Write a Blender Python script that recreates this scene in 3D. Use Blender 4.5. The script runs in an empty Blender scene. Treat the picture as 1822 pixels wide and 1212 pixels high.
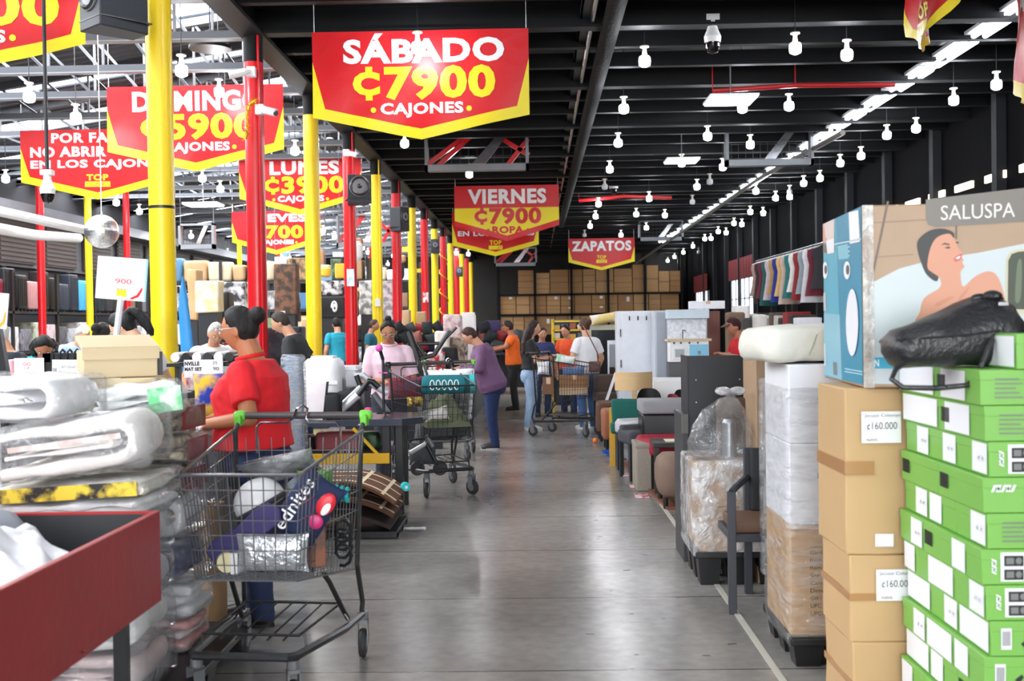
import bpy, bmesh, math, random
from mathutils import Vector, Matrix, noise, Euler
import numpy as np
SC = bpy.context.scene
COL = SC.collection
# ---------------------------------------------------------------- camera
W, H, F = 1822, 1212, 2000.0
CAM = Vector((0, 0, 1.5))
_yaw, _pit, _rol = math.atan(44 / F), math.atan(31 / F), 0.015
fwd = Vector((-math.sin(_yaw) * math.cos(_pit), math.cos(_yaw) * math.cos(_pit), -math.sin(_pit)))
_r0 = fwd.cross(Vector((0, 0, 1))).normalized()
_u0 = _r0.cross(fwd)
rgt = _r0 * math.cos(_rol) - _u0 * math.sin(_rol)
upv = _u0 * math.cos(_rol) + _r0 * math.sin(_rol)
cd = bpy.data.cameras.new('camera')
cam = bpy.data.objects.new('camera', cd)
COL.objects.link(cam)
cam.matrix_world = Matrix(((rgt.x, upv.x, -fwd.x, CAM.x), (rgt.y, upv.y, -fwd.y, CAM.y), (rgt.z, upv.z, -fwd.z, CAM.z), (0, 0, 0, 1)))
cd.sensor_width = 36.0
cd.lens = F / W * 36.0
cd.clip_start = 0.05
cd.clip_end = 200
cd.dof.use_dof = True
cd.dof.focus_distance = 8.5
cd.dof.aperture_fstop = 4.0
SC.camera = cam
# ---------------------------------------------------------------- world, exposure, sampling
wd = bpy.data.worlds.new('world')
SC.world = wd
wd.use_nodes = True
wd.node_tree.nodes['Background'].inputs[0].default_value = (0.85, 0.92, 1, 1)
wd.node_tree.nodes['Background'].inputs[1].default_value = 1.0
SC.view_settings.view_transform = 'Standard'
SC.view_settings.look = 'None'
SC.view_settings.gamma = 1
SC.view_settings.exposure = 0.42
SC.cycles.use_denoising = True
SC.cycles.max_bounces = 6
SC.cycles.diffuse_bounces = 3
SC.cycles.glossy_bounces = 3
SC.cycles.transmission_bounces = 4
SC.cycles.transparent_max_bounces = 10
SC.cycles.caustics_reflective = False
SC.cycles.caustics_refractive = False
SC.cycles.sample_clamp_indirect = 6
SC.cycles.use_light_tree = True
LAMP_W = 1.0
def area_light(name, loc, rot, sx, sy, power, color=(1, 1, 1)):
    ld = bpy.data.lights.new(name, 'AREA')
    ld.shape = 'RECTANGLE'; ld.size = sx; ld.size_y = sy; ld.energy = power; ld.color = color
    o = bpy.data.objects.new(name, ld); COL.objects.link(o)
    o.location = loc; o.rotation_euler = rot
    return o
# daylight through the skylight strips of the left roof and an added front fill behind the camera; the bulbs and tubes light the right hall themselves
for i in range(-3, 22):
    yy = 1.2 + 2.55 * i
    area_light('skylight_daylight', (-7.8, yy, 6.45 - .15 * 4.52 - .03), (0, -math.atan(.15), 0), 8.6, .66, 310, (0.95, 0.98, 1))
area_light('added_front_fill', (0.5, -11.4, 2.6), (math.radians(90), 0, 0), 11, 3.6, 1250, (0.97, 0.99, 1))  # added fill lamp behind the camera, brightening the scene from the front

# ---------------------------------------------------------------- pixel helpers
def ray(u, v):
    return rgt * ((u - W / 2) / F) - upv * ((v - H / 2) / F) + fwd
def P(u, v, Y):
    r = ray(u, v); return CAM + r * (Y / r.y)
def G(u, v, z=0.0):
    r = ray(u, v); return CAM + r * ((z - CAM.z) / r.z)
def PX(u, v, X):
    r = ray(u, v); return CAM + r * (X / r.x)
def px(n, Y):
    return n * Y / F
# ---------------------------------------------------------------- materials
def lin(c):
    return tuple(((x / 255) / 12.92 if x / 255 <= 0.04045 else ((x / 255 + 0.055) / 1.055) ** 2.4) for x in c) + (1.0,)
_mats = {}
def mat(name, col, rough=0.5, metal=0.0, var=0.12, vs=6.0, bump=0.0, bs=40.0, alpha=1.0, emit=0.0, trans=0.0, coat=0.0, stretch=None, sheen=0.0, col2=None, spec=0.5):
    key = (name, col, rough, metal, var, vs, bump, bs, alpha, emit, trans, coat, stretch, col2, spec)
    if key in _mats: return _mats[key]
    m = bpy.data.materials.new(name); m.use_nodes = True
    nt = m.node_tree; b = nt.nodes['Principled BSDF']
    c = lin(col)
    b.inputs['Roughness'].default_value = rough
    b.inputs['Metallic'].default_value = metal
    b.inputs['Specular IOR Level'].default_value = spec
    if sheen: b.inputs['Sheen Weight'].default_value = sheen
    if coat: b.inputs['Coat Weight'].default_value = coat; b.inputs['Coat Roughness'].default_value = 0.08
    if alpha < 1: b.inputs['Alpha'].default_value = alpha
    if trans: b.inputs['Transmission Weight'].default_value = trans
    tc = nt.nodes.new('ShaderNodeTexCoord'); mp = nt.nodes.new('ShaderNodeMapping')
    nt.links.new(tc.outputs['Object'], mp.inputs[0])
    if stretch: mp.inputs['Scale'].default_value = stretch
    nz = nt.nodes.new('ShaderNodeTexNoise'); nz.inputs['Scale'].default_value = vs; nz.inputs['Detail'].default_value = 4
    nt.links.new(mp.outputs[0], nz.inputs[0])
    mx = nt.nodes.new('ShaderNodeMix'); mx.data_type = 'RGBA'
    d = 1 - var
    mx.inputs['A'].default_value = (c[0] * d, c[1] * d, c[2] * d, 1) if col2 is None else lin(col2)
    mx.inputs['B'].default_value = (min(1, c[0] * (1 + var)), min(1, c[1] * (1 + var)), min(1, c[2] * (1 + var)), 1) if col2 is None else c
    if col2 is None:
        nt.links.new(nz.outputs['Fac'], mx.inputs['Factor'])
    else:
        rp = nt.nodes.new('ShaderNodeMapRange'); rp.inputs[1].default_value = .42; rp.inputs[2].default_value = .58
        nt.links.new(nz.outputs['Fac'], rp.inputs[0]); nt.links.new(rp.outputs[0], mx.inputs['Factor'])
    nt.links.new(mx.outputs['Result'], b.inputs['Base Color'])
    if emit:
        b.inputs['Emission Color'].default_value = c; b.inputs['Emission Strength'].default_value = emit
    if bump:
        n2 = nt.nodes.new('ShaderNodeTexNoise'); n2.inputs['Scale'].default_value = bs; n2.inputs['Detail'].default_value = 3
        nt.links.new(mp.outputs[0], n2.inputs[0])
        bp = nt.nodes.new('ShaderNodeBump'); bp.inputs['Strength'].default_value = bump; bp.inputs['Distance'].default_value = 0.02
        nt.links.new(n2.outputs['Fac'], bp.inputs['Height']); nt.links.new(bp.outputs[0], b.inputs['Normal'])
    _mats[key] = m
    return m
def glow(name, col, s):
    key = ('glow', name, col, s)
    if key in _mats: return _mats[key]
    m = bpy.data.materials.new(name); m.use_nodes = True; nt = m.node_tree
    b = nt.nodes['Principled BSDF']; b.inputs['Base Color'].default_value = lin(col)
    b.inputs['Emission Color'].default_value = lin(col); b.inputs['Emission Strength'].default_value = s
    _mats[key] = m
    return m
# clear plastic film: mostly see-through with bright wrinkles (real gloss over a transparent sheet)
def film(name, a=0.22, col=(235, 238, 242), bs=18.0, bump=1.0, rough=0.12, stretch=None):
    key = ('film', name, a, col, bs, bump, rough, stretch)
    if key in _mats: return _mats[key]
    m = bpy.data.materials.new(name); m.use_nodes = True; nt = m.node_tree
    b = nt.nodes['Principled BSDF']; b.inputs['Base Color'].default_value = lin(col); b.inputs['Roughness'].default_value = rough
    b.inputs['Specular IOR Level'].default_value = 1.0
    tc = nt.nodes.new('ShaderNodeTexCoord'); mp = nt.nodes.new('ShaderNodeMapping')
    nt.links.new(tc.outputs['Object'], mp.inputs[0])
    if stretch: mp.inputs['Scale'].default_value = stretch
    nz = nt.nodes.new('ShaderNodeTexNoise'); nz.inputs['Scale'].default_value = bs; nz.inputs['Detail'].default_value = 4; nz.inputs['Distortion'].default_value = 0.6
    nt.links.new(mp.outputs[0], nz.inputs[0])
    bp = nt.nodes.new('ShaderNodeBump'); bp.inputs['Strength'].default_value = bump; bp.inputs['Distance'].default_value = 0.03
    nt.links.new(nz.outputs['Fac'], bp.inputs['Height']); nt.links.new(bp.outputs[0], b.inputs['Normal'])
    n2 = nt.nodes.new('ShaderNodeTexNoise'); n2.inputs['Scale'].default_value = bs * .5; n2.inputs['Detail'].default_value = 5
    nt.links.new(mp.outputs[0], n2.inputs[0])
    mr = nt.nodes.new('ShaderNodeMapRange'); mr.inputs[1].default_value = 0.4; mr.inputs[2].default_value = 0.75
    mr.inputs[3].default_value = a * .5; mr.inputs[4].default_value = min(1, a * 2.4)
    nt.links.new(n2.outputs['Fac'], mr.inputs[0])
    tr = nt.nodes.new('ShaderNodeBsdfTransparent'); m1 = nt.nodes.new('ShaderNodeMixShader'); m2 = nt.nodes.new('ShaderNodeMixShader')
    gl = nt.nodes.new('ShaderNodeBsdfGlossy'); gl.inputs['Roughness'].default_value = rough; nt.links.new(bp.outputs[0], gl.inputs['Normal'])
    fr = nt.nodes.new('ShaderNodeFresnel'); fr.inputs['IOR'].default_value = 1.55; nt.links.new(bp.outputs[0], fr.inputs['Normal'])
    mf = nt.nodes.new('ShaderNodeMapRange'); mf.inputs[3].default_value = 0.0; mf.inputs[4].default_value = 0.32; nt.links.new(fr.outputs[0], mf.inputs[0])
    nt.links.new(mr.outputs[0], m1.inputs[0]); nt.links.new(tr.outputs[0], m1.inputs[1]); nt.links.new(b.outputs[0], m1.inputs[2])
    nt.links.new(mf.outputs[0], m2.inputs[0]); nt.links.new(m1.outputs[0], m2.inputs[1]); nt.links.new(gl.outputs[0], m2.inputs[2])
    nt.links.new(m2.outputs[0], nt.nodes['Material Output'].inputs[0])
    _mats[key] = m
    return m
# ---------------------------------------------------------------- mesh builder
def TM(loc=(0, 0, 0), rz=0.0, rx=0.0, ry=0.0, s=(1, 1, 1)):
    return Matrix.Translation(Vector(loc)) @ Euler((rx, ry, rz)).to_matrix().to_4x4() @ Matrix.Diagonal((s[0], s[1], s[2], 1))
def frame(O, ex, ey):
    ex = Vector(ex).normalized(); ey = Vector(ey); ey = (ey - ex * ey.dot(ex)).normalized(); ez = ex.cross(ey)
    return Matrix(((ex.x, ey.x, ez.x, O[0]), (ex.y, ey.y, ez.y, O[1]), (ex.z, ey.z, ez.z, O[2]), (0, 0, 0, 1)))
_txt = {}
def text_geo(s, bold):
    k = (s, bold)
    if k in _txt: return _txt[k]
    cu = bpy.data.curves.new('t', 'FONT'); cu.body = s; cu.offset = bold; cu.resolution_u = 3; cu.fill_mode = 'FRONT'; cu.space_character = 1 + bold * 2.2
    o = bpy.data.objects.new('t', cu); COL.objects.link(o)
    dg = bpy.context.evaluated_depsgraph_get()
    me = bpy.data.meshes.new_from_object(o.evaluated_get(dg))
    vs = [v.co.copy() for v in me.vertices]; fs = [tuple(p.vertices) for p in me.polygons]
    bpy.data.objects.remove(o); bpy.data.curves.remove(cu); bpy.data.meshes.remove(me)
    x0 = min(v.x for v in vs); x1 = max(v.x for v in vs); y0 = min(v.y for v in vs); y1 = max(v.y for v in vs)
    vs = [((v.x - x0) / (x1 - x0), (v.y - y0) / (y1 - y0)) for v in vs]
    _txt[k] = (vs, fs, (x1 - x0) / (y1 - y0))
    return _txt[k]
class MB:
    def __init__(s): s.v = []; s.f = []; s.m = []
    def add(s, vs, fs, m=0, M=None):
        n = len(s.v)
        s.v += [tuple(M @ Vector(v)) for v in vs] if M is not None else [tuple(v) for v in vs]
        for f in fs: s.f.append(tuple(i + n for i in f)); s.m.append(m)
        return s
    def box(s, x0, x1, y0, y1, z0, z1, m=0, M=None):
        vs = [(x, y, z) for z in (z0, z1) for y in (y0, y1) for x in (x0, x1)]
        return s.add(vs, [(0, 2, 3, 1), (4, 5, 7, 6), (0, 1, 5, 4), (2, 6, 7, 3), (0, 4, 6, 2), (1, 3, 7, 5)], m, M)
    def cbox(s, c, d, m=0, M=None):
        return s.box(c[0] - d[0] / 2, c[0] + d[0] / 2, c[1] - d[1] / 2, c[1] + d[1] / 2, c[2] - d[2] / 2, c[2] + d[2] / 2, m, M)
    def loft(s, rings, m=0, M=None, cap=True, closed=False):
        n = len(rings[0]); vs = [p for r in rings for p in r]; fs = []
        R = len(rings)
        for i in range(R if closed else R - 1):
            a = i * n; b = ((i + 1) % R) * n
            for j in range(n):
                k = (j + 1) % n; fs.append((a + j, a + k, b + k, b + j))
        if cap and not closed:
            fs.append(tuple(range(n - 1, -1, -1))); fs.append(tuple((R - 1) * n + j for j in range(n)))
        return s.add(vs, fs, m, M)
    def tube(s, pts, r, n=8, m=0, M=None, closed=False, cap=True):
        pts = [Vector(p) for p in pts]; R = len(pts)
        rs = r if isinstance(r, (list, tuple)) else [r] * R
        rings = []; prev = None
        for i in range(R):
            if closed: t = pts[(i + 1) % R] - pts[i - 1]
            elif i == 0: t = pts[1] - pts[0]
            elif i == R - 1: t = pts[-1] - pts[-2]
            else: t = (pts[i + 1] - pts[i]).normalized() + (pts[i] - pts[i - 1]).normalized()
            if t.length < 1e-9: t = Vector((0, 0, 1))
            t.normalize()
            if prev is None:
                a = Vector((0, 0, 1)) if abs(t.z) < .9 else Vector((1, 0, 0))
                prev = (a - t * a.dot(t)).normalized()
            else:
                q = prev - t * prev.dot(t)
                prev = q.normalized() if q.length > 1e-6 else t.orthogonal().normalized()
            bb = t.cross(prev)
            rings.append([pts[i] + (prev * math.cos(2 * math.pi * (j + .5) / n) + bb * math.sin(2 * math.pi * (j + .5) / n)) * rs[i] for j in range(n)])
        return s.loft(rings, m, M, cap, closed)
    def cap(s, p, q, r1, r2, n=10, m=0, M=None):
        p = Vector(p); q = Vector(q); d = (q - p)
        d = d.normalized() if d.length > 1e-6 else Vector((0, 0, 1))
        pts = []; rs = []
        for a in (89, 60, 30): pts.append(p - d * r1 * math.sin(math.radians(a))); rs.append(max(1e-4, r1 * math.cos(math.radians(a))))
        pts.append(p); rs.append(r1); pts.append(q); rs.append(r2)
        for a in (30, 60, 89): pts.append(q + d * r2 * math.sin(math.radians(a))); rs.append(max(1e-4, r2 * math.cos(math.radians(a))))
        return s.tube(pts, rs, n, m, M)
    def ell(s, c, r, n=12, m=0, M=None, k=None):
        k = k or max(6, n // 2 + 2)
        vs = [(c[0], c[1], c[2] - r[2])]; fs = []
        for i in range(1, k):
            a = -math.pi / 2 + math.pi * i / k
            for j in range(n):
                t = 2 * math.pi * j / n
                vs.append((c[0] + r[0] * math.cos(a) * math.cos(t), c[1] + r[1] * math.cos(a) * math.sin(t), c[2] + r[2] * math.sin(a)))
        vs.append((c[0], c[1], c[2] + r[2]))
        for j in range(n):
            fs.append((0, 1 + (j + 1) % n, 1 + j))
            fs.append((len(vs) - 1, 1 + (k - 2) * n + j, 1 + (k - 2) * n + (j + 1) % n))
            for i in range(k - 2):
                a = 1 + i * n; b = a + n
                fs.append((a + j, a + (j + 1) % n, b + (j + 1) % n, b + j))
        return s.add(vs, fs, m, M)
    def lathe(s, prof, n=16, m=0, M=None):
        return s.loft([[(r * math.cos(2 * math.pi * j / n), r * math.sin(2 * math.pi * j / n), z) for j in range(n)] for r, z in prof], m, M)
    def poly(s, pts, m=0, M=None): return s.add(pts, [tuple(range(len(pts)))], m, M)
    def prism(s, pts, d, m=0, M=None):
        d = Vector(d); a = [Vector(p) for p in pts]
        return s.loft([a, [p + d for p in a]], m, M)
    def grid(s, fn, nu, nv, m=0, M=None):
        vs = [fn(i / nu, j / nv) for j in range(nv + 1) for i in range(nu + 1)]
        fs = [(j * (nu + 1) + i, j * (nu + 1) + i + 1, (j + 1) * (nu + 1) + i + 1, (j + 1) * (nu + 1) + i) for j in range(nv) for i in range(nu)]
        return s.add(vs, fs, m, M)
    def text(s, t, M, x0, x1, y0, y1, m=0, bold=0.02, z=0.0):
        vs, fs, a = text_geo(t, bold)
        return s.add([(x0 + (x1 - x0) * p[0], y0 + (y1 - y0) * p[1], z) for p in vs], fs, m, M)
    def cut(s, axis, vals):
        bm = bmesh.new(); bv = [bm.verts.new(v) for v in s.v]; bm.verts.ensure_lookup_table()
        for f, mi in zip(s.f, s.m):
            try: bf = bm.faces.new([bv[i] for i in f]); bf.material_index = mi
            except ValueError: pass
        no = [0, 0, 0]; no[axis] = 1
        for c in vals:
            co = [0, 0, 0]; co[axis] = c
            bmesh.ops.bisect_plane(bm, geom=bm.verts[:] + bm.edges[:] + bm.faces[:], plane_co=co, plane_no=no, dist=1e-6)
        bm.verts.index_update()
        s.v = [tuple(v.co) for v in bm.verts]; s.f = [tuple(v.index for v in f.verts) for f in bm.faces]; s.m = [f.material_index for f in bm.faces]
        bm.free(); return s
    def warp(s, fn): s.v = [tuple(fn(Vector(v))) for v in s.v]; return s
    def solid(s, vox, smooth=2, fac=.5):
        """one continuous skin over everything collected so far"""
        me = bpy.data.meshes.new('t'); me.from_pydata(s.v, [], s.f)
        o = bpy.data.objects.new('t', me); COL.objects.link(o)
        r = o.modifiers.new('r', 'REMESH'); r.mode = 'VOXEL'; r.voxel_size = vox
        if smooth:
            q = o.modifiers.new('s', 'SMOOTH'); q.iterations = smooth; q.factor = fac
        dg = bpy.context.evaluated_depsgraph_get()
        m2 = bpy.data.meshes.new_from_object(o.evaluated_get(dg))
        s.v = [tuple(v.co) for v in m2.vertices]; s.f = [tuple(p.vertices) for p in m2.polygons]; s.m = [0] * len(s.f)
        bpy.data.objects.remove(o); bpy.data.meshes.remove(me); bpy.data.meshes.remove(m2)
        return s
    def rough(s, amp, sc, seed=0, axis=None):
        """push the skin in and out along its normals"""
        me = bpy.data.meshes.new('t'); me.from_pydata(s.v, [], s.f); me.update()
        ns = [v.normal.copy() for v in me.vertices]; bpy.data.meshes.remove(me)
        sv = Vector((seed * 7.3, seed * 3.1, seed)); sx = Vector(axis or (1, 1, 1)) * sc
        s.v = [tuple(Vector(v) + n * amp * noise.noise(Vector((v[0] * sx.x, v[1] * sx.y, v[2] * sx.z)) + sv)) for v, n in zip(s.v, ns)]
        return s
    def fin(s, name, mats, parent=None, bevel=0.0, smooth=30, loc=None, world=False, seg=2, rz=0.0):
        if not isinstance(mats, (list, tuple)): mats = [mats]
        me = bpy.data.meshes.new(name)
        vs = s.v
        if world and parent is not None:
            iv = parent.matrix_basis.inverted(); vs = [tuple(iv @ Vector(v)) for v in vs]
        elif world:
            L = Vector(loc); vs = [tuple(Vector(v) - L) for v in vs]
        me.from_pydata(vs, [], s.f)
        for m in mats: me.materials.append(m)
        me.polygons.foreach_set('material_index', s.m)
        if smooth:
            me.polygons.foreach_set('use_smooth', [True] * len(me.polygons))
            me.update()
            if smooth < 180: me.set_sharp_from_angle(angle=math.radians(smooth))
        me.update()
        o = bpy.data.objects.new(name, me); COL.objects.link(o)
        if parent is not None: o.parent = parent
        elif loc is not None: o.location = loc; o.rotation_euler.z = rz
        if bevel:
            b = o.modifiers.new('bevel', 'BEVEL'); b.width = bevel; b.segments = seg; b.limit_method = 'ANGLE'; b.angle_limit = math.radians(35)
        return o
def tag(o, label=None, cat=None, group=None, kind=None):
    if label: o['label'] = label
    if cat: o['category'] = cat
    if group: o['group'] = group
    if kind: o['kind'] = kind
    return o
def thing(name, label, cat, loc=(0, 0, 0), rz=0.0, group=None):
    o = bpy.data.objects.new(name, None); COL.objects.link(o)
    o.empty_display_size = 0.1
    o.rotation_euler = (0, 0, rz); o.location = loc
    o.matrix_basis = Matrix.Translation(Vector(loc)) @ Matrix.Rotation(rz, 4, 'Z')
    return tag(o, label, cat, group)
def dup(root, loc=None, rz=None, label=None, group=None, skip=None):
    kids = {}
    for o in COL.objects:
        if o.parent is not None: kids.setdefault(o.parent.name, []).append(o)
    r = root.copy(); COL.objects.link(r)
    if loc is not None: r.location = loc
    if rz is not None: r.rotation_euler.z = rz
    if label: r['label'] = label
    if group: r['group'] = group
    for ch in kids.get(root.name, []):
        if skip and ch.name.startswith(skip): continue
        c = ch.copy(); COL.objects.link(c); c.parent = r
        for g in kids.get(ch.name, []):
            d = g.copy(); COL.objects.link(d); d.parent = c
    return r
def quad(O, ex, ey): return frame(O, ex, ey)
R = random.Random(7)
def ordinal(i): return ['nearest', 'second', 'third', 'fourth', 'fifth', 'sixth', 'seventh', 'eighth', 'ninth', 'tenth', 'eleventh', 'twelfth', 'thirteenth', 'fourteenth', 'fifteenth', 'sixteenth'][i]
# ================================================================ the setting
m_black = mat('black_paint', (13, 14, 16), .6, var=.2, spec=.2)
m_steel = mat('dark_grey_steel', (40, 42, 46), .45, var=.2, vs=3)
m_deck = mat('black_deck', (9, 9, 11), .6, var=.3, vs=2)
m_grey = mat('grey_galvanised', (120, 122, 126), .45, metal=.3)
m_white = mat('white_plastic', (236, 236, 238), .4, var=.03)
m_blk_plastic = mat('black_plastic', (24, 25, 28), .35)
m_chrome = mat('chrome', (200, 200, 205), .18, metal=1.0, var=.05)
m_red_paint = mat('red_gloss_paint', (205, 22, 30), .3, var=.1)
m_yel_paint = mat('yellow_gloss_paint', (252, 216, 28), .35, var=.08, vs=2)
def struct(mb, name, mats, loc=(0, 0, 0), **k):
    o = mb.fin(name, mats, loc=loc, **k); o['kind'] = 'structure'; return o
XL, XR, YB, YF, XC = -12.3, 7.6, 60.0, -12.0, -3.28
# polished concrete floor
def floor_mat():
    m = bpy.data.materials.new('polished_concrete'); m.use_nodes = True; nt = m.node_tree; b = nt.nodes['Principled BSDF']
    tc = nt.nodes.new('ShaderNodeTexCoord')
    def nz(s, d, dist=0):
        n = nt.nodes.new('ShaderNodeTexNoise'); n.inputs['Scale'].default_value = s; n.inputs['Detail'].default_value = d; n.inputs['Distortion'].default_value = dist
        nt.links.new(tc.outputs['Object'], n.inputs[0]); return n
    n1, n2, n3 = nz(.9, 6, .4), nz(14, 5), nz(.8, 3, 0)
    cr = nt.nodes.new('ShaderNodeValToRGB'); cr.color_ramp.elements[0].position = .3; cr.color_ramp.elements[1].position = .72
    cr.color_ramp.elements[0].color = lin((134, 131, 126)); cr.color_ramp.elements[1].color = lin((182, 178, 172))
    nt.links.new(n1.outputs['Fac'], cr.inputs[0])
    mx = nt.nodes.new('ShaderNodeMix'); mx.data_type = 'RGBA'; mx.blend_type = 'MULTIPLY'; mx.inputs['Factor'].default_value = .45
    nt.links.new(cr.outputs[0], mx.inputs['A']); nt.links.new(n2.outputs['Fac'], mx.inputs['B'])
    br = nt.nodes.new('ShaderNodeTexBrick'); br.offset = 0.0; br.squash = 1
    br.inputs['Scale'].default_value = 1.0; br.inputs['Brick Width'].default_value = 60; br.inputs['Row Height'].default_value = 1.28
    br.inputs['Mortar Size'].default_value = .008; br.inputs['Color1'].default_value = (1, 1, 1, 1); br.inputs['Color2'].default_value = (.9, .9, .9, 1); br.inputs['Mortar'].default_value = (.32, .31, .3, 1)
    mo = nt.nodes.new('ShaderNodeMapping'); mo.inputs['Location'].default_value = (27, .3, 0); nt.links.new(tc.outputs['Object'], mo.inputs[0]); nt.links.new(mo.outputs[0], br.inputs['Vector'])
    m2 = nt.nodes.new('ShaderNodeMix'); m2.data_type = 'RGBA'; m2.blend_type = 'MULTIPLY'; m2.inputs['Factor'].default_value = 1
    nt.links.new(mx.outputs['Result'], m2.inputs['A']); nt.links.new(br.outputs['Color'], m2.inputs['B'])
    nt.links.new(m2.outputs['Result'], b.inputs['Base Color'])
    mr = nt.nodes.new('ShaderNodeMapRange'); mr.inputs[1].default_value = .3; mr.inputs[2].default_value = .7; mr.inputs[3].default_value = .20; mr.inputs[4].default_value = .27
    nt.links.new(n3.outputs['Fac'], mr.inputs[0]); nt.links.new(mr.outputs[0], b.inputs['Roughness'])
    b.inputs['Specular IOR Level'].default_value = .6
    return m
struct(MB().box(XL - .2, XR + .2, YF - .2, YB + .2, -.2, 0), 'floor', floor_mat())
struct(MB().box(.985, 1.015, 2, 9.2, 0, .004), 'trim_1', mat('pale_floor_strip', (196, 192, 180), .4))
q_ = random.Random(21); mb = MB()
for i in range(30):
    y_ = q_.uniform(4.6, 11); x_ = .42 + q_.gauss(0, .10) + (.25 if i % 5 == 0 else 0); a_ = q_.uniform(-.3, .3); l_ = q_.uniform(.006, .022)
    mb.box(-l_, l_, -.004, .004, .0, .0012, M=TM((x_, y_, 0), rz=a_))
struct(mb, 'trim_6', mat('black_scuff', (34, 33, 32), .6))
m_wall_dark = mat('charcoal_wall', (38, 38, 42), .7, var=.25, vs=3, stretch=(1, 8, .3))
struct(MB().box(XR, XR + .2, YF, YB, 0, 5.9), 'wall_right', mat('black_wall', (12, 12, 14), .95, var=.4, vs=1.5, spec=.05))
struct(MB().box(XL - .2, XL, YF, YB, 0, 5.6), 'wall_left', m_wall_dark)
struct(MB().box(XL - .2, XR + .2, YB, YB + .2, 0, 6.6), 'wall_back', mat('dark_back_wall', (48, 45, 42), .7, var=.3, vs=1))
struct(MB().box(XL - .2, XR + .2, YF - .2, YF, 0, 6.6), 'wall_front', mat('grey_front_wall', (120, 120, 122), .7))
# ceilings: flat black deck over the right hall, sloping dark deck with daylight panels over the left hall
mb = MB(); mb.box(XC, XR + .2, YF, YB, 5.75, 5.85)
struct(mb, 'ceiling', m_deck)
SL = .15
def roofz(x): return 6.45 + SL * (x - XC)
mb = MB(); sk = []
yy = YF; ribs = []
m_roof = mat('grey_roof_sheet', (72, 74, 78), .55, var=.3, vs=2, stretch=(1, 14, 1))
sky_rows = [1.2 + 2.55 * i for i in range(-5, 23)]
ys = [YF] + [c for y in sky_rows for c in (y - .36, y + .36)] + [YB]
for a, b in zip(ys[::2], ys[1::2]):
    mb.add([(XL, a, roofz(XL)), (XC, a, roofz(XC)), (XC, b, roofz(XC)), (XL, b, roofz(XL)), (XL, a, roofz(XL) + .06), (XC, a, roofz(XC) + .06), (XC, b, roofz(XC) + .06), (XL, b, roofz(XL) + .06)],
           [(0, 1, 2, 3), (7, 6, 5, 4), (0, 4, 5, 1), (2, 6, 7, 3), (1, 5, 6, 2), (0, 3, 7, 4)])
    n = int((b - a) / .25)
    for i in range(n):
        y = a + (i + .5) * (b - a) / n
        mb.add([(XL, y - .03, roofz(XL) - .04), (XC, y - .03, roofz(XC) - .04), (XC, y + .03, roofz(XC) - .04), (XL, y + .03, roofz(XL) - .04), (XL, y - .05, roofz(XL)), (XC, y - .05, roofz(XC)), (XC, y + .05, roofz(XC)), (XL, y + .05, roofz(XL))],
               [(0, 1, 2, 3), (0, 4, 5, 1), (3, 2, 6, 7)])
struct(mb, 'ceiling_slope', m_roof)
m_sky = glow('daylit_translucent_sheet', (235, 242, 255), 5.0)
for i, y in enumerate(sky_rows):
    mb = MB(); mb.add([(XL, y - .32, roofz(XL) + .02), (XC, y - .32, roofz(XC) + .02), (XC, y + .32, roofz(XC) + .02), (XL, y + .32, roofz(XL) + .02)], [(0, 1, 2, 3)])
    mb.prism([(XL, y - .32, roofz(XL) + .03), (XC, y - .32, roofz(XC) + .03), (XC, y + .32, roofz(XC) + .03), (XL, y + .32, roofz(XL) + .03)], (0, 0, .01))
    struct(mb, 'window_%d' % (i + 10), m_sky)
# fascia between the two ceilings
struct(MB().box(XC - .06, XC + .06, YF, YB, 5.26, 6.5), 'trim_2', m_black)
# columns and the long beam they carry
cols = [2000 * 3.28 * (.0015 + .00051 * i) for i in range(-2, 15)]
BZ = 4.9
mb = MB(); mb.box(XC - .14, XC + .14, YF, YB, BZ + .3, BZ + .36); mb.box(XC - .14, XC + .14, YF, YB, BZ, BZ + .05); mb.box(XC - .04, XC + .04, YF, YB, BZ + .05, BZ + .3)
struct(mb, 'trim_3', m_black)
stain = mat('yellow_column_paint', (252, 214, 30), .33, var=.07, vs=1.2, stretch=(1, 1, .25))
redc = mat('red_column_paint', (200, 20, 30), .28, var=.16, vs=1.5, stretch=(1, 1, .3))
for i, y in enumerate(cols):
    if i < 2: continue
    yel = i % 2 == 0
    t = thing('column', '%s round steel column, %s of the %s columns along the aisle' % (('yellow', ordinal(max(0, i // 2 - 1)), 'yellow') if yel else ('red', ordinal(max(0, i // 2 - 1)), 'red')), 'column', (XC, y, 0)); t['kind'] = 'structure'
    mb = MB(); mb.lathe([(.112, 0), (.112, BZ - .3)], 24)
    mb.fin('shaft', stain if yel else redc, t)
    MB().lathe([(.113, BZ - .3), (.113, BZ)], 24).fin('cap', m_black, t)
    MB().box(-.2, .2, -.2, .2, 0, .02).fin('base_plate', m_steel, t)
    if not yel or i == 6:
        MB().tube([(.08, -.1, .0), (.08, -.1, BZ)], .014, 8).fin('conduit', redc if not yel else stain, t)
    if i == 2:
        MB().lathe([(.1145, 2.55), (.1145, 2.575)], 24).fin('tape_band', m_blk_plastic, t)
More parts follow.
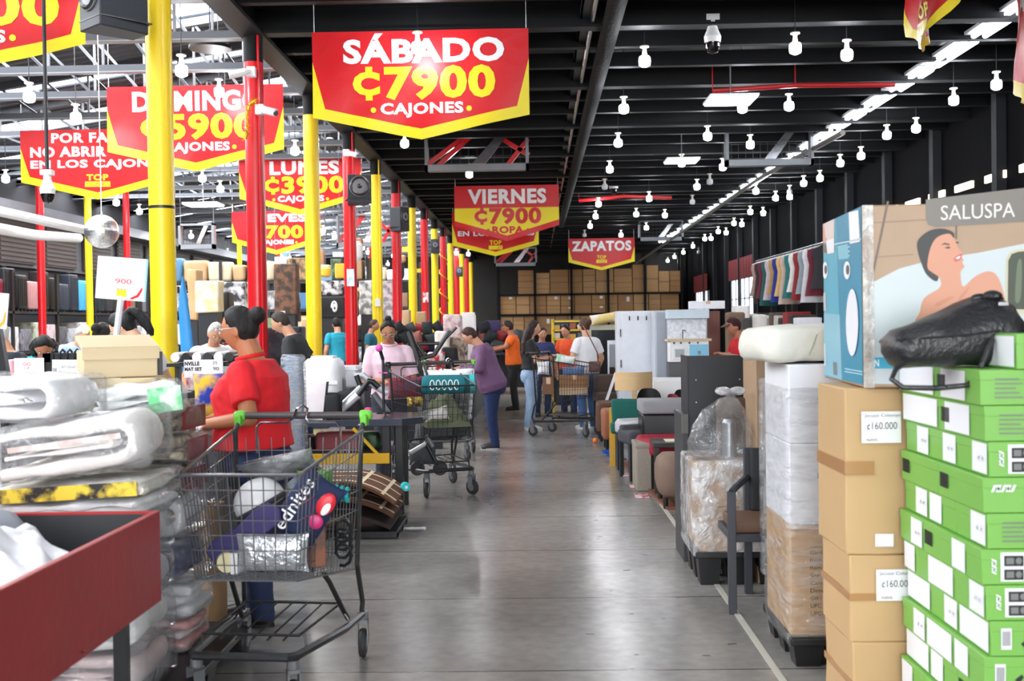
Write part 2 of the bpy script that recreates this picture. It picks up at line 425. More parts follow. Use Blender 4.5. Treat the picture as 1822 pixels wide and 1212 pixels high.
# cross beams over the right hall, purlins between
for i, y in enumerate(cols):
    mb = MB(); mb.box(XC, XR, y - .1, y + .1, BZ + .02, BZ + .05); mb.box(XC, XR, y - .1, y + .1, BZ + .3, BZ + .33); mb.box(XC, XR, y - .03, y + .03, BZ + .05, BZ + .3)
    struct(mb, 'trim_%d' % (i + 10), m_black)
k = 40
for a, b in zip(cols, cols[1:]):
    for q in (.33, .66):
        y = a + (b - a) * q
        mb = MB(); mb.box(XC, XR, y - .04, y + .04, BZ + .08, BZ + .26); mb.box(XC, XR, y - .06, y + .06, BZ + .06, BZ + .08)
        struct(mb, 'trim_%d' % k, mat('purlin_black', (11, 12, 14), .6, spec=.15)); k += 1
m_tr_d = mat('truss_dark', (66, 69, 75), .5); m_tr_l = mat('truss_grey', (116, 119, 124), .5)
y = -1.0
while y < 58:
    mb = MB(); zc = 4.99
    mb.box(XL, XC, y - .05, y + .05, zc, zc + .09, 0); mb.box(XL, XC, y - .07, y + .07, zc - .015, zc, 1)
    mb.prism([(XL, y - .05, roofz(XL) - .16), (XC, y - .05, roofz(XC) - .16), (XC, y - .05, roofz(XC) - .04), (XL, y - .05, roofz(XL) - .04)], (0, .1, 0), 0)
    x = XC - .3; j = 0
    while x - .75 > XL + 1.5:
        z1 = roofz(x) - .1
        if z1 > zc + .2:
            mb.tube([(x, y, zc), (x, y, z1)], .022, 4, 1)
            mb.tube([(x, y, zc), (x - .75, y, roofz(x - .75) - .1)], .026, 4, j % 2)
        x -= .75; j += 1
    struct(mb, 'trim_%d' % k, [m_tr_d, m_tr_l]); k += 1
    y += 1.62 if y < 30 else 2.6
# left wall: sloping dark louvre band, wall cornice
mb = MB(); mb.prism([(XL, -2, 3.0), (XL, 58, 3.0), (XL, 58, 4.3), (XL, -2, 4.3)], (.1, 0, 0))
mb.box(XL + .1, XL + .7, -2, 58, 4.15, 4.4)
struct(mb, 'trim_4', mat('grey_eave_gutter', (88, 90, 96), .4, var=.3))
for i, y in enumerate([6 + 2.4 * j for j in range(18)]):
    mb = MB(); mb.box(0, .05, 0, 1.9, 0, 1.0, 0)
    for q in range(9): mb.box(.05, .07, .05, 1.85, .05 + q * .105, .11 + q * .105, 1)
    o = mb.fin('window_%d' % (60 + i), [mat('brown_louvre_panel', (70, 62, 60), .6), mat('louvre_slat', (84, 74, 70), .5)], loc=(XL + .12, y, 3.08)); o['kind'] = 'structure'
# daylight windows in the right wall (far doors to the yard) with red valances
m_day = glow('daylit_glass', (240, 246, 255), 3.2)
for i, (y0, y1, z0, z1) in enumerate([(39.0, 43.4, .8, 3.0), (49.5, 53.0, .8, 2.8)]):
    t = thing('window_%d' % (i + 1), None, None, (XR, y0, z0)); t['kind'] = 'structure'
    MB().box(-.05, -.02, 0, y1 - y0, 0, z1 - z0).fin('glass', m_day, t)
    mb = MB()
    n = 5
    for q in range(n + 1): mb.box(-.1, 0, q * (y1 - y0) / n - .03, q * (y1 - y0) / n + .03, 0, z1 - z0)
    for q in range(4): mb.box(-.09, 0, 0, y1 - y0, q * (z1 - z0) / 3 - .02, q * (z1 - z0) / 3 + .02)
    mb.fin('frame', mat('grey_window_frame', (110, 116, 122), .4), t)
    v = MB(); v.grid(lambda s, q: (-.14 + .03 * math.sin(s * 60), -.3 + s * (y1 - y0 + .6), (z1 - z0) + q * .75), 90, 3)
    v.grid(lambda s, q: (-.13 + .03 * math.sin(s * 60), -.3 + s * (y1 - y0 + .6), (z1 - z0) + q * .75), 90, 3)
    v.fin('valance', mat('maroon_corrugated_sheet', (116, 40, 44), .5, var=.2), t)
# right wall posts and clerestory slits high up
for i, y in enumerate([15.5 + 2.9 * j for j in range(13)]):
    struct(MB().box(XR - .16, XR, y - .1, y + .1, 0, 5.75), 'trim_%d' % k, mat('grey_post', (40, 41, 44), .7, spec=.1)); k += 1
for i in range(9):
    y = 14.2 + 1.35 * i
    o = MB().box(0, .04, 0, .8, 0, .12).fin('window_%d' % (90 + i), glow('warm_slit_daylight', (255, 236, 205), 2.2), loc=(XR - .06, y, 3.72)); o['kind'] = 'structure'
o = MB().box(-5, 6, -.02, .02, 0, 3.4).fin('window_9', m_day, loc=(.5, YF + .04, 0.8)); o['kind'] = 'structure'  # added glowing pane, unseen behind the camera, for front fill and floor reflections
# ================================================================ hanging banners
m_ban_red = mat('red_vinyl', (212, 20, 30), .38, var=.05, vs=3, bump=.3, bs=5, spec=.35)
m_ban_yel = mat('yellow_vinyl', (244, 222, 26), .4, var=.05, vs=3, bump=.3, bs=5, spec=.35)
m_ban_wht = mat('white_print', (245, 245, 245), .35, var=.02)
def banner(label, O, ex, w, top, corner, tip, lines, style='day', amp=.02, seed=0):
    """O: top-left corner; ex: direction along the top; heights measured down from the top edge"""
    ex = Vector(ex).normalized(); en = Vector((ex.y, -ex.x, 0))
    t = thing('hanging_banner', label, 'banner', tuple(O))
    h = tip
    def mp(off):
        def f(p):
            s, q = p.x, p.y
            d = amp * (math.sin(s * 9 + seed) * (.3 + q) + .6 * math.sin(s * 23 + q * 7 + seed * 2) * q)
            return ex * (s * w) + Vector((0, 0, -q * h)) + en * (off + d)
        return f
    c = corner / h
    cuts = [i / 20 for i in range(1, 20)]; cq = [i / 8 for i in range(1, 8)]
    def rel(pts): return [(a, b, 0) for a, b in pts]
    def body(off, flip):
        mb = MB()
        if style == 'day':
            a, b, cc, d = .27 * c / .78, .057, c * .9, .90
            red = [(0, 0), (0, a), (b, cc), (.5, d), (1 - b, cc), (1, a), (1, 0)]
            y1 = [(0, a), (0, c), (.5, 1), (.5, d), (b, cc)]
            y2 = [(1, a), (1 - b, cc), (.5, d), (.5, 1), (1, c)]
            mb.poly(rel(red), 0); mb.poly(rel(y1), 1); mb.poly(rel(y2), 1)
        else:
            mb.poly(rel([(0, 0), (0, .4), (1, .4), (1, 0)]), 0)
            mb.poly(rel([(0, .4), (0, c * .86), (.5, .9), (1, c * .86), (1, .4)]), 1)
            mb.poly(rel([(0, c * .86), (0, c), (.5, 1), (.5, .9)]), 0); mb.poly(rel([(1, c * .86), (.5, .9), (.5, 1), (1, c)]), 0)
        mb.cut(0, cuts); mb.cut(1, cq); mb.warp(mp(off))
        return mb
    f = body(0, 0); bk = body(-.004, 1); bk.f = [tuple(reversed(x)) for x in bk.f]
    f.add(bk.v, bk.f); n = len(f.m) - len(bk.m); f.m[n:] = bk.m
    f.fin('sheet', [m_ban_red, m_ban_yel], t)
    mb = MB(); dots = []
    for (s, x0, x1, y0, y1, m, bold) in lines:
        tm = MB()
        if s == 'dot':
            tm.poly([(x0 + x1 * math.cos(i * .5236), y0 + x1 * w / h * math.sin(i * .5236), 0) for i in range(12)], m)
        elif s == 'box':
            tm.poly([(x0, y0, 0), (x0, y1, 0), (x1, y1, 0), (x1, y0, 0)], m)
        else:
            if s[0] == '¢':
                g = x0 + (x1 - x0) * .19; hh = y1 - y0
                tm.text('C', None, x0, g, y1 - hh * .14, y0 + hh * .14, m, .06)
                cx_ = x0 + (g - x0) * .6
                for q0, q1 in ((0, .2), (.8, 1)): tm.poly([(cx_ - .016, y0 + hh * q0, 0), (cx_ - .016, y0 + hh * q1, 0), (cx_ + .016, y0 + hh * q1, 0), (cx_ + .016, y0 + hh * q0, 0)], m)
                tm.text(s[1:], None, g + .02, x1, y1, y0, m, bold)
            else: tm.text(s, None, x0, x1, y1, y0, m, bold)
        mb.add(tm.v, tm.f, m)
    mb.cut(0, cuts); mb.cut(1, cq); mb.warp(mp(.006))
    for i, (ss) in enumerate(lines):
        pass
    mb.fin('lettering', [m_ban_wht, m_ban_yel, m_ban_red], t)
    for s in (0.01, .99):
        cords = MB(); p = ex * (s * w); q = Vector(O) + p; cords.tube([p, p + Vector((0, 0, (5.76 if q.x > XC else roofz(max(q.x, XL)) + .02) - O[2]))], .006, 5)
        cords.fin('cord', m_white, t)
    return t
def pban(label, u0, u1, vt, vc, vt2, Y, lines, style='day', seed=0, amp=.02):
    a, b = P(u0, vt, Y), P(u1, vt, Y)
    mid = P((u0 + u1) / 2, vt, Y); tp = P((u0 + u1) / 2, vt2, Y)
    co = P(u0, vc, Y)
    O = Vector((a.x, Y, mid.z)); w = b.x - a.x
    banner(label, O, (1, 0, 0), w, 0, mid.z - P((u0 + u1) / 2, vc, Y).z, mid.z - tp.z, lines, style, amp, seed)
def day(word, price, foot, wx=(.143, .888), wy=(.06, .30), px_=(.185, .845), fx=(.312, .696)):
    return [(word, wx[0], wx[1], wy[0], wy[1], 0, .042), (price, px_[0], px_[1], .325, .635, 1, .042), (foot, fx[0], fx[1], .66, .795, 0, .042),
            ('dot', fx[0] - .033, .013, .725, 0, 1, 0), ('dot', fx[1] + .026, .013, .725, 0, 1, 0)]
pban('big red price banner reading SÁBADO hung from the black cross beam', 555, 940, 54, 207, 248, 13.05, day('SÁBADO', '¢7900', 'CAJONES', wy=(.02, .30)), seed=1)
pban('red and yellow banner reading DOMINGO behind the nearest yellow column', 190, 503, 152, 268, 305, 16.2, day('DOMINGO', '¢5900', 'CAJONES'), seed=2)
pban('red banner reading LUNES behind the second yellow column', 425, 642, 280, 352, 383, 23.4, day('LUNES', '¢3900', 'CAJONES', wx=(.25, .82), px_=(.2, .86)), seed=3)
pban('pale red banner ending in 00 below the LUNES banner', 412, 570, 376, 430, 453, 32.6, day('JUEVES', '¢700', 'CAJONES', wx=(.17, .84), px_=(.26, .80)), seed=4)
top_out = lambda y0, y1: [('TOP', .43, .57, y0, y0 + (y1 - y0) * .5, 1, .04), ('box', .42, .58, y0 + (y1 - y0) * .58, y1, 1, 0), ('OUTLET', .43, .57, y0 + (y1 - y0) * .66, y0 + (y1 - y0) * .93, 2, .0)]
pban('red banner reading POR FAVOR NO ABRIR at the far left', 35, 309, 230, 322, 355, 18.5,
     [('POR FAVOR', .205, .80, .045, .19, 0, .042), ('NO ABRIR', .065, .56, .24, .39, 0, .042), ('EN LOS CAJONES', .065, .95, .43, .58, 0, .042)] + top_out(.64, .82), seed=5)
pban('yellow and red banner reading VIERNES ROPA over the aisle', 808, 994, 330, 402, 429, 27.5,
     [('VIERNES', .13, .88, .06, .33, 0, .042), ('¢7900', .19, .83, .40, .70, 2, .042), ('ROPA', .36, .66, .73, .86, 2, .042), ('dot', .32, .013, .8, 0, 2, 0), ('dot', .7, .013, .8, 0, 2, 0)], style='ropa', seed=6)
pban('red banner half hidden below the VIERNES banner', 804, 958, 376, 436, 456, 33.5, [('EN LOS CAJONES', .065, .95, .43, .58, 0, .042)] + top_out(.64, .85), seed=7)
pban('small red banner reading ZAPATOS before the back boxes', 1011, 1129, 424, 466, 481, 43, [('ZAPATOS', .05, .95, .08, .40, 0, .042)] + top_out(.53, .77), seed=8, amp=.01)
pban('banner cut by the top left corner with a yellow zero', -310, 148, -93, 82, 132, 11.2, day('VIERNES', '¢3900', 'CAJONES', px_=(.16, .90)), seed=9)
a, b = P(1613, 70, 12.3), P(1708, 40, 9.8)
def side_ban(label, ua, va, Ya, ub, Yb, vtip, seed):
    a = P(ua, va, Ya); b = P(ub, 300, Yb)
    ex = Vector((b.x - a.x, b.y - a.y, 0)); w = ex.length
    tipz = P((ua + ub) / 2, vtip, (Ya + Yb) / 2).z
    O = Vector((a.x, a.y, 5.0))
    banner(label, O, ex, w, 0, 5.0 - a.z, 5.0 - tipz, [('CAJONES', .2, .8, .2, .4, 0, .042)] + top_out(.5, .8), 'day', .09, seed)
side_ban('curled red and yellow banner hanging edge on beside the tube lights', 1612, 66, 12.3, 1712, 9.9, 92, 3)
side_ban('banner cut by the top right corner', 1803, 150, 12.0, 1905, 9.6, 190, 5)
# ================================================================ lamps
BULB_E = 115.0
def bulb_proto(lit=True):
    t = thing('light_bulb', 'x', 'light bulb', (0, 0, 0))
    MB().lathe([(.055, .16), (.055, .175), (.03, .17), (.024, .12), (.034, .05)], 12).fin('socket', mat('cream_porcelain', (226, 216, 200), .4), t)
    mb = MB(); mb.lathe([(.03, .056), (.056, .05), (.068, .03), (.070, -.01), (.064, -.055), (.03, -.074), (.004, -.076)], 14)
    mb.fin('globe', glow('lit_led_globe', (246, 249, 255), BULB_E) if lit else mat('unlit_globe', (214, 216, 220), .4), t)
    return t
LIT = bulb_proto(); DIM = bulb_proto(False)
_used = {True: False, False: False}
def bulb(u, v, Z=4.62, Y=None, lit=True, side='right', s=1.0):
    if Y is None:
        r = ray(u, v); p = CAM + r * ((Z - CAM.z) / r.z)
    else: p = P(u, v, Y)
    if not 4 < p.y < 59 or p.x < XL + .3: return
    src = LIT if lit else DIM
    far = 'front' if p.y < 17 else ('middle' if p.y < 28 else 'far')
    lab = ('glowing white bulb' if lit else 'unlit white bulb') + (' under the dark ceiling right of the aisle, in the %s rows' if side == 'right' else ' under the roof trusses left of the columns, in the %s rows') % far
    g = ('lit bulbs' if lit else 'unlit bulbs') + ' %s hall, %s rows' % (side, far)
    if not _used[lit]:
        o = src; o.location = p; _used[lit] = True
    else: o = dup(src, p, skip='drop_wire')
    tag(o, lab, None, g)
    MB().tube([(0, 0, .17), (0, 0, (5.76 if p.x > XC else roofz(p.x) + .02) - p.z)], .006, 5).fin('drop_wire', m_steel, o)
    if s != 1: o.scale = (s, s, s)
    return o
for u, v in [(1147, 108), (1415, 85), (1507, 97), (1404, 188), (1773, 150), (1697, 178), (1630, 228), (1110, 193), (1259, 242), (1335, 257), (1321, 192), (1578, 240),
             (1213, 290), (1286, 297), (1085, 301), (1495, 290), (1532, 277), (1240, 332), (1065, 363), (1155, 353), (1132, 381), (1183, 383), (1060, 385),
             (1050, 402), (1105, 418), (1335, 377), (1358, 379), (1306, 397), (1320, 399), (1278, 412), (1292, 414), (1254, 425), (1265, 424), (1233, 438), (1216, 449), (1200, 457), (1188, 464), (1459, 317), (1430, 326), (1380, 352), (1405, 350),
             (866, 482), (911, 505), (987, 487), (975, 478), (720, 255), (835, 310), (1100, 254), (1150, 405), (1345, 340)]:
    bulb(u, v)
for u, v in [(1076, 332), (1263, 323), (1232, 359), (1040, 418), (1405, 342), (1243, 448)]: bulb(u, v, lit=False)
bulb(743, 84, Y=12.6)
for u, v in [(52, 172), (135, 208), (323, 125), (10, 318), (360, 317), (392, 336), (207, 360), (525, 268), (18, 431), (575, 411), (595, 421), (645, 441), (655, 449), (500, 455), (515, 459), (248, 376), (833, 452), (812, 450), (340, 420), (405, 450), (545, 470), (690, 470), (700, 455), (1010, 490)]:
    bulb(u, v, Z=4.4, side='left')
bulb(390, 163, Y=15.6, side='left')
for x_ in (-1.4, 1.3, 4.0, 6.4):
    for y_ in (-8, -4.5, -1, 2.5, 5.8, 8.6):
        o = dup(LIT, (x_, y_, 4.62), skip='drop_wire'); tag(o, 'glowing white bulb under the dark ceiling overhead, nearer than the picture shows', None, 'lit bulbs overhead')
        MB().tube([(0, 0, .17), (0, 0, 1.14)], .006, 5).fin('drop_wire', m_steel, o)
# long row of twin tube fittings over the right side
m_tube = glow('lit_fluorescent_tube', (240, 246, 255), 10.0)
TX = 5.55
def tube_fit():
    t = thing('tube_light', 'x', 'tube light', (0, 0, 0), group='fluorescent fittings in one long row')
    mb = MB(); mb.box(-.16, .16, -.75, .75, .03, .07); mb.box(-.05, .05, -.75, .75, .07, .14); mb.fin('housing', mat('white_enamel_housing', (205, 207, 210), .35), t)
    for sx in (-.07, .07):
        MB().tube([(sx, -.68, 0), (sx, .68, 0)], .034, 8).fin('lamp_tube', m_tube, t)
    MB().tube([(0, -.5, .12), (0, -.5, .245)], .006, 4).fin('drop_wire', m_grey, t)
    return t
tf = tube_fit(); first = True
for i in range(26):
    y = 8.6 + 1.62 * i
    o = tf if first else dup(tf); first = False
    o.location = (TX, y, 4.98)
    o['label'] = 'white twin tube light, in the long row over the right hall' if y > 30 else 'lit twin tube light, %s of the row running under the black ceiling' % (ordinal(i) if i < 16 else 'a later one')
o = MB().box(-.06, .06, 4, 52, 0, .1).fin('trim_5', m_grey, loc=(TX + .0, 0, 5.22)); o['kind'] = 'structure'
# square LED panel and its stem
def panel(label, u, v, Y, w, d, lit=True):
    p = P(u, v, Y); t = thing('panel_light', label, 'panel light', p)
    MB().box(-w / 2, w / 2, -d / 2, d / 2, 0, .02).fin('diffuser', glow('lit_panel', (255, 255, 252), 7) if lit else mat('pale_panel', (220, 222, 225), .4, emit=.15), t)
    MB().box(-w / 2 - .02, w / 2 + .02, -d / 2 - .02, d / 2 + .02, .02, .05).fin('frame', m_white, t)
    MB().tube([(0, 0, .05), (.0, 0, (5.76 if p.x > XC else roofz(p.x)) - p.z)], .01, 5).fin('drop_wire', m_grey, t)
panel('flat white LED panel hanging in front of the red pipe', 1300, 181, 15.5, .62, .62)
panel('flat LED panel hanging further down the right hall', 1213, 288, 22, .6, .6)
panel('flat white panel light left of the red columns', 362, 366, 24, .7, .6)
# sprinkler pipes, ducts, cable trays
def pipe(name, label, cat, pts, r, m, n=8):
    L = Vector(pts[0]); mb = MB(); mb.tube([Vector(p) - L for p in pts], r, n)
    if name == 'sprinkler_pipe':
        for p in pts[:2]: mb.tube([Vector(p) - L, Vector((p[0], p[1], 5.76)) - L], .008, 5)
    return tag(mb.fin(name, m, loc=L), label, cat)
m_red_pipe = mat('red_pipe_paint', (190, 20, 26), .4)
pipe('sprinkler_pipe', 'red sprinkler pipe crossing under the ceiling right of the aisle', 'pipe', [P(1268, 162, 15.9), P(1415, 152, 15.9), P(1592, 151, 15.9)], .035, m_red_pipe)
pipe('sprinkler_pipe', 'red sprinkler pipe crossing far down over the aisle', 'pipe', [P(1030, 357, 30), P(1110, 349, 30), P(1195, 352, 30)], .05, m_red_pipe)
pipe('air_duct', 'dark corrugated duct running down the ceiling beside the tray', 'duct', [(.92, 4, 4.95), (.92, 40, 4.95)], .11, mat('dark_foil_duct', (15, 15, 17), .75, bump=.9, bs=30, spec=.15), 14)
pipe('conduit', 'silver conduit running straight down the ceiling over the aisle', 'conduit', [(.70, 4, 4.98), (.70, 52, 4.98)], .032, m_chrome)
mb = MB(); mb.box(-.1, .08, 0, 50, 0, .02); mb.box(-.1, -.08, 0, 50, 0, .1); mb.box(.06, .08, 0, 50, 0, .1)
tag(mb.fin('cable_tray', m_steel, loc=(.66, 4, 5.03)), 'black cable tray over the aisle above the silver conduit', 'cable tray')
pipe('conduit', 'thick grey pipe bundle running down towards the back shelves', 'conduit', [P(1500, 236, 20), P(1360, 312, 26), P(1132, 468, 50)], .05, mat('dusty_pipe', (96, 90, 84), .5), 8)
# hanging signboxes with red braces
def sign_frame(label, u0, u1, v0, v1, Y, red=True):
    a, b = P(u0, v1, Y), P(u1, v0, Y); w, h = b.x - a.x, b.z - a.z
    t = thing('hanging_signbox', label, 'sign frame', (a.x, Y, a.z))
    mb = MB(); fr = mat('grey_frame_paint', (128, 132, 138), .4)
    for (x0, x1, z0, z1) in ((0, w, 0, .12), (0, w, h - .05, h), (0, .06, 0, h), (w - .06, w, 0, h)): mb.box(x0, x1, -.12, .12, z0, z1)
    mb.fin('frame', fr, t)
    if red:
        mb = MB()
        for s, e in (((0, .12), (w * .45, h)), ((w * .12, .12), (w * .5, h)), ((w * .62, h), (w, .3)), ((w * .8, .12), (w, h * .8))):
            mb.tube([(s[0], .04, s[1]), (e[0], .04, e[1])], .06, 4)
        mb.fin('brace', m_red_paint, t)
    mb = MB(); mb.prism([(w * .45, -.02, .14), (w * .58, -.02, .14), (w * .82, -.02, h * .95), (w * .72, -.02, h * .95)], (0, .04, 0)); mb.fin('reflector', m_chrome, t)
    mb = MB()
    for i in range(1, 12): mb.box(w * i / 12 - .004, w * i / 12 + .004, .09, .1, 0, h)
    for i in range(1, 5): mb.box(0, w, .09, .1, h * i / 5 - .004, h * i / 5 + .004)
    mb.fin('wire_mesh', m_steel, t)
    mb = MB()
    for x in (.03, w - .03): mb.tube([(x, 0, h), (x, 0, (5.76 if a.x > XC else roofz(a.x + x) + .02) - a.z)], .012, 5)
    mb.fin('hanger', m_grey, t)
sign_frame('grey hanging sign frame with red braces behind the SÁBADO banner', 757, 940, 232, 306, 22)
sign_frame('grey open hanging frame beside the tube light row', 1290, 1445, 226, 297, 22, False)
sign_frame('small dark hanging frame right of the ZAPATOS banner', 1136, 1215, 392, 429, 40, False)
sign_frame('hanging frame with red braces below the VIERNES banner', 880, 955, 440, 474, 44)
sign_frame('pale hanging frame with red wing seen between red columns', 600, 700, 380, 440, 34)
sign_frame('white open hanging frame between the nearest yellow and red columns', 320, 382, 398, 444, 30, False)
# ceiling fittings
def ptz(label, u, v, Y, sc):
    p = P(u, v, Y); t = thing('dome_camera', label, 'security camera', p)
    MB().lathe([(.11, .06), (.12, .14), (.085, .22), (.06, .3), (.06, .36)], 16).fin('housing', m_white, t)
    MB().lathe([(.004, -.1), (.07, -.07), (.1, 0), (.11, .06)], 16).fin('dome', mat('smoked_dome', (14, 15, 18), .08), t)
    MB().box(-.09, .09, -.07, .07, .36, .44).fin('bracket', m_white, t)
    MB().tube([(0, 0, .44), (0, 0, ((5.76 if p.x > XC else roofz(p.x) + .02) - p.z) / sc)], .03, 8).fin('pole', m_steel, t); t.scale = (sc, sc, sc)
ptz('white security dome camera hanging under the ceiling right of the duct', 1268, 84, 13.2, .85)
ptz('white dome camera on a black pole before the POR FAVOR banner', 85, 352, 11, .62)
ptz('small white camera hanging far down the right hall', 1092, 340, 29, 1)
def highbay(label, u, v, Y, drop):
    p = P(u, v, Y); t = thing('high_bay_lamp', label, 'pendant lamp', p)
    MB().lathe([(.27, 0), (.27, .042), (.22, .05), (.1, .05)], 24).fin('dish', mat('grey_cast_dish', (20, 21, 23), .5, spec=.2), t)
    mb = MB()
    for i in range(20):
        a = i * math.pi / 10; mb.box(.1, .24, -.006, .006, .05, .13, M=Matrix.Rotation(a, 4, 'Z'))
    mb.lathe([(.1, .05), (.1, .2), (.06, .24)], 16); mb.fin('heat_sink', m_steel, t)
    MB().tube([(0, 0, .24), (0, 0, roofz(p.x) + .02 - p.z)], .008, 5).fin('chain', m_chrome, t)
highbay('dark ribbed high bay lamp hanging left of the nearest red column', 374, 88, 14.5, .8)
highbay('dark high bay lamp hanging right of the nearest red column', 503, 188, 19, .8)
highbay('small high bay lamp hanging behind the second red column', 587, 265, 24, .9)
p = P(181, 412, 12)
t = thing('mirror_ball', 'silver mirror disco ball hanging beside the nearest yellow column', 'disco ball', p)
bm_ = MB(); bm_.ell((0, 0, 0), (.18, .18, .18), 36, k=20)
def facet_mat():
    m = bpy.data.materials.new('mirror_tiles'); m.use_nodes = True; nt = m.node_tree; b = nt.nodes['Principled BSDF']
    b.inputs['Metallic'].default_value = 1; b.inputs['Roughness'].default_value = .3
    tc = nt.nodes.new('ShaderNodeTexCoord'); vo = nt.nodes.new('ShaderNodeTexVoronoi'); vo.inputs['Scale'].default_value = 55
    nt.links.new(tc.outputs['Object'], vo.inputs['Vector'])
    cr = nt.nodes.new('ShaderNodeMapRange'); cr.inputs[3].default_value = .6; cr.inputs[4].default_value = .98
    nt.links.new(vo.outputs['Color'], cr.inputs[0]); nt.links.new(cr.outputs[0], b.inputs['Base Color'])
    bp = nt.nodes.new('ShaderNodeBump'); bp.inputs['Strength'].default_value = .25
    nt.links.new(vo.outputs['Color'], bp.inputs['Height']); nt.links.new(bp.outputs[0], b.inputs['Normal'])
    return m
bm_.fin('ball', facet_mat(), t, smooth=0)
MB().tube([(0, 0, .18), (0, 0, roofz(p.x) + .02 - p.z)], .006, 5).fin('cord', m_white, t)
MB().lathe([(.02, .17), (.02, .21)], 8).fin('cap', m_chrome, t)
p = P(1008, 277, 25)
t = thing('speaker_globe', 'white round globe hanging under the silver conduit', 'globe lamp', p)
MB().ell((0, 0, 0), (.14, .14, .11), 16).fin('shade', mat('pale_globe', (226, 226, 224), .4), t)
MB().tube([(0, 0, .1), (0, 0, 4.93 - p.z)], .02, 6).fin('rod', m_grey, t)
# loudspeakers strapped to columns
def speaker(label, u, v, Y, w, h, d, rz):
    p = P(u, v, Y); yc_ = min(cols, key=lambda a: abs(a - Y)); p.y = yc_ - .125 - d * (.5 if abs(rz) < .7 else .62); t = thing('loudspeaker', label, 'loudspeaker', p, rz)
    mb = MB(); mb.prism([(-w / 2, -d / 2, -h / 2), (w / 2, -d / 2, -h / 2), (w * .36, d / 2, -h / 2), (-w * .36, d / 2, -h / 2)], (0, 0, h)); mb.fin('cabinet', mat('charcoal_cabinet', (44, 48, 56), .5), t, bevel=.012)
    MB().lathe([(w * .39, .0), (w * .41, .02), (w * .36, .035), (w * .3, .02), (w * .12, -.02), (w * .1, .02), (.004, .042)], 24, M=TM((0, -d / 2, h * .1), rx=math.pi / 2)).fin('cone', mat('black_cone', (30, 30, 33), .4), t)
    MB().lathe([(w * .43, 0), (w * .43, .015), (w * .39, .02)], 24, M=TM((0, -d / 2, h * .1), rx=math.pi / 2)).fin('surround', mat('grey_ring', (120, 122, 126), .35), t)
    MB().box(-w / 2 - .004, w / 2 + .004, -d / 2 - .004, d / 2 + .004, -h * .34, -h * .32).fin('strap', m_blk_plastic, t)
    return t
speaker('large grey loudspeaker strapped to the nearest yellow column at the top', 226, 22, 9.7, .36, .50, .46, math.radians(-42))
speaker('black loudspeaker facing out from the second red column', 634, 337, 19.4, .42, .5, .4, math.radians(18))
speaker('black round backed speaker on the third red column', 708, 389, 26.0, .36, .56, .34, math.radians(60))
speaker('small black speaker strapped on a far yellow column', 777, 440, 36.7, .28, .46, .3, 0)
speaker('small black speaker on a far red column', 818, 484, 46.5, .3, .4, .3, 0)
def bullet(label, u, v, Y, sx):
    p = P(u, v, Y); t = thing('security_camera', label, 'security camera', p)
    MB().box(-.05, .05, -.03, .05, -.06, .06).fin('junction_box', m_white, t, bevel=.008)
    mb = MB(); mb.tube([(0, -.04, 0), (sx * .06, -.09, -.02), (sx * .22, -.16, -.07)], [.02, .045, .045], 10); mb.fin('barrel', m_white, t)
    MB().lathe([(.038, 0), (.03, .012)], 10, M=frame((sx * .225, -.163, -.072), (0, 0, 1), (.6, .8, 0))).fin('lens', m_blk_plastic, t)
bullet('white bullet camera on the nearest red column below the tinsel', 462, 195, 13.0, 1)
bullet('white bullet camera high on the nearest red column', 447, 128, 13.0, -1)
bullet('white bullet camera on the second red column', 616, 272, 19.66, 1)
# tinsel garlands
m_gold = mat('gold_tinsel', (222, 168, 30), .3, metal=.7, var=.4, vs=60)
def tinsel(label, pts, r, n=260, seed=1):
    q = random.Random(seed); L = Vector(pts[0]); mb = MB(); pts = [Vector(p) - L for p in pts]
    mb.tube(pts, r * .25, 5)
    for i in range(n):
        k = q.random() * (len(pts) - 1); a = int(k); c = pts[a].lerp(pts[a + 1], k - a)
        d = Vector((q.gauss(0, 1), q.gauss(0, 1), q.gauss(0, 1))).normalized() * r * q.uniform(.6, 1.2); e = d.orthogonal().normalized() * .006
        mb.add([c - e, c + e, c + d], [(0, 1, 2)])
    tag(mb.fin('tinsel_garland', m_gold, loc=L), label, 'garland')
tinsel('gold tinsel garland hanging on the nearest red column', [P(455, 178, 12.95), P(444, 186, 12.95), P(439, 205, 12.95), P(441, 230, 12.95), P(437, 246, 12.95)], .055)
Yc = cols[11]
tinsel('gold tinsel spiralled down a far red column', [Vector((XC + .16 * math.cos(i * .55), Yc + .16 * math.sin(i * .55), 4.4 - i * .06)) for i in range(48)], .07, 500, 3)
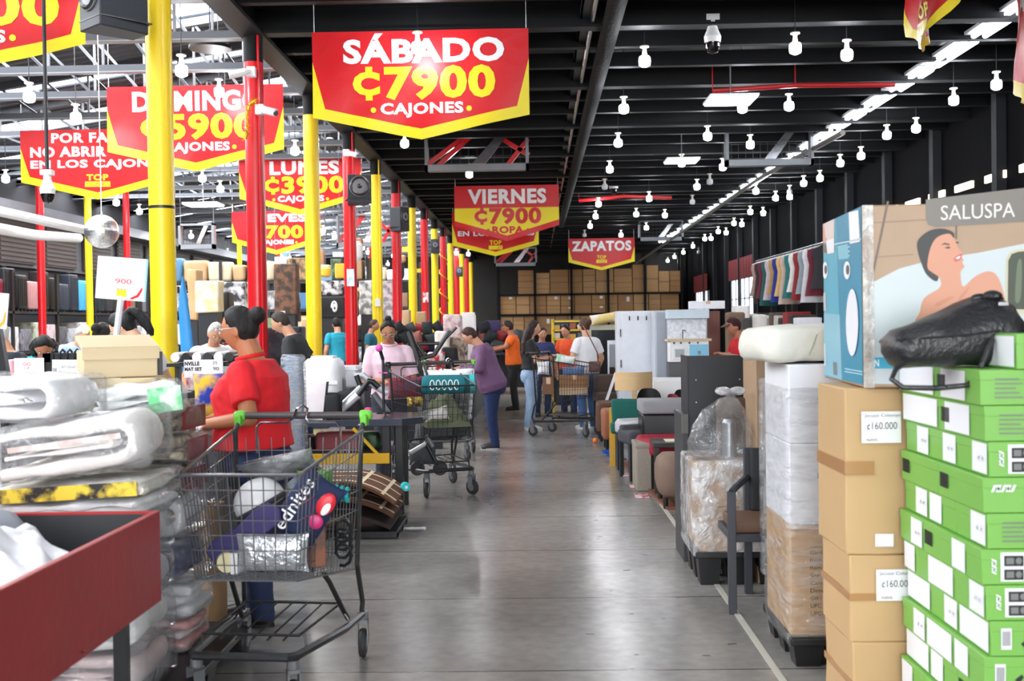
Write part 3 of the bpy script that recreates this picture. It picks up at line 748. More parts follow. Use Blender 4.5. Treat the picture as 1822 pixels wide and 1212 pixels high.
# ================================================================ left foreground: red bin, bagged bedding, boxes
m_vinyl = film('clear_vinyl', .13, (238, 240, 245), 9, 1.0, .07)
m_wrap = film('stretch_wrap', .30, (236, 238, 240), 26, 1.0, .16, (1, 1, 5))
m_wrap2 = film('stretch_wrap_slanted', .17, (240, 242, 246), 9, 1.0, .1, (1, 1, 4))
m_card = mat('brown_cardboard', (194, 156, 112), .75, var=.08, vs=5)
m_card2 = mat('tan_cardboard', (204, 184, 148), .75, var=.06, vs=5)
m_pallet = mat('black_pallet_plastic', (20, 20, 22), .45)
m_cloth_w = mat('white_cotton', (240, 240, 242), .85, var=.03)
def bin_table():
    t = thing('bargain_bin', 'red painted wooden bin table on black legs, cut by the lower left corner', 'bin table', (-2.0, 2.95, 0))
    x0, x1, y0, y1, z0, z1 = -.9, .74, -1.2, .75, .595, .895
    rm = mat('red_painted_board', (158, 24, 28), .42, var=.18, vs=2.5, bump=.08, bs=30)
    ob = mat('black_inside_board', (34, 35, 38), .6)
    w = .022
    def board(name_, a, b, c, d):
        MB().box(a, b, c, d, z0, z1).fin('side_board', rm, t, bevel=.003)
    board('r', x1 - w, x1, y0, y1); board('l', x0, x0 + w, y0, y1); board('f', x0 + w, x1 - w, y0, y0 + w); board('k', x0 + w, x1 - w, y1 - w, y1)
    mb = MB(); mb.box(x0 + w, x1 - w - .012, y1 - w - .006, y1 - w, z0 + .02, z1 - .008); mb.box(x1 - w - .006, x1 - w, y0 + w, y1 - w - .02, z0 + .02, z1 - .008)
    mb.fin('lining', ob, t)
    MB().box(x0 + w, x1 - w, y0 + w, y1 - w, z0, z0 + .02).fin('bottom_board', ob, t)
    for x in (x0 + .05, x1 - .085):
        for y in (y0 + .06, y1 - .14):
            MB().box(x - .02, x + .02, y - .02, y + .02, 0, z0).fin('leg', m_blk_plastic, t)
    return t
bin_table()
def cloth_heap(label, cx, cy, w, d, z, h, m, seed, cat='clothing', name='folded_cloth', rz=0):
    mb = MB()
    def top(s, q):
        e = (min(s, 1 - s) * min(q, 1 - q)) ** .4 * 2.0
        n = noise.noise(Vector((s * 3.2 + seed, q * 3.0, seed))) + .5 * noise.noise(Vector((s * 8 + seed, q * 9, seed * 2)))
        return (-w / 2 + w * s, -d / 2 + d * q, h * min(1, e) * (.75 + .4 * n))
    mb.grid(top, 26, 26)
    mb.grid(lambda s, q: (-w / 2 + w * (1 - s), -d / 2 + d * q, 0), 26, 26)
    return tag(mb.fin(name, m, loc=(cx, cy, z), smooth=60, rz=rz), label, cat)
for i, (cx, cy, w, d, z, h, c, lab, rz) in enumerate([
    (-1.62, 3.28, .62, .62, .615, .36, (242, 242, 246), 'white cloth heaped at the front right of the red bin', .2),
    (-2.05, 3.0, .8, .8, .615, .36, (226, 234, 246), 'pale blue and white cloth heaped in the red bin', -.4),
    (-1.80, 3.44, .6, .42, .615, .42, (168, 172, 180), 'grey folded garment lying against the black lining of the bin', .5),
    (-1.66, 2.72, .5, .6, .615, .22, (246, 246, 250), 'white sheet piled at the near end of the red bin', .8),
    (-2.3, 2.6, .8, .8, .615, .22, (238, 238, 244), 'white bedding piled along the left of the red bin', .1)]):
    cloth_heap(lab, cx, cy, w, d, z, h, mat('bin_cloth_%d' % i, c, .85, var=.05, bump=.3, bs=12), i + 1.5, rz=rz)
# ---- bagged bedding
def slab(mb, x0, x1, y0, y1, z0, z1, m=0, n=16):
    """a soft folded layer: a stadium profile swept along y, ends rounded in"""
    h = (z1 - z0) / 2; zc = (z0 + z1) / 2; rings = []
    for q, sc in ((0, .55), (.04, .85), (.12, 1), (.5, 1.02), (.88, 1), (.96, .85), (1, .55)):
        y = y0 + (y1 - y0) * q; r = []
        for j in range(n):
            a = 2 * math.pi * j / n
            cx = x1 - h if math.cos(a) > 0 else x0 + h
            r.append((cx + h * math.cos(a) * sc, y, zc + h * math.sin(a) * sc))
        rings.append(r)
    mb.loft(rings, m)
def fold(mb, w, d, h, th):
    """a quilt folded in a C with a rolled inner end, seen on its cut edge"""
    r = h / 2 - th / 2; x1 = w / 2 - h / 2 - .02; x0 = -w / 2 + .03
    arc = lambda cx, cz, rr, a0, a1, n=7: [(cx + rr * math.cos(a0 + (a1 - a0) * k / n), cz + rr * math.sin(a0 + (a1 - a0) * k / n)) for k in range(n + 1)]
    outer = [(x0, th / 2), (0, th / 2)] + arc(x1, h / 2, r, -math.pi / 2, math.pi / 2) + [(0, h - th / 2), (x0, h - th / 2)]
    r2 = max(.012, r - th * 1.02); x2 = x1 - th * .4
    inner = [(x0 + .02, h / 2 - r2 * .55), (-.02, h / 2 - r2 * .6)] + arc(x2, h / 2, r2 * .62, -math.pi / 2, math.pi / 2, 6) + [(0, h / 2 + r2 * .6), (x0 + .09, h / 2 + r2 * .35)]
    for path, t in ((outer, th), (inner, min(th * .85, r2 * 1.1))):
        n = len(path); rings = []
        for q, sc in ((0, .5), (.03, .85), (.10, 1), (.5, 1.04), (.9, 1), (.97, .85), (1, .5)):
            y = -d / 2 + .02 + (d - .04) * q; up_, dn = [], []
            for i, (x, z) in enumerate(path):
                a = path[max(0, i - 1)]; b = path[min(n - 1, i + 1)]; tx, tz = b[0] - a[0], b[1] - a[1]; l = math.hypot(tx, tz) or 1
                e = .6 if i in (0, n - 1) else 1
                up_.append((x - tz / l * t / 2 * sc * e, y, z + tx / l * t / 2 * sc * e)); dn.append((x + tz / l * t / 2 * sc * e, y, z - tx / l * t / 2 * sc * e))
            rings.append(up_ + dn[::-1])
        mb.loft(rings)
def rbox(mb, w, d, h, r, m=0, z0=0, nn=5):
    """soft cornered box"""
    def ring(z, ins):
        pts = []
        for sx, sy, a0 in ((1, -1, -90), (1, 1, 0), (-1, 1, 90), (-1, -1, 180)):
            for k in range(nn):
                a = math.radians(a0 + 90 * k / (nn - 1)); rr = max(.001, r - ins * .6)
                pts.append((sx * (w / 2 - r) + rr * math.cos(a), sy * (d / 2 - r) + rr * math.sin(a), z))
        return pts
    mb.loft([ring(z0, r * .7), ring(z0 + r * .3, r * .15), ring(z0 + r * .8, 0), ring(z0 + h * .5, 0), ring(z0 + h - r * .8, 0), ring(z0 + h - r * .3, r * .15), ring(z0 + h, r * .7)], m)
m_vinyl_thin = film('thin_clear_vinyl', .06, (236, 236, 238), 12, 1.0, .07)
def bedding(label, x, y, z, w, d, h, rz=0, tilt=0, layers=4, cols_=((238, 236, 232),), col2=None, seed=1, insert=None, group=None, film_m=None, name='bedding_bag', pipe_on=False):
    t = thing(name, label, 'bedding bag', (x, y, z), rz, group)
    M = TM((0, 0, 0), ry=-tilt)
    hh = (h - .02) / layers
    if h > .15:
        mb = MB(); fold(mb, w - .03, d - .02, h - .02, (h - .02) * .27); mb.cut(0, [(-w / 2) + w * k / 12 for k in range(1, 12)]); mb.rough(.016, 9, seed); mb.warp(lambda p: M @ (p + Vector((0, 0, .01))))
        c = cols_[0]; mb.fin('folded_quilt', mat('bedding_fabric_%d_%d_%d' % c, c, .85, var=.06, vs=20, col2=col2, bump=.25, bs=35), t, smooth=70)
    else:
      for i in range(layers):
        mb = MB(); off = .02 if i % 2 else 0
        slab(mb, -w / 2 + .02 + off, w / 2 - .015 - off * 1.5, -d / 2 + .02, d / 2 - .02, .01 + i * hh, .01 + (i + 1) * hh * 1.0)
        mb.cut(0, [(-w / 2) + w * k / 14 for k in range(1, 14)]); mb.rough(.024, 8, seed + i)
        mb.warp(lambda p: M @ p)
        c = cols_[i % len(cols_)]
        mb.fin('folded_layer', mat('bedding_fabric_%d_%d_%d' % c, c, .85, var=.06, vs=20, col2=col2, bump=.25, bs=35), t, smooth=70)
    mb = MB(); rbox(mb, w, d, h, min(.06, h * .4)); mb.cut(0, [-w / 2 + w * k / 10 for k in range(1, 10)]); mb.cut(1, [-.1, .05, .15]); mb.cut(2, [h * .35, h * .65]); mb.rough(.022, 7, seed + 9); mb.warp(lambda p: M @ p)
    mb.fin('vinyl_bag', film_m or m_vinyl, t, smooth=70)
    mb = MB()
    for zz in (.02, h - .015):
        pts = [(sx * (w / 2 - .006) - (0.02 * sx * (1 if k else 0)), sy * (d / 2 - .006), zz) for (sx, sy, k) in ((-1, -1, 0), (1, -1, 0), (1, 1, 0), (-1, 1, 0))]
        mb.tube([M @ Vector(p) for p in pts], .0028, 5, closed=True)
    if pipe_on: mb.fin('piping', mat('white_piping', (226, 228, 234), .4), t)
    if insert:
        c, x0, x1, z0, z1 = insert
        mb = MB(); mb.box(x0, x1, -d / 2 - .012, -d / 2 - .008, z0, z1); mb.warp(lambda p: M @ p)
        mb.fin('printed_card', mat('insert_%d_%d_%d' % c[0], c[0], .5, col2=c[1], vs=14), t)
    return t
def pallet(label, x, y, w, d, z=0, h=.13):
    t = thing('plastic_pallet', label, 'pallet', (x, y, z))
    MB().box(-w / 2, w / 2, -d / 2, d / 2, h - .035, h).fin('deck', m_pallet, t, bevel=.006)
    for i in (-1, 0, 1):
        for j in (-1, 0, 1):
            mb = MB(); mb.loft([[(i * (w / 2 - .08) + a * s, j * (d / 2 - .08) + b * s, zz) for a, b in ((-.06, -.06), (.06, -.06), (.06, .06), (-.06, .06))] for zz, s in ((0, .85), (h - .035, 1.1))])
            mb.fin('foot', m_pallet, t)
pallet('black plastic pallet under the bagged bedding stacks at the left', -1.85, 4.62, 1.0, 1.15)
WH = ((250, 249, 248),); CR = ((248, 242, 236), (250, 246, 240))
# front stack, from the pallet up
za = .13
stackA = [(.17, ((226, 200, 198), (214, 96, 98)), None, 'red and white bagged bedding at the bottom of the front stack'),
          (.17, WH, None, 'white bagged comforter second from the pallet in the front stack'),
          (.16, ((214, 214, 222),), None, 'pale grey bagged comforter third from the pallet in the front stack'),
          (.17, WH, None, 'white bagged comforter hidden behind the red bin')]
for i, (h, c, c2, lab) in enumerate(stackA):
    bedding(lab, -1.79, 4.28, za, .66, .46, h, rz=.04 * (i % 2), cols_=c, seed=i, layers=3, pipe_on=False); za += h
bedding('white bagged bedding under the yellow and black printed pack', -1.74, 4.26, za, .62, .46, .075, layers=2, cols_=WH, seed=11, tilt=.03)
bedding('bagged bedding with a yellow and black printed card on its front', -1.72, 4.26, za + .075, .60, .46, .07, layers=2, cols_=((232, 226, 210),), seed=12, tilt=.05, insert=(((226, 196, 60), (30, 28, 30)), -.28, .27, .008, .06))
zb = za + .15
bedding('cream bagged comforter with red trim and looping folds, below the top white one', -1.70, 4.22, zb + .02, .58, .46, .205, layers=4, cols_=CR, seed=21, tilt=.12, rz=.08, insert=(((196, 176, 170), (226, 220, 214)), -.2, .2, .115, .135))
bedding('white bagged comforter topmost at the left edge', -1.93, 4.22, zb + .215, .46, .44, .17, layers=3, cols_=WH, seed=25, tilt=-.03, rz=-.05)
bedding('white bagged sheet set with green printed end', -1.66, 4.62, zb + .185, .36, .36, .14, layers=3, cols_=((244, 246, 244),), seed=27, tilt=.1, rz=.45, insert=(((120, 214, 150), (226, 244, 230)), .03, .16, .02, .12))
# right hand stack on the same pallet
zc_ = .13
for i, (h, w, c, c2, lab, fm) in enumerate([
    (.14, .64, ((222, 150, 148), (236, 230, 230)), None, 'red and white bagged bedding lowest in the right stack', m_wrap2),
    (.15, .64, ((226, 228, 232),), None, 'white bagged comforter wrapped in film above the red and white one', m_wrap2),
    (.19, .62, ((44, 52, 96), (212, 200, 178)), None, 'navy and cream bagged bedding wrapped in film', m_wrap2),
    (.18, .64, ((240, 240, 244),), None, 'plump white bagged comforter halfway up the right stack', m_vinyl),
    (.13, .58, ((84, 62, 44),), (206, 190, 160), 'brown and cream patterned bedding bag with wine piping', m_vinyl),
    (.13, .58, ((206, 196, 166),), (140, 116, 80), 'cream patterned bedding bag above the brown one', m_vinyl),
    (.135, .60, ((66, 46, 34),), (190, 168, 130), 'brown floral bedding bag topmost in the right stack', m_vinyl)]):
    t = bedding(lab, -1.785 + .01 * (i % 3), 4.83, zc_, w, .32, h, rz=-.04 + .04 * (i % 2), cols_=c, col2=c2, seed=40 + i, layers=2 if h < .14 else 3, film_m=m_vinyl_thin if i > 3 else fm, pipe_on=False)
    if i in (4, 5, 6):
        MB().box(w / 2 - .004, w / 2 + .004, -.13, .14, .02, h - .02).fin('gusset', mat('wine_gusset', (128, 26, 36), .4), t)
    zc_ += h
bedding('dark blue and grey bagged bedding standing behind the brown bags', -1.76, 5.5, .62, .3, .3, .36, cols_=((70, 80, 110), (190, 194, 204)), seed=60, layers=3)
t = thing('storage_carton', 'brown carton standing behind the wrapped bedding by the clerk', 'box', (-1.76, 5.5, 0)); rb = MB(); rb.box(-.17, .17, -.16, .16, 0, .62); rb.fin('carton_body', m_card, t, bevel=.004)
MB().box(-.172, .172, -.03, .03, .615, .623).fin('packing_tape', mat('clear_brown_tape', (170, 130, 84), .25), t)
# ---- cardboard boxes on the bedding
def carton(label, x, y, z, w, d, h, rz=0, m=None, flap=0.0, tape=True, mark=None, name='cardboard_box', group=None, face=None):
    m = m or m_card
    t = thing(name, label, 'box', (x, y, z), rz, group)
    mb = MB()
    if flap:
        mb.box(-w / 2, w / 2, -d / 2, d / 2, 0, h)
    else: mb.box(-w / 2, w / 2, -d / 2, d / 2, 0, h)
    mb.fin('carton_body', m, t, bevel=.004)
    if flap:
        mb = MB(); mb.box(-w / 2 - .006, w / 2 + .006, 0, d, 0, .012, M=TM((0, -d / 2, h + .004), rx=flap)); mb.box(-w / 2 - .006, w / 2 + .006, 0, .01, -.05, 0, M=TM((0, -d / 2 - .012, h + .012)))
        mb.prism([(w / 2 - .002, -d / 2, h), (w / 2 - .002, d / 2 * .98, h + d * math.sin(flap) * .96), (w / 2 - .002, d / 2, h)], (-.004, 0, 0))
        mb.fin('lid', m, t)
    if tape:
        MB().box(-.028, .028, -d / 2 - .0015, d / 2 + .0015, h * .62, h + .0015).fin('packing_tape', mat('glossy_tape', (206, 190, 160) if m is m_card2 else (176, 132, 84), .2), t)
    if mark:
        mb = MB()
        for (s, M, a) in mark: mb.text(s, M, *a)
        mb.fin('print', mat('dark_print', (64, 52, 44), .7), t)
    return t
carton('tan cardboard box with taped side, lower of the two on the bedding', -1.80, 4.83, zc_ + .002, .34, .24, .105, rz=.1, m=m_card2)
carton('tan cardboard box with its lid ajar, upper of the two on the bedding', -1.82, 4.83, zc_ + .11, .30, .24, .115, rz=.5, m=m_card2, flap=.2, mark=[('K', frame((.152, 0, .08), (0, 1, 0), (0, 0, 1)), (-.01, .01, 0, .012)), ('VINTAGE CLASSIC', frame((.152, 0, .05), (0, 1, 0), (0, 0, 1)), (-.09, .09, 0, .008))])
# ---- paper signs, racks and odds and ends behind the bedding
m_paper = mat('white_paper', (244, 243, 246), .7, var=.02)
def sign_card(label, u0, u1, v0, v1, Y, lines, tilt=0.0, rz=0.0, m=None, name='paper_sign', deco=None, stand=None):
    c = P((u0 + u1) / 2, (v0 + v1) / 2, Y); w, h = px(u1 - u0, Y), px(v1 - v0, Y)
    t = thing(name, label, 'sign', c, rz)
    M = TM(ry=tilt)
    MB().box(-w / 2, w / 2, 0, .006, -h / 2, h / 2, M=M).fin('card', m or m_paper, t)
    F_ = M @ frame((0, -.002, 0), (1, 0, 0), (0, 0, 1))
    if lines:
        mb = MB()
        for s, x0, x1, y0, y1, k, b in lines: mb.text(s, F_, (x0 - .5) * w, (x1 - .5) * w, (.5 - y1) * h, (.5 - y0) * h, k, b)
        mb.fin('lettering', [mat('black_ink', (40, 36, 44), .6), mat('red_ink', (212, 40, 60), .6), m_ban_yel], t)
    if deco:
        mb = MB()
        for pts, k in deco: mb.poly([((x - .5) * w, (.5 - y) * h, .0005) for x, y in pts], k, F_)
        mb.fin('printed_graphic', [m_ban_red, m_ban_yel, mat('cyan_edge', (120, 220, 235), .5), mat('orange_ink', (244, 160, 40), .6)], t)
    if stand:
        MB().tube([M @ Vector((0, .012, -h / 2 + .02))] + [Vector(p) - c for p in stand], .016, 8).fin('pole', mat('white_pole', (214, 218, 226), .35), t)
    return t
sg = sign_card('white sign ending in 900 tilted on a white pole, left of the nearest yellow column', 171, 262, 458, 534, 5.5, [('900', .38, .70, .50, .62, 1, 0), ('TOP', .42, .60, .74, .82, 1, .02)], tilt=.09,
    deco=[([(.42, .76), (.42, .92), (.62, .92), (.62, .76)], 1), ([(.68, .95), (.82, .86), (.9, .7), (.93, .66), (.92, .76), (.86, .9), (.74, .97)], 0), ([(.97, 0), (1, 0), (1, .99), (.97, .99)], 2)],
    stand=[P(207, 600, 5.5), Vector((P(203, 600, 5.5).x, 5.5, .04))])
MB().lathe([(.16, -sg.location.z + .0), (.16, -sg.location.z + .02), (.03, -sg.location.z + .04)], 16, M=TM((P(203, 600, 5.5).x - sg.location.x, 0, 0))).fin('base', m_steel, sg)
sign_card('white sign with orange swirl cut by the left edge', -40, 14, 520, 584, 5.0, None, tilt=.1, deco=[([(.7, .9), (.85, .8), (.92, .5), (.97, .55), (.93, .85), (.8, .97)], 3)], stand=[Vector((-2.42, 5.0, .0))])
t = thing('garment_rack', 'black metal rack with hooks above the paper signs at the left', 'rack', (P(150, 640, 6.25).x, 6.25, 0))
rx0, rx1 = P(80, 640, 6.25).x - t.location.x, P(190, 640, 6.25).x - t.location.x
zt = P(130, 628, 6.25).z
MB().box(rx0, rx1 + .3, -.03, .03, zt - .05, zt).fin('top_bar', m_blk_plastic, t)
for x in (rx0, rx1 + .26): MB().box(x, x + .045, -.03, .03, 0, zt).fin('post', m_blk_plastic, t)
for x in (rx0, rx1 + .26): MB().box(x, x + .045, -.12, .12, 0, .04).fin('foot', m_blk_plastic, t)
for i in range(14):
    x = rx0 + .06 + i * (rx1 - rx0 + .22) / 14
    mb = MB(); mb.tube([(x, 0, zt - .06)] + [(x + .0, -.035 * math.sin(a), zt - .015 + .035 * math.cos(a)) for a in (2.6, 1.8, .9, 0, -.9, -1.8)], .006, 5); mb.fin('hook', m_blk_plastic, t)
sign_card('white paper sign with three printed lines hanging on the black rack', 92, 160, 640, 690, 6.205, [('SET COLLECTION', .25, .82, .22, .3, 0, 0), ('EVERYDAY BRAND', .22, .9, .42, .52, 0, .02), ('MATERNITY', .22, .7, .66, .74, 0, 0), ('III', .02, .12, .3, .6, 0, 0)], tilt=.02)
sign_card('white paper sign with a small crest left of the black rack', 25, 79, 637, 700, 6.205, [('OO', .3, .55, .12, .22, 1, 0), ('TOP', .32, .52, .26, .31, 0, 0)])
sign_card('white sign with bold black lettering and 90 price beside the clerk', 327, 397, 640, 672, 6.68, [('NVILLE', .02, .4, .1, .33, 0, .05), ('MAT SET', .02, .46, .42, .62, 0, .05), ('90', .75, .9, .42, .6, 0, 0), ('25', .74, .86, .1, .26, 0, 0)], stand=[P(362, 700, 6.9).xyz.xy.to_3d() + Vector((0, 0, 1.11))])
def pack(label, u0, u1, v0, v1, Y, d, c, c2=None, cat='package', name='boxed_package', rz=0.0, rad=.02, vs=12):
    """a soft cornered pack resting on whatever is below it"""
    a = P((u0 + u1) / 2, v1, Y); w, h = px(u1 - u0, Y), px(v1 - v0, Y)
    mb = MB(); rbox(mb, w, d, h, min(rad, h * .3, w * .3, d * .3)); mb.rough(.006, 7, u0)
    return tag(mb.fin(name, mat('pack_%d_%d_%d' % c, c, .55, col2=c2, vs=vs), loc=(a.x, Y + d / 2, a.z), smooth=60, rz=rz), label, cat)
# counter of goods behind the bedding (a low plinth carries them)
t = thing('display_plinth', 'dark display counter under the packages behind the bedding', 'counter', (-2.75, 6.98, 0))
MB().box(-.9, 1.13, -.28, .4, 0, 1.08).fin('carcass', m_steel, t, bevel=.01)
MB().box(-.92, 1.15, -.29, .42, 1.08, 1.11).fin('worktop', m_blk_plastic, t, bevel=.004)
for (u0, u1, v0, v1, c, c2, lab) in [(158, 184, 650, 696, (222, 150, 166), (240, 200, 208), 'pink striped package right of the paper sign'), (8, 24, 640, 690, (240, 170, 180), None, 'pink basket half hidden by the black stand'),
        (184, 200, 662, 697, (206, 200, 186), None, 'cream book spine beside the pink package'), (100, 158, 676, 697, (246, 246, 246), None, 'white flat package lying below the paper sign'), (330, 372, 672, 697, (150, 40, 62), (236, 214, 214), 'red and white honeycomb patterned package beside the clerk'),
        (28, 98, 682, 697, (236, 238, 242), None, 'white folded sheets stacked at the left')]:
    pack(lab, u0, u1, v0, v1, 6.75 if u0 > 27 else 6.78, .2, c, c2)
for i in range(6):
    u = 348 + 8 * (i % 5) + (4 if i > 4 else 0); p = P(u, 618 + (0 if i < 5 else 14), 6.9)
t = thing('towel_roll_rack', 'rolls of white fabric lying in a row behind the clerk', 'rolls', P(368, 629, 6.9))
for i in range(6):
    MB().lathe([(.028, -.12), (.032, -.1), (.032, .1), (.028, .12)], 14, M=TM((-.16 + i * .066, .0, -.02), rx=math.pi / 2)).fin('fabric_roll', m_cloth_w if i % 2 == 0 else m_blk_plastic, t)
MB().box(-.2, .2, -.16, .16, -.075, -.055).fin('tray', m_blk_plastic, t)
for x in (-.18, .18): MB().box(x - .015, x + .015, -.02, .02, -t.location.z + 1.11, -.06).fin('post', m_blk_plastic, t)
def cushion(label, p, w, h, d, c, c2=None, rz=0, rx=0, vs=8, name='cushion', cat='cushion', ry=0):
    mb = MB()
    n = 16
    def f(sg_):
        def g(s, q):
            a, b = 2 * s - 1, 2 * q - 1
            e = max(0, (1 - a * a) * (1 - b * b)) ** .42
            pin = 1 - .10 * (abs(a) ** 3) * (1 - b * b) * 0 - .06 * (1 - abs(a)) * abs(b) ** 3
            return (a * w / 2 * (1 - .07 * (1 - b * b) * abs(a) ** 4), sg_ * d / 2 * e, b * h / 2 * (1 - .07 * (1 - a * a) * abs(b) ** 4))
        return g
    mb.grid(f(-1), n, n); k = len(mb.f)
    o = MB(); o.grid(f(1), n, n); o.f = [tuple(reversed(x)) for x in o.f]; mb.add(o.v, o.f)
    M = TM(rz=rz, rx=rx, ry=ry); mb.warp(lambda q: M @ q); mb.rough(.01, 7, w * 10)
    return tag(mb.fin(name, mat('%s_fabric_%d_%d_%d' % ((name,) + c), c, .8, col2=c2, vs=vs, bump=.15), loc=p, smooth=80), label, cat)
cushion('blue swim bag with yellow palm print hanging by the clerk', P(372, 704, 6.0), .17, .24, .08, (34, 66, 176), (240, 200, 50), vs=9, name='beach_bag', cat='bag')
t = thing('tote_stand', 'slanted black stand at the left edge behind the bedding', 'stand', (P(8, 640, 5.6).x, 5.6, 0))
MB().prism([(-.1, -.02, 1.62), (-.03, -.02, 1.62), (.03, -.02, 1.22), (-.02, -.02, 1.22)], (0, .04, 0)).fin('panel', m_blk_plastic, t)
MB().tube([(0, 0, 1.24), (0, 0, .02)], .018, 8).fin('pole', m_blk_plastic, t); MB().box(-.2, .2, -.2, .2, 0, .025).fin('base', m_blk_plastic, t)
# ================================================================ shopping trolleys
m_wire = mat('scuffed_wire', (128, 130, 134), .28, metal=.75, var=.3, vs=20)
m_wire_d = mat('black_coated_wire', (52, 52, 54), .35, metal=.5, var=.3, vs=20)
m_green_cap = mat('green_plastic', (104, 190, 60), .35)
m_tyre = mat('grey_black_rubber', (44, 44, 46), .6)
def cart(label, x, y, rz, wire=None, s=1.0, dense=True, group='shopping trolleys', capm=None):
    wire = wire or m_wire
    t = thing('shopping_trolley', label, 'shopping trolley', (x, y, 0), rz, None)
    wf, wr, yf, yr = .235, .295, -.38, .32
    zf, zr, bf, br = .90, 1.0, .49, .40
    A = lambda sx, q, k: Vector((sx * ((wf + (wr - wf) * q) * (1 - k) + (wf * .84 + (wr * .86 - wf * .84) * q) * k), (yf + (yr - yf) * q) * (1 - k) + (yf + .05 + (yr - .02 - yf - .05) * q) * k, (zf + (zr - zf) * q) * (1 - k) + (bf + (br - bf) * q) * k))
    rw = .0026; ns = 18 if dense else 12; nf = 10 if dense else 8; nh = 7
    mb = MB()
    for sx in (-1, 1):
        for i in range(ns + 1):
            q = i / ns; mb.tube([A(sx, q, 0), A(sx, q, 1)], rw, 4)
        for j in range(1, nh + 1):
            k = j / nh; mb.tube([A(sx, 0, k), A(sx, 1, k)], rw * (1.4 if j in (nh,) else 1), 4)
    for i in range(1, nf):
        a = -1 + 2 * i / nf
        mb.tube([A(a, 0, 0), A(a, 0, 1), A(a, 1, 1)], rw, 4)
        mb.tube([A(a, 1, .05), A(a, 1, 1)], rw, 4)
    for j in range(1, nh + 1):
        k = j / nh; mb.tube([A(-1, 0, k), A(1, 0, k)], rw * (1.4 if j == nh else 1), 4); mb.tube([A(-1, 1, k), A(1, 1, k)], rw, 4)
    for i in range(1, 12): mb.tube([A(-1, i / 12, 1), A(1, i / 12, 1)], rw, 4)
    mb.fin('basket', wire, t)
    mb = MB()
    mb.tube([A(-1, 1, 0), A(-1, .86, .0), A(-1, 0.03, 0), A(-.94, 0, 0), A(.94, 0, 0), A(1, .03, 0), A(1, .86, 0), A(1, 1, 0)], .0075, 8)
    mb.fin('rim', wire, t)
    hy = .40
    for sx in (-1, 1):
        mb = MB(); mb.tube([(sx * .285, hy, 1.055), (sx * .285, .33, 1.0), (sx * .28, .315, .8), (sx * .265, .30, .42), (sx * .26, .33, .38), (sx * .27, .36, .24), (sx * .27, .34, .20)], .011, 8)
        mb.fin('upright', mat('worn_black_chassis', (58, 58, 60), .35, metal=.5, var=.5, vs=30), t)
        mb = MB(); mb.tube([(sx * .20, .02, .44), (sx * .21, .06, .40), (sx * .23, .20, .24), (sx * .235, .24, .20)], .011, 8); mb.fin('support_tube', m_wire_d, t)
    MB().tube([(-.27, hy, 1.06), (.27, hy, 1.06)], .016, 12).fin('handle', mat('brown_grey_handle', (64, 58, 58), .4), t)
    for sx in (-1, 1):
        mb = MB(); mb.lathe([(.022, 0), (.024, .02), (.021, .05), (.012, .054)], 12, M=frame((sx * .262, hy, 1.06), (0, 1, 0), (0, 0, 1)) @ TM(s=(1, 1, sx)))
        mb.cbox((sx * .287, hy - .02, 1.04), (.03, .05, .05)); mb.fin('end_cap', capm or m_green_cap, t, bevel=.006)
    mb = MB()
    yb, z0, z1 = .335, .90, 1.035
    mb.tube([(-.19, yb, z0), (-.19, yb, z1 - .02), (-.17, yb, z1), (-.045, yb, z1), (-.03, yb + .02, z1 + .015), (-.025, yb + .06, z1 + .055), (0, yb + .065, z1 + .07), (.025, yb + .06, z1 + .055), (.03, yb + .02, z1 + .015), (.045, yb, z1), (.17, yb, z1), (.19, yb, z1 - .02), (.19, yb, z0)], .0055, 6)
    mb.fin('gate_loop', m_chrome if wire is m_wire else wire, t)
    mb = MB()
    C_ = [(-.27, .36, .19), (-.265, .1, .195), (-.205, -.36, .215), (-.18, -.40, .22), (.18, -.40, .22), (.205, -.36, .215), (.265, .1, .195), (.27, .36, .19)]
    mb.tube(C_, .0165, 8); mb.fin('chassis', mat('worn_black_chassis', (58, 58, 60), .35, metal=.5, var=.5, vs=30), t)
    mb = MB()
    mb.tube([(-.21, .22, .27), (-.19, -.28, .27), (.19, -.28, .27), (.21, .22, .27)], .006, 6, closed=True)
    for i in range(1, 6): mb.tube([(-.20 + .4 * i / 6, .22, .27), (-.19 + .38 * i / 6, -.28, .25)], .004, 5)
    for sx in (-1, 1):
        for yy in (.2, -.26): mb.tube([(sx * .205, yy, .27), (sx * (.255 if yy > 0 else .215), yy, .2)], .005, 5)
    mb.fin('lower_rack', m_wire_d, t)
    for sx, yy, w in ((-1, .36, .27), (1, .36, .27), (-1, -.36, .19), (1, -.36, .19)):
        c = MB(); rz_ = (.5 * sx if yy < 0 else .15)
        Mx = TM((sx * w, yy, 0), rz=rz_)
        c.lathe([(.024, .165), (.024, .2)], 10, M=Mx); c.box(-.024, -.019, -.03, .02, .06, .165, M=Mx); c.box(.019, .024, -.03, .02, .06, .165, M=Mx); c.box(-.024, .024, -.03, .02, .155, .168, M=Mx)
        fk = c.fin('caster', m_grey, t)
        w_ = MB(); w_.lathe([(.02, -.014), (.05, -.016), (.06, -.012), (.065, 0), (.06, .012), (.05, .016), (.02, .014)], 20, M=Mx @ TM((0, -.012, .065), ry=math.pi / 2))
        wh = w_.fin('wheel', m_tyre, fk)
        h_ = MB(); h_.lathe([(.004, -.0175), (.03, -.0175), (.03, .0175), (.004, .0175)], 12, M=Mx @ TM((0, -.012, .065), ry=math.pi / 2)); h_.fin('hub', m_grey, fk)
    if s != 1: t.scale = (s, s, s)
    return t
NEAR = cart('shopping trolley with green handle ends in front of the clerk, full of mixed goods', -1.12, 4.71, math.radians(-6), s=1.03)
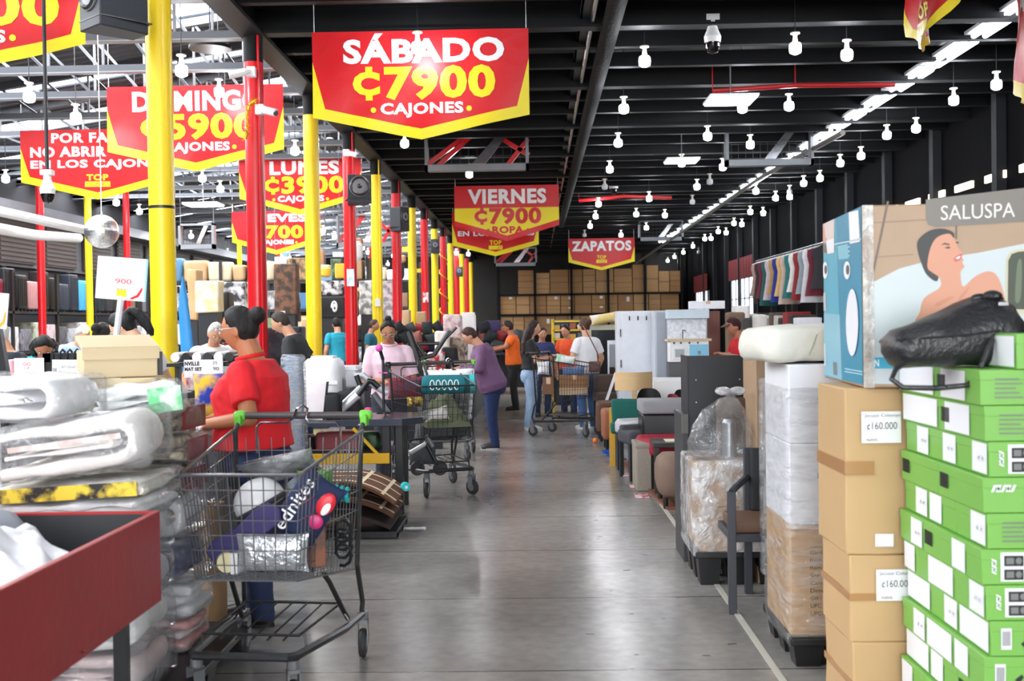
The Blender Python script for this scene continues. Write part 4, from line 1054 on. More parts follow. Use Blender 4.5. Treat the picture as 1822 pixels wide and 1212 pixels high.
cart('black shopping trolley holding a teal roll and olive cloth, by the black table', -.93, 10.1, math.radians(23), m_wire_d, s=1.07, capm=m_blk_plastic)
cart('shopping trolley pushed by the person in the purple jacket', -1.0, 12.65, math.radians(4), m_wire)
cart('black shopping trolley holding brown boxes between the two standing women', .38, 14.95, math.radians(62), m_wire_d, s=1.03, capm=m_blk_plastic)
# ---- goods in the near trolley
def at(o, p): o.location = p; return o
t = thing('white_helmet', 'white and grey helmet lying in the near trolley', 'helmet', P(462, 893, 4.72))
mb = MB(); mb.ell((0, 0, 0), (.11, .12, .1), 24); mb.warp(lambda p: Vector((p.x, p.y, p.z if p.z > -.03 else -.03 + (p.z + .03) * .2))); mb.warp(lambda p: TM(ry=-.5) @ p); mb.fin('shell', mat('white_shell', (228, 228, 230), .3), t, smooth=60)
mb = MB(); mb.tube([TM(ry=-.5) @ Vector((.112 * math.cos(a), .122 * math.sin(a), -.02)) for a in [i * math.pi / 12 for i in range(24)]], .012, 8, closed=True); mb.fin('rim', mat('dark_grey_rim', (52, 52, 56), .5), t)
M_ = TM(ry=.62, rz=.1)
o = cushion('navy blue snack bag with slanted white lettering in the near trolley', P(548, 905, 4.52), .20, .30, .07, (28, 40, 76), name='snack_bag', cat='snack bag', ry=.62, rz=.1)
t2 = MB(); t2.text('ednites', M_ @ frame((-.03, -.042, -.12), (0, 0, 1), (-1, 0, 0)), 0, .23, 0, .055, 0, .01)
t2.fin('lettering', m_ban_wht, o)
t2 = MB(); t2.ell((.05, -.036, .06), (.035, .008, .05), 10, 0, M_); t2.ell((.06, -.04, .045), (.016, .008, .03), 10, 1, M_); t2.ell((.055, -.038, -.02), (.03, .006, .03), 10, 2, M_)
t2.fin('printed_picture', [mat('red_print', (214, 30, 46), .4), m_ban_wht, mat('magenta_print', (200, 40, 110), .4)], o)
mb = MB()
pts = [(-.17, .035), (-.12, .055), (-.02, .04), (.08, .055), (.15, .045), (.175, 0), (.15, -.045), (.08, -.05), (-.02, -.03), (-.12, -.05), (-.17, -.03)]
mb.prism([TM(ry=-.62, rz=0) @ Vector((x, -.012, z)) for x, z in pts], (0, .024, 0))
tag(mb.fin('insole', mat('purple_foam', (58, 50, 104), .7), loc=P(436, 950, 4.46), bevel=.006), 'purple shoe insole slanting in the near trolley', 'insole')
cushion('crumpled silver mailing bag at the front of the near trolley', P(486, 984, 4.43), .29, .155, .06, (176, 180, 186), name='mailing_bag', cat='bag', vs=14)
bpy.data.objects['mailing_bag'].data.materials[0] = mat('silver_film', (190, 193, 198), .22, metal=.55, var=.25, vs=14, bump=.8, bs=22)
t = thing('foam_roller', 'cream round roll with a white wrapper in the near trolley corner', 'roll', P(404, 1000, 4.45))
MB().lathe([(.003, -.03), (.04, -.03), (.042, 0), (.04, .02), (.003, .02)], 20, M=TM(rx=math.pi / 2, rz=.3)).fin('core', mat('cream_foam', (228, 218, 176), .8), t)
MB().box(.02, .05, -.03, .03, -.045, .04).fin('wrapper', m_white, t, bevel=.004)
o = cushion('black garment in a clear bag lying on top of the near trolley', P(500, 833, 4.80), .32, .16, .05, (34, 34, 38), name='bagged_garment', cat='garment', ry=-.22, rx=.9)
cv = cushion('x', Vector((0, -.01, .006)), .33, .17, .06, (220, 220, 224), name='clear_bag', ry=-.22, rx=.9); cv.parent = o; del cv['label']; del cv['category']; cv.data.materials[0] = film('garment_film', .2, bs=16)
cushion('green soft toy in the near trolley', P(560, 850, 4.75), .16, .07, .09, (92, 150, 66), name='soft_toy', cat='toy')
t = thing('spiky_ball_roller', 'teal spiked massage roller in the near trolley', 'roller', P(600, 876, 4.75))
for i in range(5): MB().lathe([(.02, -.008), (.034, -.006), (.034, .006), (.02, .008)], 14, M=TM((-.045 + i * .022, 0, .012 - i * .006), ry=math.pi / 2)).fin('ring', mat('teal_rubber', (30, 190, 196), .4), t)
MB().tube([(-.06, 0, .015), (.055, 0, -.012)], .018, 10).fin('core', m_blk_plastic, t)
t = carton('small brown printed box at the right of the near trolley', -.95, 4.60, .52, .12, .16, .2, rz=.3, m=mat('dark_brown_box', (128, 74, 48), .5, col2=(70, 44, 34), vs=9))
pipe('coiled_hose', 'black coiled hose at the right side of the near trolley', 'hose', [P(612 + 14 * math.cos(i * .7), 930 + i * 1.6 + 16 * math.sin(i * .7), 4.70) for i in range(40)], .008, m_blk_plastic, 6)
cushion('grey lavender bag filling the back of the near trolley', P(500, 960, 4.82), .3, .3, .16, (70, 66, 84), name='cloth_bag', cat='bag')
# ---- goods in the black trolley by the table
t = thing('rolled_towel', 'teal rolled towel with white lettering on the black trolley', 'towel', P(797, 684, 10.25), .05)
mb = MB(); mb.lathe([(.02, -.24), (.075, -.235), (.088, -.18), (.088, .18), (.075, .235), (.02, .24)], 20, M=TM(ry=math.pi / 2)); mb.rough(.01, 9, 4); mb.fin('towel_roll', mat('teal_terry', (18, 112, 122), .85), t, smooth=70)
mb = MB()
for i in range(5): mb.tube([(-.14 + i * .055 + .02 * math.cos(a), -.089, .0 + .045 * math.sin(a)) for a in [k * .5 for k in range(12)]], .005, 5)
mb.fin('white_script', m_ban_wht, t)
MB().lathe([(.06, -.03), (.089, -.02), (.089, .02), (.06, .03)], 16, M=TM((.22, 0, 0), ry=math.pi / 2)).fin('tie_band', mat('turquoise_strap', (60, 196, 204), .5), t)
cushion('white folded towel above the teal roll on the black trolley', P(800, 668, 10.4), .42, .1, .16, (238, 240, 240), name='folded_towel', cat='towel')
cloth_heap('olive green cloth heaped in the black trolley', -.84, 10.0, .40, .5, .60, .28, mat('olive_cloth', (88, 92, 70), .9, bump=.4, bs=10), 4.2, 'cloth', 'olive_cloth', rz=.3)
cushion('red and plum clothes folded at the back of the black trolley', P(722, 690, 10.5), .34, .2, .2, (110, 70, 92), (152, 34, 56), name='folded_clothes', cat='clothing')
cushion('grey and white shoe bag low in the black trolley', P(776, 738, 9.78), .22, .12, .1, (206, 202, 196), (110, 104, 100), name='shoe_bag', cat='bag', ry=-.2)
cushion('yellow floral cloth at the left of the black trolley', P(738, 715, 9.9), .14, .08, .1, (214, 180, 60), (90, 70, 50), name='floral_cloth', cat='cloth', vs=20)
t = thing('folded_stroller', 'folded silver and black stroller stowed under the black trolley', 'stroller', P(760, 828, 9.9))
for sx in (-.11, .09):
    MB().lathe([(.045, -.01), (.062, -.012), (.066, 0), (.062, .012), (.045, .01)], 20, M=TM((sx + .03, -.05, -.02), rx=math.pi / 2, rz=.3)).fin('wheel', m_tyre, t)
    mb = MB()
    for k in range(5): a = k * 2 * math.pi / 5; mb.tube([(sx + .03, -.05, -.02), (sx + .03 + .05 * math.cos(a), -.05, -.02 + .05 * math.sin(a))], .005, 5)
    mb.fin('spokes', m_blk_plastic, t)
MB().tube([(-.14, -.06, .12), (.0, -.06, .2)], .02, 10).fin('silver_tube', mat('brushed_silver', (208, 210, 214), .35, metal=.3), t); MB().tube([(0, -.06, .2), (.09, -.06, .02)], .018, 10).fin('black_tube', m_blk_plastic, t)
MB().tube([(.0, -.06, .27), (.06, -.06, .17)], .022, 10).fin('joint', m_grey, t)
cushion('x', Vector((-.04, .02, .1)), .24, .2, .08, (70, 72, 76), name='seat_fabric'); o = bpy.data.objects['seat_fabric']; o.parent = t; del o['label']; del o['category']
# ---- goods in the trolley between the women
for (u0, u1, v0, v1, c, lab, yy) in [(966, 986, 672, 702, (120, 84, 58), 'small dark brown box at the left of the far trolley', 14.75), (996, 1048, 668, 690, (150, 108, 72), 'wide brown box above another in the far trolley', 14.8), (995, 1046, 690, 703, (196, 170, 136), 'flat tan box at the bottom of the far trolley', 14.8)]:
    a = P((u0 + u1) / 2, v1, yy); carton(lab, a.x, yy + .1, a.z, px(u1 - u0, yy), .2, px(v1 - v0, yy), m=mat('cart_box_%d' % c[0], c, .7))
cushion('white plastic bag hanging over the corner of the far trolley', P(966, 655, 14.85), .16, .18, .12, (240, 240, 242), name='plastic_bag', cat='bag')
cushion('white and green bag lying on top of the far trolley', P(1006, 640, 15.0), .26, .12, .14, (238, 244, 240), (150, 200, 170), name='grocery_bag', cat='bag', ry=.2)
cushion('blue garment inside the far trolley', P(1020, 662, 14.9), .3, .14, .16, (90, 110, 150), name='blue_garment', cat='garment')
cushion('pale cloth in the trolley of the person in purple', P(812, 664, 12.7), .4, .1, .2, (226, 230, 232), name='pale_cloth', cat='cloth')
# ================================================================ people
def head_pts(mb, M, s=1.0):
    n, k = 34, 26; vs = []
    def q(th, ph):
        x, y, z = math.cos(ph) * math.sin(th), -math.cos(ph) * math.cos(th), math.sin(ph)
        X, Y, Z = x * .073, y * .092, z * .112
        if z < 0: X *= 1 - .30 * (-z) ** 1.4; Y *= 1 - (.10 if y < 0 else .38) * (-z) ** 1.2
        if y < 0:
            f = -y
            Y -= .024 * math.exp(-(x / .17) ** 2 - ((z + .17) / .16) ** 2) * f + .010 * math.exp(-(x / .13) ** 2 - ((z - .08) / .2) ** 2) * f
            Y += .010 * (math.exp(-((abs(x) - .36) / .2) ** 2 - ((z - .08) / .12) ** 2)) * f
            Y -= .007 * math.exp(-(x / .3) ** 2 - ((z + .5) / .09) ** 2) * f + .008 * math.exp(-(x / .3) ** 2 - ((z + .8) / .15) ** 2) * f
            Y -= .005 * math.exp(-((abs(x) - .35) / .3) ** 2 - ((z - .25) / .08) ** 2) * f
        return (X * s, Y * s, Z * s)
    mb.loft([[q(2 * math.pi * j / n, -math.pi / 2 * .97 + math.pi * .97 * i / k) for j in range(n)] for i in range(k + 1)], 0, M)
    for sx in (-1, 1): mb.ell((sx * .074 * s, .008 * s, -.012 * s), (.009 * s, .019 * s, .03 * s), 10, 0, M)
def hair_cap(mb, M, s=1.0, line=.02, thick=1.09):
    n, k = 32, 24
    def q(th, ph):
        x, y, z = math.cos(ph) * math.sin(th), -math.cos(ph) * math.cos(th), math.sin(ph)
        f = .8 * z + y * 1.0 + .12 * abs(x) - line
        w = max(0, min(1, f / .12 + .5)); r = .90 + (thick - .90) * w * w * (3 - 2 * w)
        X, Y, Z = x * .076, y * .095, z * .113
        if z < 0: Y *= 1 - (.38 if y > 0 else .1) * (-z) ** 1.2; X *= 1 - .25 * (-z) ** 1.4
        return (X * r * s, Y * r * s, Z * r * s)
    mb.loft([[q(2 * math.pi * j / n, -math.pi / 2 * .97 + math.pi * .97 * i / k) for j in range(n)] for i in range(k + 1)], 0, M)
def hand(mb, elbow, wrist, side, curl=.7, s=1.0, palm=None):
    a = (wrist - elbow).normalized(); nrm = Vector(palm or (0, 0, -1)); nrm = (nrm - a * nrm.dot(a))
    nrm = nrm.normalized() if nrm.length > .05 else a.orthogonal().normalized()
    sd = a.cross(nrm) * side
    f = Matrix(((a.x, sd.x, nrm.x), (a.y, sd.y, nrm.y), (a.z, sd.z, nrm.z)))
    L = lambda x, y, z: wrist + f @ (Vector((x, y, z)) * s)
    mb.cap(L(-.01, 0, 0), L(.03, .0, .002), .021 * s, .022 * s, 10)
    mb.cap(L(.02, .018, .002), L(.075, .024, .004), .016 * s, .012 * s, 8); mb.cap(L(.02, -.016, .002), L(.07, -.024, .004), .016 * s, .011 * s, 8); mb.cap(L(.03, 0, .002), L(.078, 0, .004), .016 * s, .013 * s, 8)
    for k, (y, l) in enumerate(((.03, .062), (.010, .072), (-.010, .067), (-.028, .05))):
        p = [Vector((.078, y, .004))]; ang = curl * (.35 + .08 * k)
        for q in (.46, .32, .24):
            p.append(p[-1] + Vector((math.cos(ang), (y * .35) * (1 - curl * .6), math.sin(ang))) * l * q); ang += curl * .75
        for i in range(3): mb.cap(L(*p[i]), L(*p[i + 1]), (.0088 - .001 * i) * s, (.008 - .001 * i) * s, 7)
    p = [Vector((.012, .020, .006)), Vector((.042, .047, .02)), Vector((.068, .05, .034)), Vector((.086, .042, .042))]
    for i in range(3): mb.cap(L(*p[i]), L(*p[i + 1]), (.0115 - .0015 * i) * s, (.0095 - .001 * i) * s, 7)
def person(label, x, y, rz, H_=1.6, fat=1.0, lean=0.0, nod=0.0, turn=0.0, skin=(190, 134, 100), top=(200, 30, 36), bottom=(44, 58, 92), shoe=(30, 30, 32), hair='short', hairc=(34, 28, 26), sleeve=.55,
           armL=None, armR=None, legs=None, vox=.010, glasses=False, top2=None, belly=0.0, bust=0.0, sole=None, group=None, loose=1.0, hem=.50, curl=.7, necklace=False, beard=False, collar=False, z0=0.0):
    t = thing('person', label, 'person', (x, y, z0), rz, group)
    h = H_; V = lambda a: Vector((a[0] * h, a[1] * h, a[2] * h))
    Rl = Matrix.Rotation(lean, 3, 'X'); pv = Vector((0, 0, .50 * h))
    up = lambda a: pv + Rl @ (V(a) - pv)            # lean > 0 bows towards -y
    S = {-1: up((-.102 * (.85 + .15 * fat), .005, .785)), 1: up((.102 * (.85 + .15 * fat), .005, .785))}
    def arm(spec, sx):
        d = spec or ((sx * .155, .02, .625), (sx * .16, -.04, .475))
        return V(d[0]), V(d[1])
    AR = {-1: arm(armR, -1), 1: arm(armL, 1)}
    lg = legs or {}
    hip = {sx: V((sx * .052 * (.7 + .3 * fat), 0, .485)) for sx in (-1, 1)}
    LG = {}
    for sx in (-1, 1):
        d = lg.get(sx, ((sx * .058, -.012, .275), (sx * .06, .015, .05)))
        LG[sx] = (V(d[0]), V(d[1]))
    nb = up((0, .005, .825)); Rh = Rl @ Matrix.Rotation(nod, 3, 'X') @ Matrix.Rotation(turn, 3, 'Z')
    hc = up((0, -.012, .858)) + (Rl @ Matrix.Rotation(nod, 3, 'X')) @ Vector((0, -.018 * h, .068 * h))
    hs = h / 1.66 * 1.03
    HM = Matrix.Translation(hc) @ Rh.to_4x4()
    def torso(mb, g, z_lo=.47, z_hi=.825, add=0.0, fl=1.0):
        prof = [(.455, .088, .066, 0), (.50, .098, .074, .004), (.55, .092, .070, 0), (.60, .084, .064, -.002), (.66, .088, .066, -.002), (.72, .094, .070, -.002), (.77, .098, .062, .002), (.80, .085, .05, .006), (.825, .058, .042, .008), (.84, .038, .036, .006)]
        rings = []
        for z, rx, ry, yo in prof:
            if z < z_lo or z > z_hi: continue
            ft = fat if z < .78 else 1 + (fat - 1) * .5
            bl = belly * math.exp(-((z - .58) / .08) ** 2); bu = bust * math.exp(-((z - .715) / .045) ** 2)
            RX = rx * ft * g * h + add; RY = ry * ft * g * h + add
            lx = fl if z < .62 else 1
            r = []
            for j in range(24):
                a = 2 * math.pi * j / 24; yy = math.sin(a) * RY * lx
                if yy < 0: yy -= (bl + bu * (1 - .5 * abs(math.cos(2 * a - math.pi)) * 0)) * h * (-math.sin(a)) ** 1.5
                r.append(up((0, yo, z)) + (Rl @ Vector((math.cos(a) * RX * lx, yy, 0))))
            rings.append(r)
        mb.loft(rings)
    # body: one continuous skin
    mb = MB(); head_pts(mb, HM, hs)
    mb.cap(up((0, .012, .79)), hc + Rh @ Vector((0, .018 * hs, -.045 * hs)), .037 * h * (.8 + .2 * fat), .033 * h * (.85 + .15 * fat), 14)
    torso(mb, .88)
    for sx in (-1, 1):
        e, w = AR[sx]; af = .75 + .25 * fat
        mb.cap(S[sx], e, .031 * h * af, .024 * h * af, 12); mb.cap(e, w, .024 * h * af, .0155 * h * (.9 + .1 * fat), 12)
        hand(mb, e, w, -sx, curl, h / 1.65)
        k, a = LG[sx]
        mb.cap(hip[sx], k, .048 * h * (.7 + .3 * fat), .030 * h, 12); mb.cap(k, a, .031 * h, .02 * h, 12)
        mb.cap(a + Vector((0, 0, -.006 * h)), a + Vector((0, -.06 * h, -.034 * h)), .018 * h, .011 * h, 8)
    mb.solid(vox * .8, 2)
    mb.fin('body', mat('skin_%d_%d_%d' % skin, skin, .5, var=.08, vs=9), t, smooth=180)
    # face details
    mb = MB(); ir = MB()
    for sx in (-1, 1):
        mb.ell((sx * .029 * hs, -.0795 * hs, .011 * hs), (.0125 * hs, .007 * hs, .006 * hs), 10, 0, HM); ir.ell((sx * .029 * hs, -.0855 * hs, .011 * hs), (.0058 * hs, .0035 * hs, .0058 * hs), 10, 0, HM)
        ir.tube([HM @ Vector((sx * (.014 + .009 * k) * hs, (-.088 + .003 * k * k * .8) * hs, (.028 + .004 * k - .0016 * k * k) * hs)) for k in range(4)], .0028 * hs, 5)
    mb.fin('eyes', mat('eye_white', (232, 228, 224), .25), t); ir.fin('brows_and_irises', mat('dark_brow', (32, 24, 22), .6), t)
    mb = MB(); mb.ell((0, -.0925 * hs, -.055 * hs), (.022 * hs, .007 * hs, .0045 * hs), 12, 0, HM); mb.ell((0, -.091 * hs, -.063 * hs), (.018 * hs, .007 * hs, .005 * hs), 12, 0, HM)
    mb.fin('lips', mat('lips_%d' % skin[0], (min(255, int(skin[0] * .9)), int(skin[1] * .62), int(skin[2] * .68)), .4), t)
    # hair
    mb = MB()
    if hair != 'none':
        hair_cap(mb, HM, hs, {'short': .06, 'cap': .0, 'receding': .3}.get(hair, .02), 1.1 if hair != 'short' else 1.07)
        if hair == 'bun': mb.ell((0, .105 * hs, .052 * hs), (.05 * hs, .045 * hs, .048 * hs), 14, 0, HM); mb.ell((0, .085 * hs, .04 * hs), (.045 * hs, .04 * hs, .045 * hs), 12, 0, HM)
        if hair == 'topbun': mb.ell((0, .03 * hs, .125 * hs), (.036 * hs, .036 * hs, .034 * hs), 14, 0, HM)
        if hair == 'ponytail':
            mb.tube([HM @ (Vector(p) * hs) for p in ((0, .085, .05), (0, .125, .05), (0, .15, .0), (0, .15, -.08), (0, .14, -.16), (0, .13, -.2))], [.028 * hs, .034 * hs, .042 * hs, .042 * hs, .03 * hs, .008 * hs], 12)
        if hair in ('long', 'medium'):
            zz = -.46 if hair == 'long' else -.22
            for xx in (-.06, -.03, 0, .03, .06):
                mb.tube([HM @ (Vector((xx * .9, .05, .02)) * hs), HM @ (Vector((xx * 1.15, .085, -.08)) * hs), HM @ (Vector((xx * 1.35, .11, zz * .5)) * hs), HM @ (Vector((xx * 1.25, .10, zz * .8)) * hs), HM @ (Vector((xx * .9, .095, zz)) * hs)], [.04 * hs, .05 * hs, .048 * hs, .042 * hs, .012 * hs], 10)
            for sx in (-1, 1): mb.tube([HM @ (Vector((sx * .06, .02, .02)) * hs), HM @ (Vector((sx * .085, .03, -.06)) * hs), HM @ (Vector((sx * .09, .05, -.16)) * hs)], [.03 * hs, .03 * hs, .02 * hs], 8)
        mb.solid(max(.006, vox * .7), 1); mb.rough(.006, 30, 3, (1, 1, .5))
        mb.fin('hair', mat('hair_%d_%d_%d' % hairc, hairc, .5, var=.5, vs=30, stretch=(6, 6, 1), bump=.5, bs=40, spec=.3), t, smooth=180)
    if hair == 'cap':
        mb = MB(); mb.prism([(a * .07 * hs, -.09 * hs - .07 * hs * math.sqrt(max(0, 1 - a * a)), .05 * hs) for a in [k / 6 - 1 for k in range(13)]] + [(.07 * hs, -.06 * hs, .055 * hs), (-.07 * hs, -.06 * hs, .055 * hs)], (0, 0, .006), 0, HM)
        mb.fin('cap_peak', mat('hair_%d_%d_%d' % hairc, hairc, .38, var=.5, vs=30, stretch=(6, 6, 1), bump=.5, bs=40), t)
    if glasses:
        mb = MB()
        for sx in (-1, 1):
            mb.tube([HM @ Vector((sx * .031 * hs + .022 * hs * math.cos(a), (-.104 + .012 * abs(math.cos(a)) * 0) * hs, .008 * hs + .017 * hs * math.sin(a))) for a in [k * math.pi / 8 for k in range(16)]], .0022, 6, closed=True)
            mb.tube([HM @ Vector((sx * .053 * hs, -.104 * hs, .012 * hs)), HM @ Vector((sx * .079 * hs, -.07 * hs, .014 * hs)), HM @ Vector((sx * .082 * hs, .004 * hs, .008 * hs))], .002, 5)
        mb.tube([HM @ Vector((-.009 * hs, -.106 * hs, .012 * hs)), HM @ Vector((.009 * hs, -.106 * hs, .012 * hs))], .002, 5)
        mb.fin('glasses', mat('silver_glasses', (190, 190, 194), .25, metal=.6), t)
    # shirt
    mb = MB(); torso(mb, 1.0, hem - .03, .825, .012 * loose, 1.0 + .05 * loose)
    for sx in (-1, 1):
        e, w = AR[sx]; af = .75 + .25 * fat; r1 = .034 * h * af + .010 * loose; r2 = .027 * h * af + .010 * loose
        mb.cap(up((sx * .05, .005, .80)), S[sx] + Vector((0, 0, .004 * h)), .026 * h, r1 * .9, 12)
        if sleeve > 0:
            if sleeve <= 1:
                q = S[sx].lerp(e, sleeve * 1.12); rr = r1 + (r2 - r1) * sleeve + .006 * loose
                mb.tube([S[sx], S[sx].lerp(e, .2), q], [r1, r1, rr], 14)
                mb.ell(S[sx], (r1 * .97, r1, r1 * .95), 12)
            else:
                mb.cap(S[sx], e, r1, r2, 12); mb.cap(e, e.lerp(w, .5), r2, .022 * h + .008, 12); mb.tube([e.lerp(w, .45), e.lerp(w, sleeve - 1)], [.022 * h + .008, .019 * h + .007], 12)
    mb.solid(vox, 2); mb.rough(.010 * loose, 7, x * 3 + y, (1, 1, .7)); mb.rough(.004, 22, y)
    sh = mb.fin('shirt', mat('shirt_%d_%d_%d' % top, top, .8, var=.06, vs=9, col2=top2, bump=.12, bs=30), t, smooth=180)
    if collar:
        mb = MB()
        cpt = up((0, -.004, .835))
        mb.tube([cpt + Rl @ Vector((.046 * h * math.cos(a), .042 * h * math.sin(a) - .004 * h, .006 * h * math.sin(a))) for a in [k * math.pi / 10 for k in range(20)]], .010, 8, closed=True)
        mb.fin('collar', mat('shirt_%d_%d_%d' % top, top, .8, var=.06, vs=9, bump=.12, bs=30), t)
    if necklace:
        mb = MB(); cpt = up((0, -.006, .842)); pts = [cpt + Rl @ Vector((.040 * h * math.cos(a), .040 * h * math.sin(a), .010 * h * math.sin(a))) for a in [k * math.pi / 14 for k in range(28)]]
        for p in pts: mb.ell(p, (.004, .004, .004), 6)
        mb.fin('bead_necklace', mat('gold_beads', (196, 156, 80), .3, metal=.7), t)
    # trousers
    mb = MB()
    pf = fat if fat < 1.2 else 1.2 + (fat - 1.2) * .8
    rings = []
    for z, rx, ry, yo in ((.565, .080, .062, 0), (.54, .09, .070, 0), (.50, .1, .078, .006), (.455, .092, .072, .006), (.43, .078, .058, .004)):
        rings.append([V((0, yo, z)) + Vector((math.cos(a) * (rx * pf * h + .006), math.sin(a) * (ry * pf * h + .006), 0)) for a in [2 * math.pi * j / 20 for j in range(20)]])
    mb.loft(rings)
    for sx in (-1, 1):
        k, a = LG[sx]
        mb.tube([hip[sx], hip[sx].lerp(k, .35), k, k.lerp(a, .45), a + Vector((0, .004, -.028 * h))], [.056 * h * (.6 + .4 * pf) + .004, .052 * h * (.6 + .4 * pf) + .004, .038 * h * (.7 + .3 * pf) + .005, .034 * h * (.75 + .25 * pf) + .006, .03 * h + .010], 14)
        mb.ell(hip[sx], (.058 * h * pf, .062 * h * pf, .06 * h), 12)
    mb.solid(vox, 2); mb.rough(.008, 9, y + 1, (1, 1, .6)); mb.rough(.004, 26, x, (1, 1, 1.6))
    mb.fin('trousers', mat('trousers_%d_%d_%d' % bottom, bottom, .85, var=.22, vs=5, bump=.15, bs=60), t, smooth=180)
    for sx in (-1, 1):
        k, a = LG[sx]; fx = a.x; fz = max(0, a.z - .05 * h)
        mb = MB(); L_ = .145 * h
        def ring(q, w, hh):
            yy = a.y + .035 * h - L_ * q
            return [(fx + w * math.cos(b) , yy, fz + .004 + hh * .5 + hh * .5 * math.sin(b) if math.sin(b) > 0 else fz + .004 + hh * .5 + (hh * .5) * max(-1, 1.6 * math.sin(b))) for b in [2 * math.pi * j / 14 for j in range(14)]]
        mb.loft([ring(0, .012, .04), ring(.04, .024, .07), ring(.2, .03, .085), ring(.4, .032, .08), ring(.6, .038, .058), ring(.8, .04, .045), ring(.95, .028, .036), ring(1, .008, .03)])
        sm = [mat('shoe_%d_%d_%d' % shoe, shoe, .5)]
        so = mb.fin('shoe', sm, t, smooth=70)
        mb = MB(); mb.loft([[(p[0], p[1], fz + z) for p in [ (fx + w_ * math.cos(b), a.y + .035 * h - L_ * .5 - L_ * .52 * math.sin(b), 0) for b in [2 * math.pi * j / 16 for j in range(16)] for w_ in (.04,)]] for z in (.0, .016)])
        mb.fin('sole', mat('sole_%d' % (sole or shoe)[0], sole or shoe, .6), so)
    return t
PI = math.pi
# the clerk beside the bedding
person('person in a red polo shirt, glasses and jeans standing behind the near trolley', -1.43, 5.70, -PI / 2 - .16, 1.615, 1.42, lean=.04, nod=.12, skin=(176, 112, 76), top=(214, 22, 34), bottom=(38, 52, 88), shoe=(26, 26, 28), hair='bun', hairc=(26, 22, 22),
       sleeve=.62, armL=((.165, .045, .655), (.10, -.135, .628)), armR=((-.16, .0, .65), (-.06, -.16, .64)), vox=.008, glasses=True, belly=.035, bust=.03, necklace=True, hem=.535, legs={-1: ((-.058, -.03, .275), (-.062, -.045, .05)), 1: ((.062, .02, .275), (.07, .035, .05))}, collar=True)
# pink polo
person('person in a pale pink polo and glasses looking down at a phone', -1.45, 11.0, .12, 1.58, 1.12, lean=.10, nod=.36, skin=(176, 118, 84), top=(238, 206, 220), bottom=(50, 52, 66), hair='topbun', hairc=(24, 20, 20), sleeve=.72,
       armL=((.15, -.03, .60), (.03, -.15, .61)), armR=((-.15, -.03, .60), (-.03, -.15, .61)), glasses=True, bust=.02, vox=.009, collar=True)
person('person in a mauve jacket and blue jeans bending over a trolley', -.54, 13.45, -PI / 2 + .05, 1.53, 1.38, lean=.30, nod=.30, skin=(206, 150, 120), top=(116, 82, 118), bottom=(34, 50, 92), shoe=(20, 20, 22), hair='short', hairc=(58, 34, 26), sleeve=1.9,
       armL=((.15, -.10, .63), (.08, -.27, .62)), armR=((-.12, -.12, .63), (-.06, -.27, .63)), glasses=True, hem=.46, vox=.009, sole=(200, 200, 200), loose=1.3)
person('person with long dark hair, black tee and pale jeans beside the far trolley', -.10, 15.72, PI / 2 + .15, 1.54, 1.02, nod=.12, skin=(206, 152, 122), top=(28, 27, 30), bottom=(150, 176, 206), shoe=(236, 236, 236), hair='long', hairc=(44, 28, 24), sleeve=.6,
       armR=((-.14, -.03, .63), (-.08, -.20, .67)), armL=((.14, -.05, .63), (.05, -.2, .67)), bust=.02, vox=.009, hem=.56)
person('person in a white tee and jeans seen from behind at the far trolley', 0.70, 15.80, -PI + .62, 1.56, 1.12, nod=.05, skin=(214, 164, 132), top=(240, 240, 244), bottom=(74, 108, 158), shoe=(238, 238, 238), hair='bun', hairc=(84, 58, 44), sleeve=.6,
       armL=((.17, .0, .63), (.12, -.12, .55)), armR=((-.17, .0, .63), (-.15, -.05, .50)), glasses=True, vox=.009, hem=.52)
t = thing('shoulder_bag', 'brown leather shoulder bag on the person in the white tee', 'handbag', P(1058, 652, 15.55))
cb = MB(); rbox(cb, .16, .1, .15, .03); cb.warp(lambda p: p - Vector((0, 0, .08))); cb.fin('bag_body', mat('brown_leather', (116, 62, 46), .4), t, smooth=60)
MB().tube([Vector(p) for p in ((.05, 0, .06), (.03, -.12, .2), (-.06, -.17, .38), (-.12, -.15, .5), (-.15, 0, .56))], .008, 6).fin('strap', mat('brown_leather', (116, 62, 46), .4), t)
BG = dict(vox=.013)
person('person with a black ponytail and white top bending by the white sign', -2.98, 8.6, -PI / 2 - .1, 1.70, 1.0, lean=.16, nod=.55, skin=(222, 170, 138), top=(246, 244, 244), hair='ponytail', hairc=(18, 17, 18), vox=.010)
person('person with a flower clip in a black bun and a purple collar', -4.22, 10.6, PI - .2, 1.58, 1.1, lean=.15, skin=(190, 136, 104), top=(248, 246, 246), top2=None, hair='bun', hairc=(20, 19, 20), **BG)
p = P(152, 586, 10.45); mb = MB()
for k in range(6): a = k * PI / 3; mb.ell((.025 * math.cos(a), 0, .025 * math.sin(a)), (.02, .008, .02), 8)
mb.ell((0, -.006, 0), (.012, .008, .012), 8)
tag(mb.fin('flower_clip', mat('cream_petal', (246, 236, 190), .6), loc=p), 'cream flower hair clip in a black bun', 'hair clip')
person('grey haired person in a pale blue shirt behind the teal one', -5.5, 13.2, .7, 1.66, 1.05, lean=.42, nod=.3, skin=(214, 158, 128), top=(160, 190, 226), hair='short', hairc=(170, 166, 160), **BG)
person('black haired person in a teal tee bending at the far left', -4.42, 10.0, .4, 1.58, 1.0, lean=.42, nod=.4, skin=(170, 112, 84), top=(40, 182, 198), hair='medium', hairc=(20, 18, 18), **BG)
person('person in a dark jacket and white cap cut by the left edge', -3.95, 8.4, -PI / 2, 1.62, 1.1, lean=.1, nod=.2, skin=(200, 146, 114), top=(52, 58, 70), hair='cap', hairc=(232, 232, 232), sleeve=1.9, **BG)
